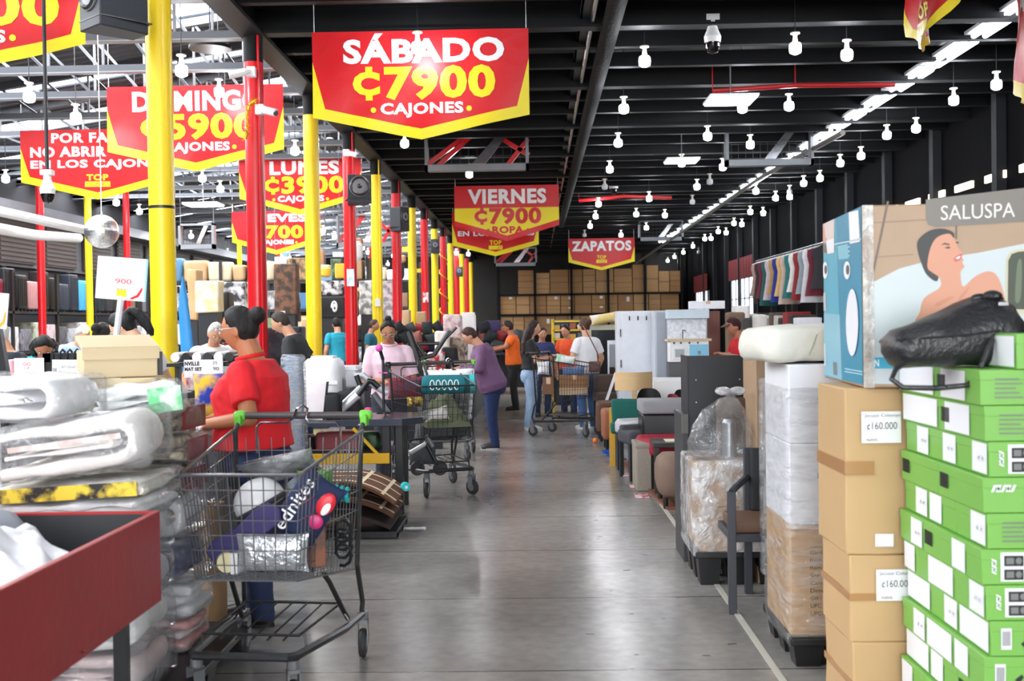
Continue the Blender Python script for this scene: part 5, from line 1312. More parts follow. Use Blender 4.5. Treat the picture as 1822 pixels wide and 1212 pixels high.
person('white haired person in a white shirt right of the nearest yellow column', -3.3, 11.3, .5, 1.62, 1.05, lean=.25, nod=.35, skin=(206, 150, 120), top=(246, 246, 248), hair='short', hairc=(196, 192, 188), **BG)
person('person in a black tee bowing left of the second yellow column', -2.50, 12.0, -PI / 2 - .1, 1.72, 1.1, lean=.24, nod=.25, skin=(206, 152, 122), top=(44, 45, 48), hair='short', hairc=(52, 42, 38), armL=((.15, -.04, .62), (.12, -.10, .50)), **BG)
person('person in a turquoise tee seen from behind left of the second red column', -3.66, 20.7, PI + .5, 1.66, 1.15, lean=.08, skin=(204, 150, 120), top=(26, 152, 176), hair='short', hairc=(30, 26, 26), **BG)
person('person in a dark teal shirt between the second red and third yellow columns', -3.2, 21.6, PI / 2, 1.62, 1.05, nod=.2, skin=(196, 138, 106), top=(30, 104, 124), hair='short', hairc=(70, 56, 50), **BG)
person('person in an orange tee and dark cap reaching left at the goods', -.40, 19.4, -PI / 2, 1.56, 1.15, lean=.06, nod=.1, skin=(176, 116, 84), top=(240, 108, 34), bottom=(40, 40, 44), hair='cap', hairc=(44, 34, 36), armL=((.13, -.08, .70), (.08, -.24, .66)), armR=((-.13, -.1, .7), (-.08, -.25, .68)), **BG)
person('person in a navy top behind the person with long hair', .08, 18.0, .2, 1.44, .95, nod=.3, skin=(196, 140, 110), top=(50, 58, 110), hair='short', hairc=(24, 20, 20), **BG)
person('person in an orange red top left of the person in the white tee', .50, 18.2, -.5, 1.48, .95, nod=.3, skin=(196, 140, 110), top=(236, 84, 36), hair='short', hairc=(24, 20, 20), **BG)
person('person in a red tee holding a grey packet beyond the black bookcase', 2.50, 13.6, -PI / 2 + .3, 1.56, 1.0, lean=.1, nod=.3, skin=(190, 132, 104), top=(206, 30, 40), hair='cap', hairc=(70, 26, 30), armR=((-.14, -.05, .66), (-.06, -.18, .70)), armL=((.14, -.05, .66), (.06, -.2, .70)), **BG)
t = thing('mobile_phone', 'dark phone held by the person in pale pink', 'phone', (-1.45, 10.74, .985)); MB().box(-.036, .036, -.006, .006, 0, .13).fin('case', m_blk_plastic, t, bevel=.004); MB().box(-.032, .032, .006, .0065, .008, .122).fin('screen', mat('dark_screen', (20, 22, 30), .1), t)
# ================================================================ right foreground: green shoe boxes, cartons, wrapped stacks
m_grn = mat('apple_green_card', (122, 182, 82), .4, var=.08, vs=5)
m_lab = mat('label_white', (240, 240, 244), .45, var=.02)
m_ink = mat('black_print', (34, 32, 36), .6)
BX, BY, BW, BH, BL = 1.29, 3.27, .243, .104, .33
def slashes(mb, M, x0, x1, y0, y1, n=5):
    w = (x1 - x0) / n
    for k in range(n):
        a = x0 + k * w; s_ = (y1 - y0) * .45
        mb.poly([(a, y0, 0), (a + w * .55, y0, 0), (a + w * .55 + s_, y1, 0), (a + s_, y1, 0)], 0, M)
        if k % 2: mb.poly([(a + s_, y0, 0), (a + s_ + w * .4, y0, 0), (a + w * .5, y1, 0), (a, y1, 0)], 0, M)
def shoebox(label, y0, y1, z, x0=BX, wide=None, face='plain', front=None, dx=0.0, rz=0.0, group='green shoe boxes stacked on the pallet'):
    """left face looks up the aisle, front face looks at the camera"""
    w, d, h = BL, y1 - y0 - .003, BH - .002
    t = thing('shoe_box', label, 'shoe box', (x0 + dx, y0, z), rz, group)
    mb = MB(); mb.box(0, w, 0, d, 0, h * .74, 0); mb.fin('box_body', m_grn, t, bevel=.002)
    mb = MB(); mb.box(-.002, w + .002, -.0015, d + .001, h * .7, h); mb.fin('lid', m_grn, t, bevel=.002)
    mb = MB()
    a, b = {'plain': (0, 0), 'half': (.04, .5), 'right': (.5, .95), 'full': (.04, .96), 'mid': (.3, .86)}[face]
    if b: mb.add([(-.0035, d * a, h * .06), (-.0035, d * b, h * .06), (-.0035, d * b, h * .93), (-.0035, d * a, h * .93)], [(3, 2, 1, 0)], 0)
    M = frame((-.004, d, 0), (0, -1, 0), (0, 0, 1))
    if face in ('plain', 'mid'):
        for k in range(9): mb.box(d * .06 + k * .008, d * .06 + k * .008 + .004 * (1 + k % 2 * .5), h * .3, h * .75, -.0005, .0005, 1, M)
    if face == 'half': slashes(mb, M, d * .62, d * .92, h * .4, h * .58)
    if mb.f: mb.fin('end_print', [m_lab, m_ink], t)
    mb = MB(); Fm = frame((0, -.0035, 0), (1, 0, 0), (0, 0, 1))
    if front == 'pic':
        mb.box(.052, .128, h * .1, h * .92, -.0004, .0004, 0, Fm)
        for q in (.14, .53):
            mb.box(.062, .118, h * q, h * (q + .3), 0, .0008, 1, Fm); mb.box(.068, .09, h * (q + .06), h * (q + .24), 0, .0012, 2, Fm); mb.ell((.104, h * (q + .15), .001), (.009, .010, .0004), 12, 2, Fm)
        slashes(mb, Fm @ TM((.040, .03, .0006), rz=PI / 2), 0, .045, 0, .014)
    elif front == 'bar':
        mb.box(.028, .058, h * .2, h * .8, -.0004, .0004, 0, Fm)
        for k in range(6): mb.box(.032 + k * .004, .034 + k * .004, h * .3, h * .72, 0, .0008, 1, Fm)
        mb.prism([Fm @ Vector(p) for p in ((.085, h * .35, 0), (.105, h * .5, 0), (.11, h * .42, 0), (.096, h * .24, 0))], (0, -.0008, 0), 1)
    elif front == 'logo': slashes(mb, Fm, .02, .09, h * .60, h * .80)
    elif front == 'lines':
        for k in range(5): mb.box(.04, .12 - .01 * (k % 3), h * (.2 + .13 * k), h * (.24 + .13 * k), 0, .0006, 2, Fm)
    if mb.f: mb.fin('front_print', [m_lab, m_ink, mat('mid_grey_print', (120, 124, 120), .5)], t)
    return t
rows = [('L', ['mid', 'full'], 'lines'), ('L', ['mid', 'full'], 'lines'), ('E', ['half', 'half', 'half'], 'pic'), ('L', ['plain', 'plain'], 'logo'), ('E', ['half', 'right', 'half'], 'lines'), ('E', ['right', 'plain', 'half'], 'pic'),
        ('E', ['half', 'full', 'right'], 'pic'), ('E', ['full', 'half', 'full'], 'bar'), ('E', ['right', 'full', 'half'], 'bar'), ('E', ['plain', 'right', 'full'], 'pic'), ('E', ['half', 'plain', 'right'], 'bar'), ('E', ['full', 'half', 'plain'], 'logo')]
ROWN = ['top', 'second', 'third', 'fourth', 'fifth', 'sixth', 'seventh', 'eighth', 'ninth', 'tenth', 'eleventh', 'bottom']
NEARN = {2: ['near', 'far'], 3: ['near', 'middle', 'far']}
zb0 = .098
for r, (kind, faces, front) in enumerate(rows):
    z = zb0 + (11 - r) * BH; n = len(faces); ln = .73 / n
    for i in range(n):
        jit = .006 * ((r * 7 + i * 5) % 5 - 2)
        shoebox('green and white shoe box, %s box of the %s row in the green stack' % (NEARN[n][i], ROWN[r]), BY + i * ln, BY + (i + 1) * ln, z, face=faces[i], front=front if i == 0 else None, dx=jit)
shoebox('white sided shoe box lying alone on top of the green stack', BY - .02, BY + .27, zb0 + 12 * BH, x0=1.375, face='full', front='lines')
pallet('black pallet under the green shoe boxes', BX + .26, BY + .36, .56, .78, h=.096)
# ---- brown cartons and the printed spa box
def handwriting(lines, M, w, h):
    mb = MB()
    for s, x0, x1, y0, y1 in lines: mb.text(s, M, x0 * w, x1 * w, y0 * h, y1 * h, 0, -.004)
    return mb
m_card3 = mat('orange_brown_cardboard', (198, 162, 116), .6, var=.06, vs=3)
def big_carton(label, x0, x1, y0, y1, z0, z1, note=None, sticker=False):
    t = thing('cardboard_box', label, 'box', (x0, y0, z0))
    w, d, h = x1 - x0, y1 - y0, z1 - z0 - .002
    mb = MB(); mb.box(0, w, 0, d, 0, h); mb.cut(2, [h * k / 6 for k in range(1, 6)]); mb.cut(0, [w * k / 6 for k in range(1, 6)]); mb.cut(1, [d * k / 4 for k in range(1, 4)]); mb.rough(.007, 5, z0 * 9)
    mb.fin('carton_body', m_card3, t, bevel=.006)
    mb = MB(); mb.box(-.004, .0, d * .0, d, h * .48, h * .56); mb.box(-.004, .10, -.006, -.003, h * .48, h * .56); mb.fin('packing_tape', mat('brown_tape', (172, 126, 78), .25), t)
    if note:
        a, b = note; Fm = frame((a, -.010, b), (1, 0, 0), (0, 0, 1))
        n = MB(); n.box(0, .14, 0, .112, 0, .001, M=Fm); nt_ = n.fin('price_note', m_paper, t)
        q = handwriting([('Jacuzzi Coleman', .08, .98, .80, .93), ('¢160.000', .14, .90, .38, .66), ('nuevo', .12, .4, .06, .14)], frame((a, -.0118, b), (1, 0, 0), (0, 0, 1)), .14, .112)
        q.fin('handwriting', m_ink, t)
    if sticker: MB().box(.10, .165, -.010, -.008, .03, .075).fin('sticker', m_lab, t)
    return t
XB = 1.095
big_carton('brown carton with a 160.000 price note, topmost of the three under the spa box', XB, 1.78, 4.03, 4.42, .654, 1.252, (.055, .40), True)
big_carton('brown carton with a second 160.000 price note, middle of the three', XB + .012, 1.78, 4.03, 4.42, .34, .654, (.09, .15))
big_carton('brown carton at the bottom of the three under the spa box', XB + .02, 1.78, 4.03, 4.42, 0.02, .34)
pallet('low black pallet under the brown cartons', 1.46, 4.24, .6, .36, h=.02) if False else None
t = thing('low_skid', 'thin dark skid board below the brown cartons', 'pallet', (1.44, 4.22, 0)); MB().box(-.3, .32, -.17, .18, 0, .02).fin('board', m_pallet, t)
SO = Vector((1.154, 4.0, 1.252)); SR = math.radians(-4)
spa = thing('spa_box', 'tall teal and beige printed spa box on the brown cartons', 'box', SO, SR)
w, d, h = .95, .74, .645
mb = MB(); mb.box(0, w, 0, d, 0, h); mb.cut(0, [w * k / 6 for k in range(1, 6)]); mb.cut(2, [h * k / 5 for k in range(1, 5)]); mb.cut(1, [d * k / 5 for k in range(1, 5)])
mb.fin('carton_body', [mat('beige_board', (172, 144, 118), .5)], spa, bevel=.006)
Msp = spa.matrix_basis
def on_front(u, v, off=.0015):
    o = Msp @ Vector((0, -off, 0)); n = (Msp.to_3x3() @ Vector((0, -1, 0))); r = ray(u, v)
    p = CAM + r * ((o - CAM).dot(n) / r.dot(n)); return Msp.inverted() @ p
def on_side(u, v, off=.0015):
    o = Msp @ Vector((-off, 0, 0)); n = (Msp.to_3x3() @ Vector((-1, 0, 0))); r = ray(u, v)
    p = CAM + r * ((o - CAM).dot(n) / r.dot(n)); q = Msp.inverted() @ p
    return Vector((q.x, min(max(q.y, .004), d - .004), min(max(q.z, .004), h - .003)))
def smooth_poly(pts, n=4):
    out = []; N = len(pts)
    for i in range(N):
        p0, p1, p2, p3 = [Vector(pts[(i + k) % N]) for k in (-1, 0, 1, 2)]
        for k in range(n):
            t_ = k / n; out.append(.5 * ((2 * p1) + (p2 - p0) * t_ + (2 * p0 - 5 * p1 + 4 * p2 - p3) * t_ ** 2 + (3 * p1 - p0 - 3 * p2 + p3) * t_ ** 3))
    return out
def art(lst, fn, name, smooth_n=0):
    mats_, mb = [], MB()
    for i, (pts, col, lv, sm) in enumerate(lst):
        m = mat('print_%d_%d_%d' % col, col, .45, var=.04, vs=8)
        if m not in mats_: mats_.append(m)
        q = smooth_poly(pts) if sm else [Vector(p) for p in pts]
        q = [fn(p[0], p[1], .0012 + .0005 * lv) for p in q]
        c = sum(q, Vector()) / len(q)
        mb.poly(q, mats_.index(m))
    return mb.fin(name, mats_, spa, smooth=0)
WOOD, TUB, SKIN, DKH = (176, 148, 122), (194, 203, 206), (206, 144, 116), (28, 26, 28)
art([([(1553, 683), (1549, 590), (1548, 505), (1600, 478), (1660, 462), (1740, 450), (1840, 430), (1870, 428), (1870, 690)], TUB, 0, 0),
     ([(1578, 358), (1582, 358), (1550, 512), (1546, 512)], (104, 84, 70), 1, 0), ([(1545, 396), (1650, 390), (1650, 391.5), (1545, 397.5)], (140, 114, 94), 1, 0), ([(1545, 458), (1625, 452), (1625, 453.5), (1545, 459.5)], (140, 114, 94), 1, 0), ([(1700, 400), (1703, 400), (1703, 425), (1700, 425)], (104, 84, 70), 1, 0),
     ([(1640, 470), (1632, 440), (1636, 424), (1655, 410), (1678, 407), (1698, 416), (1690, 440), (1672, 470), (1668, 500), (1650, 490)], DKH, 2, 1),
     ([(1650, 470), (1656, 440), (1668, 422), (1688, 416), (1697, 424), (1703, 434), (1704, 440), (1712, 450), (1709, 456), (1714, 462), (1712, 468), (1716, 474), (1710, 482), (1709, 490), (1714, 510), (1735, 492), (1758, 483), (1775, 492), (1788, 530), (1795, 575), (1760, 585), (1637, 580), (1637, 555), (1645, 530), (1672, 512), (1672, 495), (1655, 482)], SKIN, 3, 1),
     ([(1674, 437), (1680, 432), (1690, 434), (1689, 436.5), (1680, 435)], (70, 48, 42), 4, 0), ([(1680, 441), (1688, 438), (1692, 441), (1687, 443)], (86, 60, 52), 4, 0), ([(1700, 431), (1706, 430), (1706, 433), (1701, 433)], (70, 48, 42), 4, 0),
     ([(1697, 460), (1706, 453), (1712, 452), (1709, 462), (1700, 466)], (196, 96, 96), 4, 1), ([(1700, 460), (1706, 456), (1709, 456), (1706, 461)], (244, 236, 232), 5, 0), ([(1650, 468), (1655, 462), (1660, 470), (1656, 482), (1651, 478)], (210, 142, 112), 4, 1),
     ([(1665, 540), (1690, 528), (1696, 530), (1670, 545)], (200, 130, 102), 4, 1), ([(1706, 530), (1722, 512), (1724, 514), (1710, 534)], (200, 130, 102), 4, 1), ([(1760, 540), (1768, 530), (1776, 560), (1770, 572)], (196, 124, 98), 4, 1),
     ([(1647, 355), (1860, 330), (1860, 392), (1665, 404), (1652, 400), (1648, 390)], (118, 112, 104), 2, 0),
     ([(1790, 462), (1797, 448), (1808, 444), (1870, 440), (1870, 560), (1795, 558), (1789, 550)], (196, 190, 160), 3, 0), ([(1794, 464), (1800, 452), (1812, 448), (1870, 444), (1870, 552), (1800, 550), (1793, 544)], (52, 60, 40), 4, 0), ([(1810, 470), (1818, 466), (1816, 530), (1806, 534)], (96, 108, 84), 5, 1),
     ([(1552, 636), (1600, 636), (1600, 656), (1553, 656)], (60, 166, 196), 2, 0)], on_front, 'printed_picture')
mb = MB(); vs, fs, _ = text_geo('SALUSPA', .0); q = [on_front(1674 + 132 * a, 392 - 6 * a - (26) * b - 0, .0035) for a, b in vs]; mb.add(q, fs); mb.fin('brand_lettering', mat('pale_lettering', (226, 224, 218), .5), spa, smooth=0)
mb = MB(); vs, fs, _ = text_geo('N', .02); mb.add([on_front(1556 + 8 * a, 652 - 12 * b, .0035) for a, b in vs], fs); mb.fin('small_letter', m_lab, spa, smooth=0)
TE, TE2, LB = (44, 140, 172), (84, 172, 196), (136, 190, 208)
art([([(1440, 385), (1533, 366), (1556, 690), (1450, 664)], TE2, 0, 0), ([(1487, 378), (1533, 366), (1556, 690), (1497, 676)], TE, 1, 0), ([(1450, 558), (1494, 560), (1498, 676), (1452, 662)], LB, 2, 0),
     ([(1440, 386), (1484, 378), (1484, 434), (1444, 440)], (226, 210, 204), 2, 0), ([(1458, 400), (1464, 385), (1468, 420), (1474, 430), (1452, 432)], (218, 160, 138), 3, 1), ([(1444, 441), (1470, 437), (1472, 450), (1446, 456)], (112, 104, 92), 3, 0), ([(1470, 428), (1484, 424), (1484, 450), (1472, 452)], (240, 240, 242), 4, 0),
     ([(1510, 378), (1527, 374), (1530, 430), (1512, 434)], (244, 246, 248), 3, 0), ([(1484, 434), (1533, 424), (1533, 426), (1484, 436)], (226, 240, 246), 3, 0), ([(1490, 438), (1508, 434), (1510, 460), (1492, 462)], (128, 196, 212), 3, 0)] +
    [([(cx + rx * math.cos(a * PI / 10), cy + ry * math.sin(a * PI / 10)) for a in range(20)], c, 4 + k, 0) for k, (cx, cy, rx, ry, c) in enumerate([(1468, 481, 5, 15, (240, 244, 246)), (1507, 481, 6, 16, (240, 244, 246)), (1469, 480, 2.5, 8, (84, 84, 92)), (1508, 480, 3, 9, (84, 84, 92)), (1516, 574, 11, 60, (236, 238, 248))])] +
    [([(1460, 522), (1469, 520), (1470, 552), (1461, 554)], (196, 204, 206), 3, 0), ([(1460, 612), (1468, 611), (1469, 650), (1461, 650)], (226, 230, 234), 3, 0), ([(1482, 644), (1489, 645), (1490, 668), (1483, 667)], (110, 120, 126), 3, 0)] +
    [([(1500, 440 + 8 * k), (1512, 438 + 8 * k), (1512, 440 + 8 * k), (1500, 442 + 8 * k)], (190, 226, 236), 3, 0) for k in range(3)] + [([(1503, 655 + 5 * k), (1546, 663 + 5 * k), (1546, 665 + 5 * k), (1503, 657 + 5 * k)], (180, 222, 234), 3, 0) for k in range(2)], on_side, 'side_print')
mb = MB()
for x in (.0, .018): mb.box(x, x + .02, -.004, -.002, .0, h)
mb.fin('packing_tape', film('clear_tape', .35, (240, 236, 230), 30, .6), spa)
# ---- black handbag
hb = thing('handbag', 'black leather handbag lying on the green shoe boxes before the spa box', 'handbag', (1.085, 3.50, zb0 + 12 * BH), .0)
mb = MB(); rings = []
for s_ in range(15):
    q = s_ / 14; x = .40 * q; top_ = .105 + .11 * min(1, q / .72) - .03 * max(0, q - .78) / .22; bot = .0; dd = .11 - .01 * q
    if s_ == 0: top_ *= .80; dd *= .8; bot = .03
    if s_ == 14: top_ *= .8; dd *= .6; bot = .05
    hh = (top_ - bot) / 2
    rings.append([(x, dd * math.copysign(abs(math.cos(a)) ** .7, math.cos(a)) + (.03 if math.sin(a) > .3 else 0), bot + hh + hh * math.copysign(abs(math.sin(a)) ** .55, math.sin(a))) for a in [2 * PI * j / 24 for j in range(24)]])
mb.loft(rings); mb.rough(.010, 11, 3)
hb_m = mat('black_leather', (34, 34, 37), .38, var=.2, bump=.25, bs=70)
mb.fin('bag_body', hb_m, hb, smooth=60)
mb = MB(); mb.tube([(.0, -.08, .085), (.1, -.112, .092), (.2, -.113, .098), (.3, -.11, .11)], .004, 6); mb.fin('seam_piping', hb_m, hb)
def strap(pts, wd):
    mb = MB(); P_ = [Vector(p) for p in smooth_poly(pts, 5)]
    mb.tube(P_, wd, 8); return mb
mb = MB(); mb.tube([Vector(p) for p in ((.03, -.09, .02), (-.01, -.11, .0), (-.03, -.13, -.03), (.0, -.14, -.055), (.1, -.145, -.058), (.19, -.145, -.05), (.225, -.14, -.01), (.255, -.125, .05), (.275, -.115, .085))], .0085, 8); mb.fin('strap', hb_m, hb)
mb = MB(); mb.tube([Vector(p) for p in ((.36, -.12, .02), (.365, -.238, -.01), (.37, -.245, -.09), (.385, -.245, -.11), (.39, -.24, -.02), (.385, -.12, .03))], .004, 6); mb.fin('drawstring', hb_m, hb)
mb = MB(); mb.ell((.31, -.03, .215), (.03, .03, .018), 10); mb.ell((.285, .0, .21), (.03, .02, .014), 10); mb.ell((.33, .0, .205), (.028, .02, .014), 10); mb.fin('bow_knot', hb_m, hb)
MB().box(.31, .34, -.075, -.066, .185, .195).fin('buckle', m_chrome, hb)
# ---- wrapped white and brown stack
pallet('black plastic pallet under the wrapped white and brown boxes', 1.36, 5.12, .58, .60, h=.13)
def wcarton(label, x0, x1, y0, y1, z0, z1, m, txt=None, spots=None):
    t = thing('cardboard_box', label, 'box', (x0, y0, z0)); w_, d_, h_ = x1 - x0, y1 - y0, z1 - z0 - .002
    MB().box(0, w_, 0, d_, 0, h_).fin('carton_body', m, t, bevel=.006)
    if txt:
        mb = MB(); Fm = frame((0, -.002, 0), (1, 0, 0), (0, 0, 1))
        for i, s in enumerate(txt): mb.text(s, Fm, .085, .085 + .013 * len(s), h_ - .125 - i * .033, h_ - .108 - i * .033, 0, 0)
        mb.fin('print', m_ink, t)
    if spots:
        mb = MB(); Fm = frame((0, -.002, 0), (1, 0, 0), (0, 0, 1))
        for (a, b, c, e) in spots: mb.box(a, b, c, e, 0, .001, 0, Fm)
        mb.fin('blue_mark', mat('blue_mark', (64, 160, 206), .5), t)
m_wcard = mat('white_carton', (240, 241, 246), .45, var=.03)
wcarton('large brown carton with printed lines at the bottom of the wrapped stack', 1.08, 1.62, 4.86, 5.36, .13, .61, m_card, ['Garden', 'Item Na', 'Item No', 'Qty', 'Carton', 'Dimensi', 'GW / NW', 'UPC 124', 'UPC/code'])
wcarton('white carton with two blue marks, middle of the wrapped stack', 1.08, 1.62, 4.86, 5.36, .61, .963, m_wcard, None, [(.13, .17, .03, .05), (.12, .17, .20, .225)])
wcarton('white carton on top of the wrapped stack under the pillow pack', 1.08, 1.62, 4.86, 5.36, .963, 1.305, m_wcard, None, [(.15, .165, .06, .08)])
def wrapfilm(label, x0, x1, y0, y1, z0, z1, m, seed):
    mb = MB(); rbox(mb, x1 - x0, y1 - y0, z1 - z0, .03); mb.cut(2, [(z1 - z0) * k / 14 for k in range(1, 14)]); mb.cut(0, [-(x1 - x0) / 2 + (x1 - x0) * k / 6 for k in range(1, 6)]); mb.cut(1, [-(y1 - y0) / 2 + (y1 - y0) * k / 6 for k in range(1, 6)])
    mb.rough(.009, 11, seed, (1, 1, 2.2))
    return tag(mb.fin('stretch_wrap', m, loc=((x0 + x1) / 2, (y0 + y1) / 2, z0), smooth=80), label, 'plastic wrap')
wrapfilm('clear stretch wrap wound round the white and brown carton stack', 1.066, 1.634, 4.846, 5.374, .08, 1.20, m_wrap2, 3)
mb = MB(); rbox(mb, .62, .46, .155, .07, nn=6); mb.cut(0, [-.31 + .062 * k for k in range(1, 10)]); mb.cut(1, [-.1, 0, .1]); mb.rough(.018, 7, 8)
t = thing('pillow_pack', 'plump cream pillow pack lying on the wrapped white cartons', 'pillow', (1.27, 5.12, 1.312), .1)
mb.fin('pillow', mat('cream_quilted', (232, 230, 218), .7, var=.04, bump=.3, bs=24), t, smooth=80)
mb = MB(); mb.tube([(-.3, -.15, .08), (-.28, .15, .08), (.28, .18, .08)], .004, 5); mb.tube([(-.12, -.235, .03), (-.08, -.22, .12), (-.02, 0, .155)], .003, 5); mb.fin('green_stitching', mat('green_thread', (170, 190, 160), .6), t)
# ---- behind the wrapped stack
carton('dusty brown carton with grey top behind the pillow pack', 1.45, 6.6, .0, .42, .4, 1.44, m=mat('dusty_carton', (176, 146, 116), .75))
carton('tall narrow brown carton standing right of the black bookcase', 1.375, 7.1, 0, .06, .5, 1.20, m=m_card)
t = thing('wrapped_rails', 'film wrapped white rails standing beside the white cartons', 'rails', (1.20, 5.75, 0))
for i in range(4): MB().box(-.03 + i * .05, .005 + i * .05, -.03, .03, 0, 1.24).fin('rail', m_white, t, bevel=.004)
mb = MB(); rbox(mb, .25, .1, 1.0, .02, z0=.2); mb.warp(lambda p: p + Vector((.055, 0, 0))); mb.fin('stretch_wrap', m_wrap2, t)
# ---- black metal chair at the aisle edge
ch = thing('dining_chair', 'black square tube chair standing at the aisle edge before the wrapped pallet', 'chair', (1.08, 5.78, 0))
sq = .02
for x, y, zt_ in ((-.10, -.04, .625), (.32, -.04, .625), (.06, .38, .8), (.32, .38, .8)):
    MB().box(x - sq, x + sq, y - sq, y + sq, 0, zt_).fin('leg', mat('graphite_tube', (50, 53, 60), .45), ch, bevel=.003)
MB().box(-.10, .34, -.02, .4, .36, .40).fin('seat_frame', mat('graphite_tube', (50, 53, 60), .45), ch, bevel=.003)
mb = MB(); rbox(mb, .40, .36, .06, .02, z0=.40); mb.warp(lambda p: p + Vector((.12, .19, 0))); mb.fin('seat', mat('brown_seat', (104, 74, 56), .6), ch)
mb = MB(); mb.tube([(-.10, -.04, .62), (-.07, .0, .64), (.06, .38, .64)], .018, 6); mb.fin('armrest', mat('graphite_tube', (50, 53, 60), .45), ch)
mb = MB(); rbox(mb, .27, .05, .34, .02, z0=.46); mb.warp(lambda p: p + Vector((.20, .36, 0))); mb.fin('backrest', mat('black_upholstery', (32, 32, 36), .6), ch)
# ---- second wrapped pallet with the bagged pot
pallet('black plastic tub pallet under the film wrapped brown cartons', 1.13, 6.62, .5, .56, h=.19)
carton('brown carton lower in the film wrapped pair by the chair', 1.115, 6.62, .19, .42, .5, .25, m=m_card)
carton('brown carton upper in the film wrapped pair by the chair', 1.115, 6.62, .442, .42, .5, .25, m=m_card)
wrapfilm('crumpled clear wrap round the pair of brown cartons by the chair', .865, 1.345, 6.345, 6.895, .16, .705, film('crumpled_wrap', .42, (240, 240, 242), 16, 1.0), 7)
t = thing('metal_canister', 'ribbed steel canister inside the tied plastic bag', 'canister', (1.11, 6.55, .70))
mb = MB(); mb.lathe([(.003, 0)] + [(.042 - .003 * (k % 2), .004 + k * .012) for k in range(18)] + [(.03, .225), (.003, .228)], 20); mb.fin('can', mat('brushed_steel', (150, 152, 156), .4, metal=.8), t)
t = thing('speaker_case', 'brown black padded case standing behind the tied plastic bag', 'case', (1.21, 6.80, .70)); mb = MB(); rbox(mb, .26, .13, .33, .04); mb.fin('case_body', mat('dark_brown_case', (74, 58, 44), .6), t, smooth=60)
for x in (-.1, .1): MB().lathe([(.014, -.004), (.014, 0)], 8, M=TM((x, 0, 0))).fin('foot', m_blk_plastic, t)
bg = thing('tied_plastic_bag', 'clear plastic bag tied at the top around the steel canister', 'plastic bag', (1.06, 6.5, .70))
mb = MB(); rr = []
for z, r_, ox in ((.0, .13, 0), (.03, .165, 0), (.1, .17, -.01), (.2, .14, 0), (.28, .10, .02), (.33, .055, .04), (.36, .022, .05), (.375, .02, .05), (.39, .05, .05), (.405, .07, .05)):
    rr.append([(ox + r_ * 1.15 * math.cos(a) * (1 + .12 * math.sin(a * 5 + z * 20)), r_ * .75 * math.sin(a) * (1 + .12 * math.cos(a * 6 + z * 11)), z) for a in [2 * PI * j / 40 for j in range(40)]])
mb.loft(rr, cap=False); mb.rough(.014, 14, 5); mb.fin('bag_film', film('bag_film', .10, (246, 248, 252), 12, 1.0, .05), bg, smooth=80)
mb = MB()
for a in (-.9, 1.0): mb.ell((.05 + .05 * math.sin(a), 0, .39), (.05, .03, .026), 10, M=None)
mb.fin('knot', film('bag_knot', .7, (246, 246, 250), 20), bg)
# ---- black bookcase and furniture along the right of the aisle
t = thing('bookcase', 'tall black bookcase seen from behind with rows of pale dowel holes', 'bookcase', (1.13, 7.15, 0))
MB().box(-.192, .188, -.15, -.14, 0, 1.28).fin('back_panel', mat('black_laminate', (38, 40, 45), .5, var=.06), t)
MB().box(-.2, -.19, -.15, .15, 0, 1.28).fin('side_panel', mat('black_laminate', (38, 40, 45), .5, var=.06), t); MB().box(.19, .2, -.15, .15, 0, 1.28).fin('side_panel', mat('black_laminate', (38, 40, 45), .5, var=.06), t)
for z in (.02, .42, .82, 1.26): MB().box(-.19, .19, -.14, .15, z - .01, z + .01).fin('shelf', mat('black_laminate', (38, 40, 45), .5, var=.06), t)
for x in (-.145, .125):
    for z in (1.13, .99, .88, .82, .785, .6): MB().lathe([(.004, 0), (.004, .002)], 8, M=TM((x, -.15, z), rx=PI / 2)).fin('dowel_hole', m_lab, t)
t = thing('side_cabinet', 'narrow charcoal cabinet left of the black bookcase', 'cabinet', (.915, 7.2, 0))
MB().box(-.02, .015, -.22, .2, 0, .92).fin('carcass', mat('charcoal_board', (56, 56, 58), .5), t, bevel=.003); MB().box(-.024, .016, -.224, -.2, .80, .92).fin('top_rail', mat('charcoal_board2', (92, 92, 88), .5), t)
for z in (.3, .6): MB().lathe([(.003, 0), (.007, .004), (.006, .012)], 8, M=TM((-.002, -.22, z), rx=PI / 2)).fin('knob', m_grey, t)
def gx(u, Y): return P(u, 700, Y).x
def gz(v, Y, u=1150): return P(u, v, Y).z
def pouf(label, u0, u1, vt, Y, d, c, legs=.06, c2=None, rad=.05):
    x0, x1 = gx(u0, Y), gx(u1, Y); zt_ = gz(vt, Y); t = thing('pouf', label, 'pouf', ((x0 + x1) / 2, Y + d / 2, 0))
    mb = MB(); rbox(mb, x1 - x0, d, zt_ - legs, rad, z0=legs, nn=7); mb.cut(2, [legs + (zt_ - legs) * .5]); mb.rough(.008, 8, u0); mb.fin('cushion', mat('pouf_%d_%d_%d' % c, c, .7, var=.1, vs=14, bump=.15), t, smooth=60)
    for sx in (-1, 1):
        for sy in (-1, 1): MB().lathe([(.018, 0), (.022, legs + .01)], 8, M=TM((sx * ((x1 - x0) / 2 - .05), sy * (d / 2 - .05), 0))).fin('leg', m_blk_plastic, t)
    return t
pouf('brown velvet pouf beside the charcoal cabinet', 1172, 1232, 815, 8.9, .5, (122, 98, 84), .08, rad=.13)
pouf('small brown leather pouf at the far end of the furniture row', 1072, 1108, 730, 13.0, .45, (148, 90, 60), .13)
pouf('dark brown leather seat behind the brown leather pouf', 1062, 1100, 716, 14.0, .5, (92, 62, 48), .12)
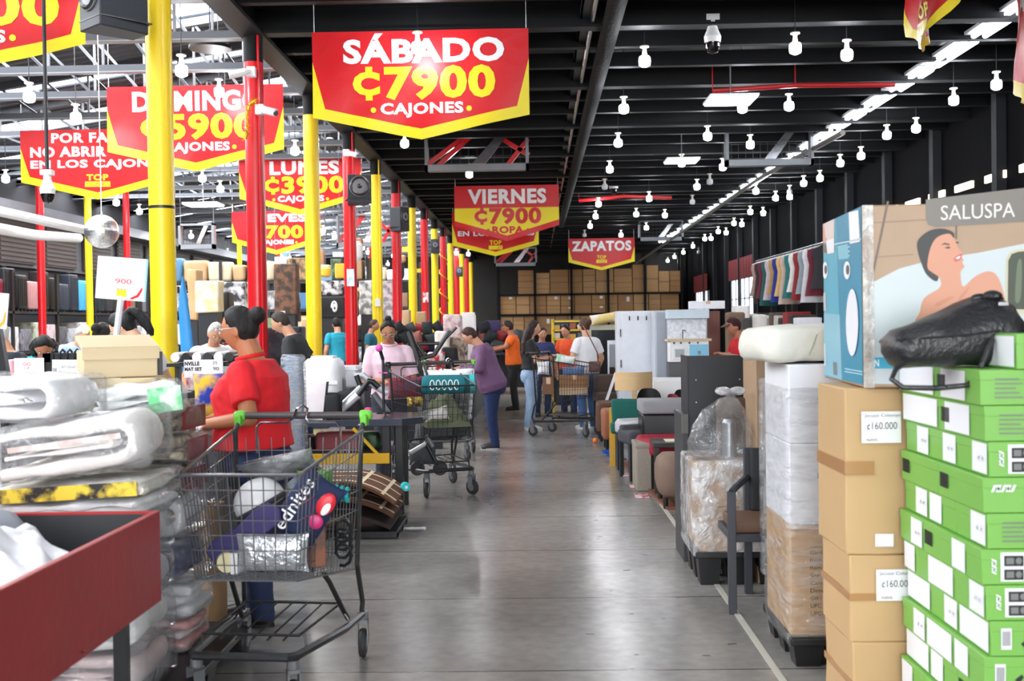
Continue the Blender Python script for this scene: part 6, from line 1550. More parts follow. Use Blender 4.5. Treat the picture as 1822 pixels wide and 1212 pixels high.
def simple_table(label, u0, u1, vt, Y, d, c, th=.04, ctop=None):
    x0, x1 = gx(u0, Y), gx(u1, Y); zt_ = gz(vt, Y); t = thing('side_table', label, 'side table', ((x0 + x1) / 2, Y + d / 2, 0)); w_ = x1 - x0
    m = mat('table_%d' % c[0], c, .4)
    MB().box(-w_ / 2, w_ / 2, -d / 2, d / 2, zt_ - th, zt_).fin('tabletop', mat('ttop_%d' % (ctop or c)[0], ctop or c, .4), t, bevel=.004)
    for sx in (-1, 1):
        for sy in (-1, 1): MB().box(sx * (w_ / 2 - .025) - .02, sx * (w_ / 2 - .025) + .02, sy * (d / 2 - .025) - .02, sy * (d / 2 - .025) + .02, 0, zt_ - th).fin('leg', m, t)
    return t
simple_table('black side table with papers, behind the brown velvet pouf', 1162, 1235, 789, 9.6, .4, (42, 40, 36))
o = MB().box(-.08, .08, -.1, .1, 0, .006).fin('leaflet', mat('cream_leaflet', (226, 214, 190), .6), loc=(1.18, 9.78, gz(789, 9.6) + .001)); tag(o, 'cream leaflet lying on the black side table', 'leaflet')
def chair(label, u, Y, rz, seatc, framec, zs=.46, zb_=.85, w_=.46, arms=False, name='chair', backc=None, back_full=True):
    x = gx(u, Y); t = thing(name, label, 'chair', (x, Y + .25, 0), rz)
    fm = mat('frame_%d_%d' % framec[:2], framec, .4); sm = mat('seat_%d_%d_%d' % seatc, seatc, .8, bump=.15); bm2 = mat('seat_%d_%d_%d' % (backc or seatc), backc or seatc, .8, bump=.15)
    for sx in (-1, 1):
        for sy in (-1, 1): MB().box(sx * (w_ / 2 - .03) - .018, sx * (w_ / 2 - .03) + .018, sy * (w_ / 2 - .04) - .018, sy * (w_ / 2 - .04) + .018, 0, zs - .06 if sy < 0 or not back_full else zb_ - .06).fin('leg', fm, t)
    mb = MB(); rbox(mb, w_, w_, .12, .035, z0=zs - .08); mb.rough(.006, 8, u); mb.fin('seat', sm, t, smooth=60)
    mb = MB(); rbox(mb, w_ * .96, .10, zb_ - zs, .04, z0=zs); mb.warp(lambda p: Vector((p.x, p.y + w_ / 2 - .06 + (p.z - zs) * .12, p.z))); mb.rough(.006, 8, u + 1); mb.fin('backrest', bm2, t, smooth=60)
    if arms:
        for sx in (-1, 1):
            mb = MB(); mb.tube([(sx * w_ / 2, -w_ / 2 + .02, 0), (sx * w_ / 2, -w_ / 2 + .02, zs + .17), (sx * w_ / 2, w_ / 2 - .05, zs + .17), (sx * w_ / 2, w_ / 2 - .05, 0)], .022, 4); mb.fin('arm_frame', fm, t)
    return t
GRN, GRY = (16, 92, 84), (150, 150, 154)
chair('green velvet armchair with mustard yellow metal frame in the furniture row', 1142, 11.6, PI / 2 + 1.35, GRN, (196, 150, 28), .42, .70, .55, True, 'armchair')
t = thing('upholstered_bench', 'black bench with a thick grey cushion on top, left of the bookcase', 'bench', (gx(1190, 10.4), 10.7, 0)); zt_ = gz(715, 10.4)
mb = MB(); rbox(mb, .50, .5, .12, .03, z0=zt_ - .12); mb.fin('cushion', mat('grey_bench_fabric', (150, 150, 154), .85, bump=.2), t, smooth=50)
MB().box(-.24, .24, -.24, .24, zt_ - .36, zt_ - .122).fin('carcass', m_blk_plastic, t, bevel=.02)
for sx in (-1, 1):
    for sy in (-1, 1): MB().box(sx * .21 - .025, sx * .21 + .025, sy * .21 - .025, sy * .21 + .025, 0, zt_ - .36).fin('leg', m_blk_plastic, t)
chair('red cushioned black chair in front of the grey cushioned bench', 1195, 9.9, .2, (160, 34, 54), (30, 30, 32), .40, .46, .5, False)
chair('pale grey chair behind the red cushioned one', 1142, 11.0, .3, (186, 186, 190), (60, 60, 64), .46, .52, .4)
chair('dark grey chair squeezed between pale grey chair and red chair', 1150, 10.5, .2, (66, 66, 72), (40, 40, 44), .42, .50, .42)
chair('brown fabric chair behind the green armchair', 1096, 15.0, .2, (84, 66, 58), (40, 34, 30), .5, .78, .5)
chair('grey cushioned bench chair at the far end of the row', 1088, 16.2, 0, (150, 150, 152), (60, 60, 64), .5, .66, .6)
t = thing('storage_ottoman', 'beige woven storage chest standing behind the black side table', 'ottoman', (gx(1136, 9.9) + .12, 10.1, 0)); mb = MB(); rbox(mb, .3, .42, .40, .02); mb.fin('chest', mat('beige_weave', (150, 140, 128), .85, bump=.4, bs=60), t, smooth=50); MB().box(-.155, .155, -.215, .215, .38, .42).fin('lid', mat('beige_weave', (150, 140, 128), .85, bump=.4, bs=60), t, bevel=.01)
# wooden chair back, round black chairs, white boards
t = thing('wooden_chair', 'pale plywood chair with a wide curved back above the green armchair', 'chair', (gx(1132, 12.6), 12.9, 0))
mb = MB(); zt_, zb_ = gz(664, 12.6), gz(697, 12.6); mb.grid(lambda s, q: (-.215 + .43 * s, -.12 * (1 - (2 * s - 1) ** 2) * 0 - .10 + .12 * (2 * s - 1) ** 2, zb_ + (zt_ - zb_) * q), 16, 2); k = MB(); k.grid(lambda s, q: (.215 - .43 * s, -.075 + .12 * (2 * s - 1) ** 2, zb_ + (zt_ - zb_) * q), 16, 2); mb.add(k.v, k.f)
mb.fin('backrest', mat('pale_plywood', (214, 180, 132), .5, stretch=(1, 1, 14)), t)
MB().box(-.03, .03, -.09, -.06, .42, zb_ + .02).fin('back_post', mat('pale_plywood', (214, 180, 132), .5, stretch=(1, 1, 14)), t); MB().box(-.2, .2, -.2, .2, .42, .45).fin('seat', mat('pale_plywood', (214, 180, 132), .5, stretch=(1, 1, 14)), t)
for sx in (-1, 1):
    for sy in (-1, 1): MB().lathe([(.016, 0), (.02, .42)], 8, M=TM((sx * .17, sy * .17, 0))).fin('leg', mat('pale_plywood', (214, 180, 132), .5, stretch=(1, 1, 14)), t)
def shell_chair(label, u, Y, c, w_, vt):
    x = gx(u, Y); zt_ = gz(vt, Y); t = thing('shell_chair', label, 'chair', (x, Y + .3, 0))
    mb = MB(); mb.grid(lambda s, q: ((s - .5) * w_ * (1 - .25 * q * q), -.2 + .4 * q ** .5 * 0 + .25 * (1 - (2 * s - 1) ** 2) * .4 + .2, .45 + (zt_ - .45) * q * (1 - .18 * (2 * s - 1) ** 4)), 14, 6); k = MB(); k.grid(lambda s, q: ((.5 - s) * w_ * (1 - .25 * q * q), .03 + .25 * (1 - (2 * s - 1) ** 2) * .4, .45 + (zt_ - .45) * q * (1 - .18 * (2 * s - 1) ** 4)), 14, 6); mb.add(k.v, k.f)
    mb.fin('backrest', mat('shell_%d' % c[0], c, .6), t); mb = MB(); rbox(mb, w_ * .95, .42, .06, .03, z0=.42); mb.warp(lambda p: p + Vector((0, -.12, 0))); mb.fin('seat', mat('shell_%d' % c[0], c, .6), t)
    for sx in (-1, 1):
        for sy in (-.3, .06): MB().lathe([(.01, 0), (.014, .42)], 6, M=TM((sx * .15, sy, 0))).fin('leg', m_blk_plastic, t)
shell_chair('black rounded chair back below the plywood chair', 1160, 12.1, (26, 26, 28), .32, 695)
shell_chair('black rounded chair back close to the bookcase', 1222, 12.1, (30, 30, 32), .26, 698)
shell_chair('dark red padded chair back beside the bookcase', 1204, 11.9, (140, 40, 56), .18, 706)
t = thing('white_screen', 'white low panel standing behind the plywood chair', 'screen', (gx(1196, 13.1), 13.2, 0)); MB().box(-.21, .21, -.02, .02, 0, gz(673, 13.1)).fin('board', m_white, t, bevel=.006); MB().box(-.212, .212, -.024, -.018, gz(673, 13.1) - .05, gz(673, 13.1) - .03).fin('rail', m_lab, t)
pipe('leaning_board', 'white board leaning beside the far mirror', 'board', [(gx(1080, 14.6), 14.8, .45), (gx(1098, 14.6), 14.8, .82)], .025, m_white, 4)
t = thing('wardrobe', 'white wardrobe with three hooks standing across the far aisle', 'wardrobe', (gx(1133, 14.6), 14.9, 0)); hw = (gx(1165, 14.6) - gx(1101, 14.6)) / 2; zt_ = gz(553, 14.6)
MB().box(-hw, hw, -.25, .25, 0, zt_).fin('carcass', mat('white_lacquer', (224, 228, 236), .4), t, bevel=.006)
for x in (-hw * .62,): MB().box(-hw + .06, hw - .01, -.265, -.25, .08, zt_ - .03).fin('door', mat('white_lacquer', (224, 228, 236), .4), t, bevel=.006)
MB().box(-hw + .1, hw - .05, -.272, -.265, .75, .78).fin('rail', mat('white_lacquer', (224, 228, 236), .4), t)
for x in (-.08, .03, .14): MB().tube([(x, -.27, zt_ - .07), (x, -.29, zt_ - .09), (x, -.275, zt_ - .12)], .008, 6).fin('hook', m_blk_plastic, t)
for z in (.4, .9, 1.3): MB().box(-hw + .03, -hw + .045, -.262, -.25, z, z + .1).fin('hinge', m_blk_plastic, t)
t = thing('grey_cabinet', 'tall pale grey cabinet carrying the toy kitchen shelf', 'cabinet', (gx(1215, 14.0), 14.3, 0)); hw = (gx(1262, 14.0) - gx(1168, 14.0)) / 2; zt_ = gz(553, 14.0)
MB().box(-hw, hw, -.2, .25, 0, zt_).fin('carcass', mat('pale_grey_board', (196, 202, 212), .5), t, bevel=.006); MB().box(-hw + .02, -hw + .14, -.21, -.2, .1, zt_ - .02).fin('door', mat('grey_door', (176, 184, 196), .5), t, bevel=.003)
t = thing('toy_kitchen', 'white and blue toy kitchen with marble splashback', 'toy kitchen', (gx(1226, 13.4), 13.45, gz(645, 13.4))); W_ = .46; u2 = lambda v: gz(v, 13.4) - gz(645, 13.4)
MB().box(-W_ / 2, W_ / 2, -.13, .13, 0, u2(607)).fin('cabinet', m_white, t, bevel=.006)
MB().box(-W_ / 2, W_ / 2, .09, .13, u2(607), u2(568)).fin('splashback', mat('marble_print', (226, 230, 240), .3, col2=(196, 204, 220), vs=22), t)
MB().box(-W_ / 2 - .02, W_ / 2 + .02, -.06, .13, u2(568), u2(552)).fin('top_shelf', mat('pale_blue_board', (206, 222, 234), .4), t, bevel=.004)
MB().box(-W_ / 2 - .03, W_ / 2 + .03, -.15, .13, u2(608), u2(604)).fin('worktop', mat('light_wood', (214, 188, 150), .5), t)
dr = MB().box(-W_ / 2 + .03, -.03, -.137, -.13, .03, u2(618)).fin('oven_door', m_white, t, bevel=.003); MB().box(-W_ / 2 + .06, -.06, -.140, -.137, .06, u2(622)).fin('oven_window', mat('grey_glass', (110, 118, 126), .15), dr)
dr = MB().box(.0, W_ / 2 - .01, -.137, -.13, .03, u2(614)).fin('blue_door', mat('sky_blue_door', (126, 196, 228), .4), t, bevel=.003); MB().box(.10, .13, -.15, -.137, .09, .13).fin('handle', m_grey, dr)
for x in (-.18, -.1, .0, .1): MB().lathe([(.012, 0), (.012, .012)], 10, M=TM((x, -.13, u2(611)), rx=PI / 2)).fin('knob', m_steel, t)
MB().tube([(-.06, .0, u2(604)), (-.06, .0, u2(588)), (-.03, -.05, u2(590))], .006, 6).fin('tap', m_steel, t)
t = thing('toy_kitchen_stand', 'dark stand below the toy kitchen', 'stand', (gx(1226, 13.4), 13.45, 0)); MB().box(-.24, .24, -.14, .14, 0, gz(645, 13.4) - .002).fin('body', m_blk_plastic, t, bevel=.004); MB().box(-.25, .25, -.15, .14, .6, .63).fin('shelf', m_steel, t)
t = thing('door_slab', 'red brown wooden door panel standing right of the toy kitchen', 'door panel', (gx(1277, 14.2), 14.6, 0)); MB().box(-.1, .1, -.03, .03, 0, gz(555, 14.2)).fin('slab', mat('mahogany_board', (122, 62, 46), .45, var=.2, stretch=(6, 6, .6)), t, bevel=.004); MB().box(-.1, -.085, -.034, .03, 0, gz(555, 14.2)).fin('edge_strip', mat('mahogany_edge', (96, 46, 34), .5), t)
carton('white flat box on top of the brown door panel and cabinet', gx(1262, 14.2), 14.35, gz(553, 14.2) + .012, .42, .3, .10, m=m_wcard)
# display cabinet with dark glass, mirror, yellow shelf
t = thing('display_cabinet', 'beige framed cabinet with a dark glass front beyond the far trolley', 'cabinet', (gx(1082, 17.5), 17.8, 0)); hw = (gx(1115, 17.5) - gx(1048, 17.5)) / 2; zt_ = gz(577, 17.5)
MB().box(-hw, hw, -.2, .2, 0, zt_).fin('carcass', mat('beige_green_frame', (196, 198, 176), .5), t, bevel=.006); MB().box(-hw + .05, hw - .05, -.21, -.2, .25, zt_ - .08).fin('glass_door', mat('dark_glass', (22, 26, 28), .1), t)
t = thing('floor_mirror', 'narrow silver framed mirror leaning on the dark glass cabinet', 'mirror', (gx(1091, 16.6), 16.7, .4)); MB().box(-.07, .07, -.02, .0, 0, gz(605, 16.6) - .4).fin('frame', mat('silver_frame', (206, 210, 214), .3, metal=.4), t, bevel=.004); MB().box(-.045, .045, -.024, -.02, .04, gz(612, 16.6) - .4).fin('mirror_glass', mat('mirror', (200, 204, 208), .03, metal=1), t)
t = thing('mirror_plinth', 'low black plinth under the narrow mirror', 'plinth', (gx(1091, 16.6), 16.75, 0)); MB().box(-.2, .2, -.15, .1, 0, .398).fin('body', m_blk_plastic, t, bevel=.004); MB().box(-.21, .21, -.16, .1, .36, .38).fin('rail', m_steel, t)
t = thing('yellow_shelf', 'yellow edged shelf unit filled with small goods behind the white tee', 'shelf unit', (gx(1014, 18.6), 18.8, 0)); hw = (gx(1043, 18.6) - gx(986, 18.6)) / 2; zt_ = gz(566, 18.6)
for sx in (-1, 1): MB().box(sx * hw - .02, sx * hw + .02, -.2, .2, 0, zt_).fin('upright', mat('yellow_shelf_paint', (222, 190, 40), .5), t)
zs_ = [gz(v, 18.6) for v in (568, 584, 600, 616, 634, 660)]
for z in zs_: MB().box(-hw, hw, -.2, .2, z - .03, z).fin('shelf', mat('yellow_shelf_paint', (222, 190, 40), .5), t)
MB().box(-hw, hw, .18, .2, .1, zt_).fin('back_panel', m_blk_plastic, t)
i = 0
for z in zs_[1:]:
    for q in range(4):
        c = [(200, 160, 90), (60, 50, 46), (214, 206, 196), (150, 90, 70), (90, 100, 120)][(i * 3 + q) % 5]
        mb = MB(); rbox(mb, hw * .42, .2, .07 + .02 * (i % 3), .015)
        tag(mb.fin('packet', mat('packet_%d' % c[0], c, .6), loc=(t.location.x - hw + hw * .5 * q + hw * .24, 18.72, z + .001)), 'small %s packet on the yellow shelf unit, %s shelf from the top' % ({200: 'tan', 60: 'black', 214: 'white', 150: 'brown', 90: 'blue grey'}[c[0]], ordinal(zs_.index(z) - 1).replace('nearest', 'first')), 'packet', 'packets on the yellow shelf unit'); i += 1
cushion('pale yellow cushion on top of the dark glass cabinet', P(1074, 567, 17.6), .42, .16, .2, (240, 214, 130), (240, 226, 220), vs=5, ry=-.15)
# floor oddments
o = MB().ell((0, 0, 0), (.033, .033, .033), 18).fin('ball', mat('orange_ball', (244, 128, 40), .4), loc=(gx(1058, 13.9), 13.9, .034)); tag(o, 'small orange ball on the floor at the aisle edge', 'ball')
for i, (u, v) in enumerate([(1086, 806), (1094, 812), (1099, 820)]):
    p = G(u, v); mb = MB(); mb.lathe([(.003, 0), (.08, 0), (.10, .02), (.10, .026), (.075, .01), (.003, .008)], 18); tag(mb.fin('blue_tray', mat('blue_plastic', (36, 92, 208), .35), loc=(p.x, p.y, .001 + .0 * i)), 'blue plastic tray on the floor, %s of three below the green armchair' % ordinal(2 - i).replace('nearest', 'closest'), 'tray')
for i, (u, v, c, n) in enumerate([(1118, 846, (170, 40, 60), 'farther'), (1132, 866, (176, 36, 58), 'middle'), (1142, 884, (168, 40, 60), 'closer')]):
    p = G(u, v); o = MB().box(-.06, .06, -.1, .1, 0, .012).fin('red_mat', mat('red_mat_fabric', c, .8, col2=(226, 206, 208), vs=16), loc=(p.x, p.y, .001), bevel=.004); tag(o, 'small red and white mat on the floor beside the chairs, %s of three' % n, 'mat')
p0, p1 = G(1106, 822), G(1190, 908)
pl = MB(); pl.prism([(p0.x - .02, p0.y, .02), (p0.x + .10, p0.y, .02), (p1.x + .1, p1.y, .02), (p1.x - .02, p1.y, .02)], (0, 0, .025)); q = Vector((p0.x, p0.y, 0)); pl.warp(lambda v: v - q - Vector((0, 0, .02)))
tag(pl.fin('base_board', mat('red_brown_board', (122, 74, 52), .6), loc=q), 'red brown board on the floor under the furniture row', 'board')
ords_ = ['first', 'second', 'third', 'fourth', 'fifth', 'sixth', 'seventh', 'eighth', 'ninth', 'tenth', 'eleventh', 'twelfth', 'thirteenth', 'fourteenth', 'fifteenth', 'sixteenth', 'seventeenth']
# ================================================================ table with appliances, rugs, far goods
tb = thing('display_table', 'black topped table with yellow rail standing beside the aisle behind the near trolley', 'table', (-1.62, 9.05, 0))
ztb = .765
mb = MB(); mb.prism([(-.75, -.32, ztb - .055), (.56, -.32, ztb - .055), (.70, -.10, ztb - .055), (.70, .36, ztb - .055), (-.75, .36, ztb - .055)], (0, 0, .055))
mb.fin('tabletop', mat('black_blue_tabletop', (62, 66, 78), .2), tb, bevel=.004)
mb = MB(); F_ = frame((.22, -.322, ztb - .045), (1, 0, 0), (0, 0, 1))
mb.tube([F_ @ Vector(p) for p in ((.0, .012, 0), (.008, .006, 0), (.02, .008, 0), (.03, .016, 0))], .0018, 5); mb.tube([F_ @ Vector(p) for p in ((.012, .006, 0), (.018, .022, 0), (.014, .034, 0))], .0018, 5); mb.box(-.004, .034, 0, .003, 0, .002, 0, F_)
mb.fin('white_mark', m_lab, tb)
for x, y in ((.43, -.26), (.52, -.18), (-.7, -.26), (-.7, .3), (.5, .3)): MB().box(x - .03, x + .03, y - .03, y + .03, 0, ztb - .055).fin('leg', m_blk_plastic, tb, bevel=.004)
ym = mat('mustard_steel', (206, 158, 20), .4)
MB().box(-.72, .46, -.34, -.30, .42, .50).fin('rail', ym, tb, bevel=.003)
MB().tube([(.40, -.33, .46), (.18, -.33, .70)], .016, 4).fin('brace', ym, tb)
def rblock(name, label, cat, u0, u1, v0, v1, Y, d, c, r=.03, base=None, rz=0, tilt=0, parts=None, c2=None, rough=.4, vs=8):
    a = P((u0 + u1) / 2, v1, Y); w, h = px(u1 - u0, Y), px(v1 - v0, Y)
    z = base if base is not None else a.z
    t = thing(name, label, cat, (a.x, Y + d / 2, z), rz)
    mb = MB(); rbox(mb, w, d, h, min(r, w * .3, h * .3, d * .3)); mb.warp(lambda p: TM(ry=tilt) @ p); mb.fin('body', mat('rb_%d_%d_%d' % c, c, rough, col2=c2, vs=vs), t, smooth=55)
    return t, w, h
t, w, h = rblock('baby_bath', 'big white rounded plastic tub standing on the black table', 'tub', 536, 606, 632, 736, 9.0, .34, (240, 240, 244), .13, ztb + .002)
MB().box(-w * .3, w * .45, -.18, -.17, h * .55, h * .62).fin('lip', m_white, t, bevel=.004); mb = MB(); rbox(mb, w * .6, .2, .05, .02, z0=h - .03); mb.fin('rounded_lid', m_white, t)
t, w, h = rblock('printer', 'white flat topped appliance behind the white tub', 'appliance', 560, 636, 652, 690, 9.32, .3, (232, 234, 238), .03)
MB().box(-w / 2 - .01, w / 2 + .01, -.16, .1, h * .8, h * .86).fin('lid', m_white, t, bevel=.003)
for z_ in (0,): pass
t2, w2, h2 = rblock('appliance_box', 'grey box under the white appliance on the black table', 'box', 566, 640, 690, 738, 9.3, .3, (150, 152, 158), .02, ztb + .002); t2.name = 'appliance_box'
MB().box(-w2 / 2, w2 / 2, -.153, -.15, h2 * .3, h2 * .4).fin('front_strip', m_steel, t2)
t, w, h = rblock('pink_board', 'white and pink leaning panel at the front of the black table', 'panel', 536, 575, 668, 736, 8.75, .05, (244, 226, 232), .01, ztb + .002, tilt=.12, c2=(250, 246, 248), vs=3); t.name = 'pink_board'
MB().box(-.004, .004, -.03, .03, 0, h, M=TM((w / 2, 0, 0), ry=.12)).fin('edge', m_steel, t)
rblock('nylon_bag', 'black soft bag in front of the white tub on the table', 'bag', 574, 606, 690, 737, 8.74, .14, (28, 28, 31), .05, ztb + .002, rough=.7)
rblock('nylon_bag', 'black rounded bag beside the stroller handle on the table', 'bag', 608, 648, 686, 737, 8.95, .2, (34, 34, 38), .07, ztb + .002, tilt=-.3, rough=.7)
rblock('booster_cushion', 'grey padded child seat behind the black bags on the table', 'child seat', 575, 612, 672, 700, 9.1, .15, (132, 134, 140), .04, None)
rblock('pink_bottle', 'coral pink bottle standing on the black table', 'bottle', 562, 576, 722, 737, 8.78, .06, (238, 128, 120), .02, ztb + .002)
o, w, h = rblock('pink_tub', 'magenta and white small tub on the black table', 'tub', 648, 660, 718, 737, 8.8, .06, (238, 60, 160), .015, ztb + .002); MB().lathe([(w * .4, h * .02), (w * .5, h * .45)], 12, M=TM((0, -.012, 0))).fin('label_band', m_lab, o)
t = thing('stroller', 'silver stroller frame with black grip leaning on the black table', 'stroller', P(640, 736, 8.85))
q = lambda u, v, Y=8.85: P(u, v, Y) - t.location
m_sil = mat('brushed_silver', (208, 210, 214), .35, metal=.3); MB().tube([q(600, 736), q(637, 703)], .030, 10).fin('silver_tube', m_sil, t); MB().tube([q(637, 703), q(656, 678), q(664, 680), q(674, 690)], .024, 10).fin('grip', m_blk_plastic, t)
MB().tube([q(604, 724, 8.95), q(642, 688, 8.95)], .020, 8).fin('silver_tube', m_sil, t); MB().tube([q(632, 670, 9.05), q(646, 668, 9.05), q(666, 686, 9.05), q(690, 700, 9.05)], .028, 10).fin('pushbar', m_sil, t); MB().tube([q(634, 668, 9.0), q(640, 684, 9.0), q(656, 692, 9.0)], .022, 8).fin('black_bar', m_blk_plastic, t)
MB().lathe([(.012, -.01), (.012, .01)], 10, M=TM(q(611, 731), rx=PI / 2)).fin('bolt', m_blk_plastic, t)
MB().tube([q(664, 700, 9.1), q(690, 736, 9.1)], .03, 8).fin('leg_tube', m_grey, t)
t = thing('toy_microphone', 'pink toy microphone on a black stand before the person in pink', 'microphone', P(683, 736, 8.9))
hm = P(683, 622, 8.9).z - t.location.z
MB().tube([(0, 0, .0), (0, 0, hm - .06)], .011, 8).fin('stand', m_blk_plastic, t); MB().lathe([(.06, 0), (.06, .012), (.012, .02)], 14).fin('base', m_blk_plastic, t)
MB().tube([(0, 0, hm - .08), (-.02, -.02, hm)], .014, 8).fin('mic_body', m_blk_plastic, t); MB().ell((-.026, -.026, hm + .012), (.03, .03, .03), 14).fin('mic_head', mat('pink_mesh', (226, 90, 180), .5), t); MB().box(-.035, .035, -.01, .01, hm - .19, hm - .18).fin('pink_clip', mat('pink_mesh', (226, 90, 180), .5), t)
t = thing('wrapped_garment', 'tall roll of blue film wrapped goods standing behind the clerk', 'wrapped goods', (P(524, 700, 6.9).x, 6.9, 0)); mb = MB(); rbox(mb, .11, .13, gz(634, 6.9, 524), .03); mb.cut(2, [.1 * k for k in range(1, 13)]); mb.rough(.014, 9, 3, (1, 1, .4)); mb.fin('fabric', mat('blue_white_fabric', (120, 156, 206), .6, col2=(206, 220, 236), vs=4, stretch=(3, 3, .35)), t, smooth=60)
mb = MB(); rbox(mb, .13, .15, gz(632, 6.9, 524), .03); mb.cut(2, [.1 * k for k in range(1, 13)]); mb.rough(.016, 9, 6, (1, 1, .4)); mb.fin('film', m_wrap, t, smooth=60)
# goods below the table
for (u0, u1, v0, v1, Y, d, c, lab, nm, ct) in [(556, 600, 862, 905, 8.9, .3, (120, 40, 44), 'dark red toy car box under the black table', 'toy_box', 'box'), (600, 650, 850, 905, 9.0, .3, (34, 34, 38), 'black bag under the black table', 'duffel_bag', 'bag'), (652, 676, 846, 902, 8.95, .2, (200, 202, 206), 'black and white striped bag under the black table', 'striped_bag', 'bag'),
        (560, 640, 770, 806, 9.1, .3, (186, 96, 104), 'dusty pink toy car on the lower shelf of the black table', 'toy_car', 'toy'), (640, 676, 770, 800, 9.15, .2, (66, 110, 70), 'green and black box on the lower shelf of the black table', 'green_box', 'box'), (520, 556, 776, 806, 9.05, .2, (50, 46, 48), 'black speaker box on the lower shelf of the black table', 'speaker_box', 'speaker')]:
    rblock(nm, lab, ct, u0, u1, v0, v1, Y, d, c, .04, None if v1 < 850 else .002, c2=(28, 28, 30) if 'striped' in nm or 'green' in nm else None, vs=14)
MB().box(-.72, .5, -.25, .3, .475, .495).fin('lower_shelf', m_steel, tb)
# rugs
rg = thing('rug_stack', 'low black pallet carrying the folded brown rugs at the aisle edge', 'pallet', (-1.32, 8.15, 0)); MB().box(-.35, .32, -.3, .35, 0, .05).fin('deck', m_pallet, rg, bevel=.004)
for i in (-1, 0, 1): MB().box(-.35, .32, i * .26 - .03, i * .26 + .05, .0, .03).fin('runner', m_pallet, rg)
def rug(label, z, c, c2, sag, x1, bands=True, yo=0.0):
    t = thing('folded_rug', label, 'rug', (-1.34, 8.12 + yo, z)); n = 20
    def f(off):
        def g(s, q):
            x = -.36 + (x1 + .36) * s; zz = .13 * (1 - (max(0, s - .45) / .55) ** 2) * sag + .02
            return (x, -.34 + .66 * q + .06 * s * q, zz + off)
        return g
    mb = MB(); mb.grid(f(.02), n, 6); k = MB(); k.grid(f(0), n, 6); k.f = [tuple(reversed(a)) for a in k.f]; nn = len(mb.v); mb.add(k.v, k.f)
    def edge(vals, fl):
        a = [(f(.02)(s, qq), f(0)(s, qq)) for s, qq in vals]
        vs_ = [p for ab in a for p in ab]; fs_ = [((2 * i, 2 * i + 1, 2 * i + 3, 2 * i + 2) if fl else (2 * i, 2 * i + 2, 2 * i + 3, 2 * i + 1)) for i in range(len(a) - 1)]; mb.add(vs_, fs_)
    edge([(i / n, 0) for i in range(n + 1)], 1); edge([(i / n, 1) for i in range(n + 1)], 0); edge([(1, j / 6) for j in range(7)], 1); edge([(0, j / 6) for j in range(7)], 0)
    mb.fin('pile', mat('rug_%d' % c[0], c, .95, var=.25, vs=30, bump=.3, bs=90), t, smooth=70)
    if bands:
        mb = MB()
        for q0, q1 in ((.10, .16), (.46, .50), (.78, .84)):
            mb.grid(lambda s, q: tuple(Vector(f(.0225)(s, q0 + (q1 - q0) * q))), n, 1)
        for s0, s1 in ((.62, .66), (.86, .89)):
            mb.grid(lambda s, q: tuple(Vector(f(.023)(s0 + (s1 - s0) * s, q))), 2, 8)
        mb.fin('cream_stripe', mat('rug_cream', (226, 206, 172), .95, var=.1), t)
rug('dark folded rug lowest in the rug pile', .052, (52, 40, 34), None, .7, .30, False)
rug('brown folded rug with cream border, middle of the rug pile', .135, (88, 54, 38), None, .9, .32)
rug('brown folded rug with cream stripes on top of the rug pile', .215, (104, 64, 42), None, 1.15, .33, yo=.04)
t = thing('teal_roll_end', 'small turquoise roll lying at the corner of the rug pile', 'roll', (-.99, 8.3, .30)); MB().lathe([(.003, -.04), (.03, -.04), (.034, 0), (.03, .04), (.003, .04)], 14, M=TM(rx=PI / 2, rz=.3)).fin('roll', mat('teal_rubber', (30, 190, 196), .4), t); t.name = 'turquoise_roll'; MB().lathe([(.012, -.042), (.012, .042)], 8, M=TM(rx=PI / 2, rz=.3)).fin('core', m_white, t)
mb = MB(); p = G(738, 943); mb.grid(lambda s, q: ((s - .5) * .16, (q - .5) * .09, .012 + .012 * noise.noise(Vector((s * 4, q * 4, 3)))), 8, 5); mb.grid(lambda s, q: ((.5 - s) * .16, (q - .5) * .09, .003), 8, 5); tag(mb.fin('paper_scrap', m_paper, loc=(p.x, p.y, 0)), 'crumpled white paper scrap on the aisle floor beside the rugs', 'litter')
# exercise machine and heap left of the person in mauve
t = thing('exercise_bike', 'black exercise machine with raised handlebars behind the person in pink', 'exercise machine', (P(742, 690, 13.5).x, 13.5, 0)); q = lambda u, v, Y=13.5: P(u, v, Y) - t.location
for a, b, r_ in (((726, 590), (762, 690), .05), ((740, 640), (772, 632), .03), ((772, 632), (800, 588), .03), ((742, 612), (784, 611), .022), ((784, 611), (812, 582), .022), ((742, 612), (756, 634), .022)):
    MB().tube([q(*a), q(*b)], r_, 8).fin('frame_bar', m_blk_plastic, t)
MB().tube([q(757, 640), Vector((0, 0, .06))], .05, 8).fin('column', m_grey, t); MB().box(-.3, .3, -.06, .06, 0, .07).fin('base_bar', m_blk_plastic, t); MB().box(-.06, .06, -.4, .4, 0, .06).fin('base_bar', m_blk_plastic, t)
pl = thing('goods_counter', 'long low counter under the goods between the columns and the aisle', 'counter', (-1.6, 15.4, 0)); MB().box(-.9, .6, -.9, 5.6, 0, .86).fin('carcass', m_steel, pl, bevel=.01); MB().box(-.92, .62, -.92, 5.62, .86, .89).fin('worktop', mat('tan_worktop', (176, 150, 116), .6), pl, bevel=.004)
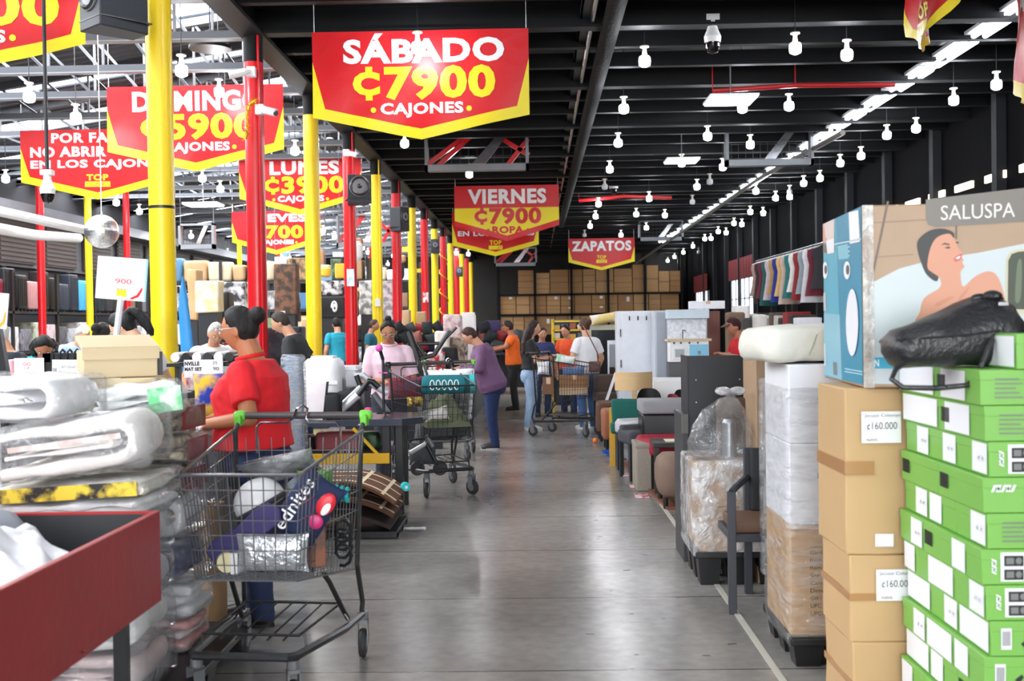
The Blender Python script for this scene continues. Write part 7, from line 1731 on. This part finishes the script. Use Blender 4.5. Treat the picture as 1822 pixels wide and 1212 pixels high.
for i, (u0, u1, v0, v1, Y, c, c2, lab, nm, ct) in enumerate([(762, 792, 626, 652, 14.7, (206, 30, 44), (240, 240, 240), 'red and white toy case on the goods counter', 'toy_case', 'toy'), (786, 816, 618, 656, 14.9, (24, 24, 28), None, 'black backpack on the goods counter', 'backpack', 'backpack'),
        (818, 842, 632, 654, 15.0, (210, 200, 210), None, 'pale folded cloth on the goods counter', 'folded_cloth', 'cloth'), (776, 800, 590, 632, 16.5, (240, 238, 236), (226, 220, 214), 'white plush heap on the goods counter', 'plush_heap', 'plush toy'), (800, 826, 600, 640, 16.8, (190, 170, 150), (110, 96, 84), 'brown patterned bundle on the goods counter', 'cloth_bundle', 'bundle'),
        (826, 846, 604, 636, 17.2, (214, 196, 180), (80, 70, 80), 'beige and grey bundle on the goods counter', 'cloth_bundle', 'bundle'), (790, 822, 560, 600, 18.5, (222, 208, 204), (178, 140, 160), 'pink and cream gift box tower on the goods counter', 'gift_box', 'box'), (824, 848, 556, 592, 19.0, (240, 240, 242), None, 'white paper sign standing on the goods counter', 'sign_board', 'sign'),
        (846, 868, 560, 600, 19.4, (246, 246, 246), None, 'white card standing beyond the goods counter sign', 'sign_card', 'sign')]):
    a = P((u0 + u1) / 2, v1, Y); w_, h_ = px(u1 - u0, Y), P((u0 + u1) / 2, v0, Y).z - .892
    mb = MB(); dd = .05 if 'sign' in nm else .3; rbox(mb, w_, dd, h_, min(.05, dd * .4)); mb.cut(2, [h_ * .3, h_ * .6]); mb.rough(.02 if dd > .1 else .002, 6, i)
    tag(mb.fin(nm, mat('gc_%d_%d_%d' % c, c, .7, col2=c2, vs=10), loc=(max(-2.3, min(-1.15, a.x)), Y, .892), smooth=60), lab, ct)
# ---- the far heap and hanging goods left of the back shelves
t = thing('goods_table', 'dark table heaped with bags and toys left of the orange shirt', 'table', (-1.9, 24.0, 0)); MB().box(-1.5, 1.9, -.6, .6, .84, .88).fin('tabletop', m_steel, t)
for sx in (-1.4, 1.8):
    for sy in (-.5, .5): MB().box(sx - .04, sx + .04, sy - .04, sy + .04, 0, .84).fin('leg', m_blk_plastic, t)
MB().box(-1.5, 1.9, .5, .55, .1, .84).fin('back_panel', m_steel, t)
pal = [((36, 44, 46), 'dark green bag'), ((58, 64, 66), 'grey black bag'), ((30, 30, 36), 'black pouch'), ((196, 196, 190), 'white bundle'), ((186, 120, 110), 'pink toy'), ((70, 60, 100), 'violet bag'), ((206, 186, 150), 'cream plush'), ((50, 60, 96), 'navy bag'), ((150, 50, 50), 'red bag'), ((96, 106, 100), 'grey green bag')]
hq = random.Random(5)
for i in range(44):
    c, nm = pal[(i * 7 + i // 10) % 10] if i % 3 else pal[(i // 3) % 3]; row = i // 16; k_ = i % 16; w_ = hq.uniform(.2, .34); x = -1.35 + .2 * k_ + .07 * row; zz = .88 + row * .21
    cushion('%s heaped on the far table, %s layer, %s from left' % (nm, ['bottom', 'middle', 'top'][row], ords_[k_]), Vector((-1.9 + x, 23.75 + .18 * (i % 3), zz + .12)), w_, hq.uniform(.2, .32), hq.uniform(.16, .26), c, None, name='goods_bag', cat='bag', rx=hq.uniform(-.4, .4), rz=hq.uniform(-.6, .6), ry=hq.uniform(-.7, .7))
# ---- back shelves with brown cartons
rk = thing('pallet_rack', 'black pallet rack full of brown cartons against the back wall', 'rack', (0, 57.0, 0))
rx0, rx1 = -1.9, 7.3
for i in range(6):
    x = rx0 + (rx1 - rx0) * i / 5; MB().box(x - .06, x + .06, -.6, -.5, 0, 4.9).fin('upright', m_black, rk); MB().box(x - .06, x + .06, .5, .6, 0, 4.9).fin('upright', m_black, rk)
levels = [.9, 1.95, 2.95]
for z in levels: MB().box(rx0, rx1, -.6, .6, z - .1, z).fin('beam_shelf', m_black, rk)
i = 0; q = random.Random(4); ords = ['first', 'second', 'third', 'fourth', 'fifth', 'sixth', 'seventh', 'eighth', 'ninth', 'tenth', 'eleventh', 'twelfth', 'thirteenth', 'fourteenth', 'fifteenth', 'sixteenth', 'seventeenth']
for li, z in enumerate(levels):
    x = rx0 + .1; k = 0
    while x < rx1 - .3:
        w_ = q.uniform(.5, .95); w_ = min(w_, rx1 - .05 - x)
        hmax = .92 if li < 2 else q.choice([1.05, 1.2, 1.35, 1.4]); c = q.choice([(190, 146, 98), (180, 136, 88), (170, 126, 82), (198, 154, 106)])
        if li == 2 and k == 0: x += .9; k += 1; continue
        if q.random() < .5:
            h1 = hmax * q.uniform(.4, .55); parts_ = [(z, h1, 'lower'), (z + h1 + .004, hmax - h1, 'upper')]
        else: parts_ = [(z, hmax, 'tall')]
        for zz, hh, nm in parts_:
            t = thing('cardboard_box', '%s brown carton on the %s level of the back rack, %s from the left' % (nm, ['lowest', 'middle', 'top'][li], ords[min(k, 16)]), 'box', (x + w_ / 2, 56.95, zz + .001), 0, 'brown cartons on the back rack')
            MB().box(-w_ / 2 + .01, w_ / 2 - .01, -.35, .4, 0, hh - .01).fin('carton_body', mat('rack_carton_%d' % c[0], c, .75, var=.12, vs=2), t)
            MB().box(-w_ / 2 + .012, w_ / 2 - .012, -.353, -.35, hh * .46, hh * .52).fin('packing_tape', mat('rack_tape', (140, 100, 62), .4), t)
            if q.random() < .2: MB().box(.05, .2, -.356, -.353, hh * .6, hh * .85).fin('paper_label', m_paper, t)
        x += w_ + .02; k += 1
# ---- clothes rail by the right wall
t = thing('clothes_rail', 'high dark rail of hanging dresses by the right wall', 'clothes rail', (5.65, 25.6, 0)); MB().tube([(0, -3.6, 2.98), (0, 3.4, 2.98)], .025, 8).fin('rail', m_blk_plastic, t)
for y in (-3.5, 0, 3.3): MB().tube([(.02, y, 0), (.02, y, 2.98)], .03, 8).fin('post', m_blk_plastic, t)
gc = [(30, 30, 36), (110, 24, 46), (216, 216, 220), (148, 160, 168), (146, 40, 44), (238, 236, 230), (40, 120, 118), (214, 190, 176), (226, 190, 120), (40, 54, 160), (196, 160, 100), (214, 196, 206), (24, 100, 96), (120, 36, 60), (60, 44, 40), (180, 150, 140)]
gn = ['black', 'wine red', 'white', 'blue grey', 'brick red', 'ivory', 'teal', 'blush', 'mustard', 'royal blue', 'sand', 'pale pink', 'deep green', 'plum', 'dark brown', 'taupe']
for i, c in enumerate(gc):
    y = 22.3 + .42 * i; L_ = .9 + .25 * ((i * 7) % 5) / 4
    t = thing('dress', '%s dress hanging on the rail by the right wall' % gn[i], 'dress', (5.65, y, 2.98), 0, 'dresses on the wall rail')
    mb = MB(); rr = []
    for z, w_ in ((-.06, .06), (-.10, .19), (-.22, .20), (-.40, .16), (-.6, .18), (-L_, .25)):
        rr.append([(w_ * math.cos(a), (.05 + .05 * (-z)) * math.sin(a) * (1 + .2 * math.cos(5 * a)), z) for a in [2 * PI * j / 18 for j in range(18)]])
    mb.loft(rr); mb.fin('garment', mat('dress_%d_%d' % c[:2], c, .7, var=.2, vs=8), t, smooth=60)
    MB().tube([(-.17, 0, -.09), (0, 0, -.02), (.17, 0, -.09)], .008, 5).fin('hanger', m_lab, t); MB().tube([(0, 0, -.02), (0, .0, .03), (.03, 0, .045)], .005, 5).fin('hook', m_chrome, t)
t = thing('wall_shelf', 'white shelf edge with small goods below the dresses', 'shelf', (5.4, 25.2, 0)); MB().box(-.4, .3, -3.2, 3.6, 1.3, 1.36).fin('shelf_board', m_white, t)
for y in (-3, 0, 3.4): MB().box(-.35, .25, y - .03, y + .03, 0, 1.3).fin('bracket', m_steel, t)
for i in range(14):
    c = [(226, 226, 230), (60, 44, 40), (150, 40, 44), (30, 30, 34), (200, 190, 180), (90, 80, 76), (170, 140, 110)][i % 7]
    mb = MB(); rbox(mb, .5, .4, .16 + .06 * (i % 3), .04); mb.rough(.02, 6, i)
    tag(mb.fin('folded_garment', mat('shelf_%d_%d' % c[:2], c, .8), loc=(5.35, 22.3 + .46 * i, 1.361), smooth=60), '%s folded garment on the white shelf below the dresses, %s one' % (['white', 'brown', 'red', 'black', 'beige', 'grey', 'tan'][i % 7], ords[i]), 'clothing', 'folded clothes below the dresses')
for i, (u0, u1, v0, v1, Y, c, lab) in enumerate([(1292, 1322, 556, 600, 19, (120, 96, 74), 'brown carton beyond the person in red'), (1318, 1345, 566, 600, 18.4, (64, 60, 60), 'black bag beyond the person in red'), (1342, 1362, 560, 600, 18, (214, 210, 204), 'white sack right of the person in red'), (1305, 1330, 544, 566, 21, (240, 238, 236), 'white bundle heaped beyond the person in red')]):
    a = P((u0 + u1) / 2, v0, Y); w_ = px(u1 - u0, Y); mb = MB(); rbox(mb, w_, .4, a.z, .05); mb.rough(.02, 4, i); tag(mb.fin('stacked_goods', mat('sg_%d' % c[0], c, .75), loc=(a.x, Y, 0), smooth=60), lab, 'goods')
# ---- left wall racks with luggage and packed linen
lr = thing('luggage_rack', 'long dark rack along the left wall holding luggage', 'rack', (XL + 1.2, 22, 0))
for z in (.35, 1.05, 1.9): MB().box(-.5, .4, -3.5, 18, z - .05, z).fin('shelf', m_steel, lr)
for y in [-3.5 + 2.15 * k for k in range(11)]: MB().box(.34, .4, y - .04, y + .04, 0, 2.75).fin('upright', m_blk_plastic, lr)
lug = [((128, 22, 48), 'wine red'), ((26, 26, 30), 'black'), ((22, 22, 26), 'matt black'), ((190, 140, 140), 'rose'), ((44, 36, 36), 'dark brown'), ((30, 28, 30), 'charcoal'), ((52, 60, 74), 'slate'), ((40, 48, 60), 'navy'), ((86, 184, 236), 'sky blue'), ((96, 190, 240), 'light blue'), ((40, 52, 58), 'dark teal'), ((60, 62, 66), 'graphite'), ((70, 66, 64), 'dark grey'), ((120, 40, 50), 'dull red'), ((150, 120, 96), 'tan'), ((50, 50, 54), 'iron grey'), ((130, 130, 136), 'silver grey'), ((36, 36, 60), 'midnight'), ((110, 90, 80), 'mocha'), ((80, 84, 90), 'pewter'), ((30, 60, 70), 'petrol'), ((140, 30, 40), 'cherry'), ((180, 180, 184), 'pale grey'), ((20, 20, 22), 'jet black')]
for i, (c, nm) in enumerate(lug):
    y = 22.6 + .54 * i; hh = .66 + .12 * ((i * 5) % 3)
    t = thing('suitcase', '%s upright suitcase on the top shelf of the left wall rack' % nm, 'suitcase', (XL + 1.25, y, 1.9), PI / 2, 'suitcases on the left rack')
    mb = MB(); rbox(mb, .46, .28, hh - .05, .05, z0=.05); mb.fin('shell', mat('case_%d_%d_%d' % c, c, .4), t, smooth=50)
    mb = MB()
    for k in range(5): mb.box(-.18 + k * .09 - .008, -.18 + k * .09 + .008, -.148, -.138, .12, hh - .08)
    mb.fin('rib', mat('case_%d_%d_%d' % c, c, .4), t)
    MB().tube([(-.09, .0, hh - .01), (-.09, 0, hh + .04), (.09, 0, hh + .04), (.09, 0, hh - .01)], .012, 6).fin('handle', m_blk_plastic, t)
    for sx in (-1, 1):
        for sy in (-1, 1): MB().lathe([(.025, -.012), (.025, .012)], 8, M=TM((sx * .17, sy * .09, .025), ry=PI / 2)).fin('wheel', m_tyre, t)
for row, z in enumerate((1.05, .35)):
    for i in range(34):
        y = 18.7 + .60 * i; c = [(236, 236, 238), (196, 198, 204), (226, 206, 210), (150, 152, 160), (240, 240, 242), (110, 112, 120), (206, 214, 190)][(i * 3 + row) % 7]
        mb = MB(); rbox(mb, .5, .46, .48 + .14 * ((i * 7) % 4) / 3, .04)
        tag(mb.fin('linen_pack', mat('linen_%d_%d' % c[:2], c, .6, col2=tuple(max(0, k - 60) for k in c), vs=9, stretch=(1, 6, 1)), loc=(XL + 1.3, y, z + .001), smooth=60), '%s linen pack on the %s shelf of the left wall rack' % (['white', 'grey white', 'pinkish', 'mid grey', 'bright white', 'dark grey', 'pale green'][(i * 3 + row) % 7], ['middle', 'lower'][row]), 'linen', 'linen packs on the left wall rack, %s shelf' % ['middle', 'lower'][row])
for i, (u, Y, c, nm) in enumerate([(75, 23.6, redc, 'red'), (160, 26.0, stain, 'yellow'), (228, 28.4, redc, 'red'), (428, 38, stain, 'yellow')]):
    x = P(u, 560, Y).x; t = thing('column', '%s post before the luggage rack at the left wall, %s from the left' % (nm, ords[i]), 'column', (x, Y, 0)); t['kind'] = 'structure'; MB().lathe([(.08, 0), (.08, min(roofz(x) - .1, 5.2))], 14).fin('shaft', c, t); MB().box(-.15, .15, -.15, .15, 0, .02).fin('base_plate', m_steel, t)
pipe('air_duct', 'long white round duct slanting at the far left under the roof', 'duct', [P(-30, 402, 17), P(60, 418, 20), P(140, 424, 23)], .09, mat('white_duct', (226, 228, 230), .4), 12)
pipe('wall_duct', 'grey lit wall duct along the left eave', 'duct', [P(-20, 372, 15), P(200, 420, 19)], .07, mat('white_duct', (226, 228, 230), .4), 10)
# ---- middle of the left hall: racks of goods seen between the columns
def goods_rack(label, x0, x1, Y, levels_, seed, top, group):
    t = thing('goods_rack', label, 'rack', ((x0 + x1) / 2, Y, 0)); w_ = (x1 - x0) / 2; n = max(2, int((x1 - x0) / 1.5))
    for i in range(n + 1):
        x = -w_ + 2 * w_ * i / n; MB().box(x - .03, x + .03, -.3, .3, 0, top).fin('upright', m_steel, t)
    for z in levels_: MB().box(-w_, w_, -.3, .3, z - .04, z).fin('shelf', m_steel, t)
    q = random.Random(seed); cs = [((206, 170, 126), 'brown'), ((238, 238, 240), 'white'), ((34, 34, 38), 'black'), ((226, 210, 180), 'cream'), ((190, 60, 60), 'red'), ((90, 140, 180), 'blue'), ((140, 110, 90), 'mocha'), ((200, 200, 204), 'grey'), ((230, 190, 90), 'yellow'), ((120, 150, 110), 'green')]
    for li, z in enumerate(levels_):
        x = x0 + .1; k = 0; gap = (levels_[li + 1] - z - .08) if li + 1 < len(levels_) else .6
        while x < x1 - .45:
            w1 = q.uniform(.3, .6); h1 = gap * q.uniform(.55, .98); c, nm = q.choice(cs[:4] + cs)
            mb = MB(); rbox(mb, w1 - .03, .45, h1, .03 if q.random() < .5 else .1); mb.rough(.02, 5, k + li)
            tag(mb.fin(q.choice(['boxed_goods', 'packed_goods', 'bagged_goods']), mat('gr_%d_%d' % c[:2], c, .65, col2=tuple(max(0, int(a * .6)) for a in c) if q.random() < .4 else None, vs=7), loc=(x + w1 / 2, Y, z + .001), smooth=60), '%s pack on the %s level of %s, %s from left' % (nm, ['lowest', 'second', 'third', 'top'][li], group, ords[min(k, 16)]), 'goods', 'goods on the ' + group)
            x += w1; k += 1
goods_rack('tall grey rack of goods standing left of the second red column', -9.3, -4.0, 27, [.3, 1.1, 1.9, 2.6], 3, 3.1, 'nearer middle rack')
goods_rack('tall grey rack of goods further down the left hall', -9.0, -3.9, 38, [.3, 1.2, 2.1, 3.0], 9, 3.6, 'farther middle rack')
for i, (u0, u1, v0, v1, Y, c, c2, lab, nm, ct) in enumerate([
    (352, 394, 500, 556, 14.5, (250, 226, 160), (252, 244, 220), 'stack of cream towels standing behind the clerk', 'towel_stack', 'towels'), (396, 412, 520, 600, 15.0, (34, 34, 36), None, 'black folding chair frame behind the cream towels', 'folding_chair', 'frame'),
    (400, 440, 502, 566, 16.0, (236, 238, 242), (60, 60, 64), 'white and black boxed appliance behind the clerk', 'boxed_appliance', 'box'), (338, 356, 480, 570, 15.5, (206, 168, 120), None, 'tall brown carton beside the blue board', 'tall_carton', 'box'), (490, 530, 470, 560, 20.5, (60, 48, 40), (120, 84, 60), 'brown and black hanging display right of the nearest red column', 'hanging_display', 'display'),
    (478, 540, 582, 650, 13.6, (30, 32, 38), (54, 58, 66), 'black tarpaulin covered heap behind the person in black', 'covered_heap', 'heap'), (568, 616, 528, 566, 21.5, (24, 24, 26), None, 'black banner panel with white swirl left of the second red column', 'swirl_banner', 'panel'), (568, 616, 500, 526, 22.5, (232, 232, 234), (40, 40, 44), 'white and black appliance row left of the second red column', 'appliance_row', 'appliance'),
    (538, 580, 566, 620, 22.0, (206, 176, 136), None, 'brown carton left of the person in turquoise', 'carton', 'box'), (586, 620, 588, 640, 23.5, (196, 160, 120), None, 'wide brown carton behind the person in turquoise', 'carton', 'box'), (640, 664, 500, 560, 24, (214, 216, 220), (120, 122, 126), 'grey metal panels standing right of the second red column', 'metal_sheets', 'panel'),
    (682, 700, 500, 570, 27, (224, 226, 230), (150, 152, 156), 'white fridge like panel right of the third yellow column', 'fridge', 'fridge'), (716, 730, 552, 640, 26, (206, 168, 130), None, 'brown carton stack between third red and fourth yellow columns', 'carton_stack', 'box'), (742, 758, 555, 640, 29, (196, 160, 120), None, 'brown carton stack right of the fourth yellow column', 'carton_stack', 'box')]):
    a = P((u0 + u1) / 2, v0, Y); w_ = px(u1 - u0, Y); t = thing(nm, lab, ct, (a.x, Y, 0))
    zb_ = max(.0, P((u0 + u1) / 2, v1, Y).z)
    mb = MB(); rbox(mb, w_, .3, a.z - zb_, .03, z0=zb_); mb.cut(2, [zb_ + (a.z - zb_) * k / 5 for k in range(1, 5)]); mb.rough(.02, 5, i); mb.fin('body', mat('mid_%d_%d' % c[:2], c, .6, col2=c2, vs=7), t, smooth=60)
    MB().box(-w_ * .4, w_ * .4, -.12, .12, 0, zb_ + .02).fin('stand', m_steel, t)
    if 'swirl' in nm:
        mb = MB(); mb.tube([(.04 * math.cos(b * .5) * (.4 + b * .05) + w_ * .12, -.17, (zb_ + a.z) / 2 + .09 * math.sin(b * .5) * (.4 + b * .05)) for b in range(20)], .02, 6); mb.fin('white_swirl', m_lab, t)
t = thing('paddle_board', 'blue paddle board standing upright right of the nearest yellow column', 'paddle board', (P(332, 600, 13.0).x, 13.0, 0)); mb = MB(); hb_ = P(332, 492, 13.0).z
mb.loft([[(.075 * w_ * math.cos(a) + .03 * math.sin(k * .5), .03 * math.sin(a), hb_ * k / 10) for a in [2 * PI * j / 12 for j in range(12)]] for k, w_ in enumerate((.5, .8, .95, 1, 1, 1, 1, .95, .85, .6, .1))]); mb.fin('board', mat('blue_foam_board', (48, 140, 206), .45), t, smooth=60)
MB().prism([(.07, -.01, .95), (.13, -.01, .9), (.07, -.01, .75)], (0, .02, 0)).fin('fin', m_blk_plastic, t)
for i, (u, v, Y, w_) in enumerate([(604, 566, 22.8, .55), (652, 566, 24.2, .5), (520, 512, 24, .3)]):
    p = P(u, v, Y); t = thing('white_dome', 'white %s dome shade on a stem %s' % (['large', 'second', 'small'][i], ['left of the second red column', 'right of the second red column', 'right of the nearest red column'][i]), 'shade', (p.x, Y, 0))
    MB().lathe([(w_ * .5, p.z - .12), (w_ * .44, p.z - .02), (w_ * .3, p.z + .07), (.01, p.z + .11)], 20).fin('shade', m_white, t); MB().tube([(0, 0, 0), (0, 0, p.z)], .025, 8).fin('stem', m_steel, t); MB().lathe([(.2, 0), (.2, .03)], 14).fin('base', m_steel, t)
# hanging goods between the columns
q = random.Random(12); hg = [((240, 240, 242), 'white'), ((40, 40, 44), 'black'), ((180, 130, 90), 'brown'), ((240, 190, 60), 'yellow'), ((200, 60, 60), 'red'), ((120, 160, 190), 'blue'), ((200, 200, 204), 'silver')]
kinds = ['hanging_lantern', 'hanging_bag', 'hanging_sign']
for i in range(34):
    Y = q.uniform(21, 44); u = q.uniform(480, 835); v = q.uniform(436, 505); p = P(u, v, Y)
    if p.x > XC - .35: p = P(u - 90, v, Y)
    if p.x > XC - .3: continue
    c, nm = q.choice(hg); k = kinds[i % 3]; w_ = q.uniform(.14, .3); h_ = q.uniform(.2, .45)
    t = thing(k, '%s %s hung from the trusses left of the columns, %s from the front' % (nm, k.split('_')[1], ords[min(16, int((Y - 21) / 1.4))]), k.split('_')[1], p, 0, 'goods hung from the trusses')
    if i % 3 == 0: MB().lathe([(w_ * .3, -h_ / 2), (w_ * .5, -h_ * .3), (w_ * .5, h_ * .3), (w_ * .3, h_ / 2)], 14).fin('body', mat('hang_%d' % c[0], c, .5), t)
    elif i % 3 == 1: mb = MB(); rbox(mb, w_, .12, h_, .04, z0=-h_ / 2); mb.fin('body', mat('hang_%d' % c[0], c, .6), t)
    else: MB().box(-w_ * .8, w_ * .8, -.01, .01, -h_ * .3, h_ * .3).fin('board', mat('hang_%d' % c[0], c, .5), t)
    MB().tube([(0, 0, h_ * .3), (0, 0, roofz(p.x) - p.z)], .006, 4).fin('cord', m_grey, t)
for (u, v, Y, w_, h_, c, c2, lab) in [(452 + 20, 560, 12.2, .05, .1, (240, 240, 240), None, 'white tag hanging on the nearest red column'), (638, 492, 19.3, .13, .30, (180, 214, 220), (240, 240, 240), 'pale blue paper notice on the second red column'), (679, 538, 22.9, .11, .16, (232, 232, 230), None, 'white switch box on the third yellow column'), (763, 530, 33.7, .16, .3, (240, 238, 238), (200, 60, 70), 'white paper notice on a far red column')]:
    p = P(u, v, Y); o = MB().box(-w_ / 2, w_ / 2, -.015, .015, -h_ / 2, h_ / 2).fin('wall_notice', mat('notice_%d' % c[0], c, .6, col2=c2, vs=9), loc=(XC + .02 if abs(p.x - XC) < .3 else p.x, (min(cols, key=lambda a: abs(a - Y)) - .13), p.z)); tag(o, lab, 'notice')
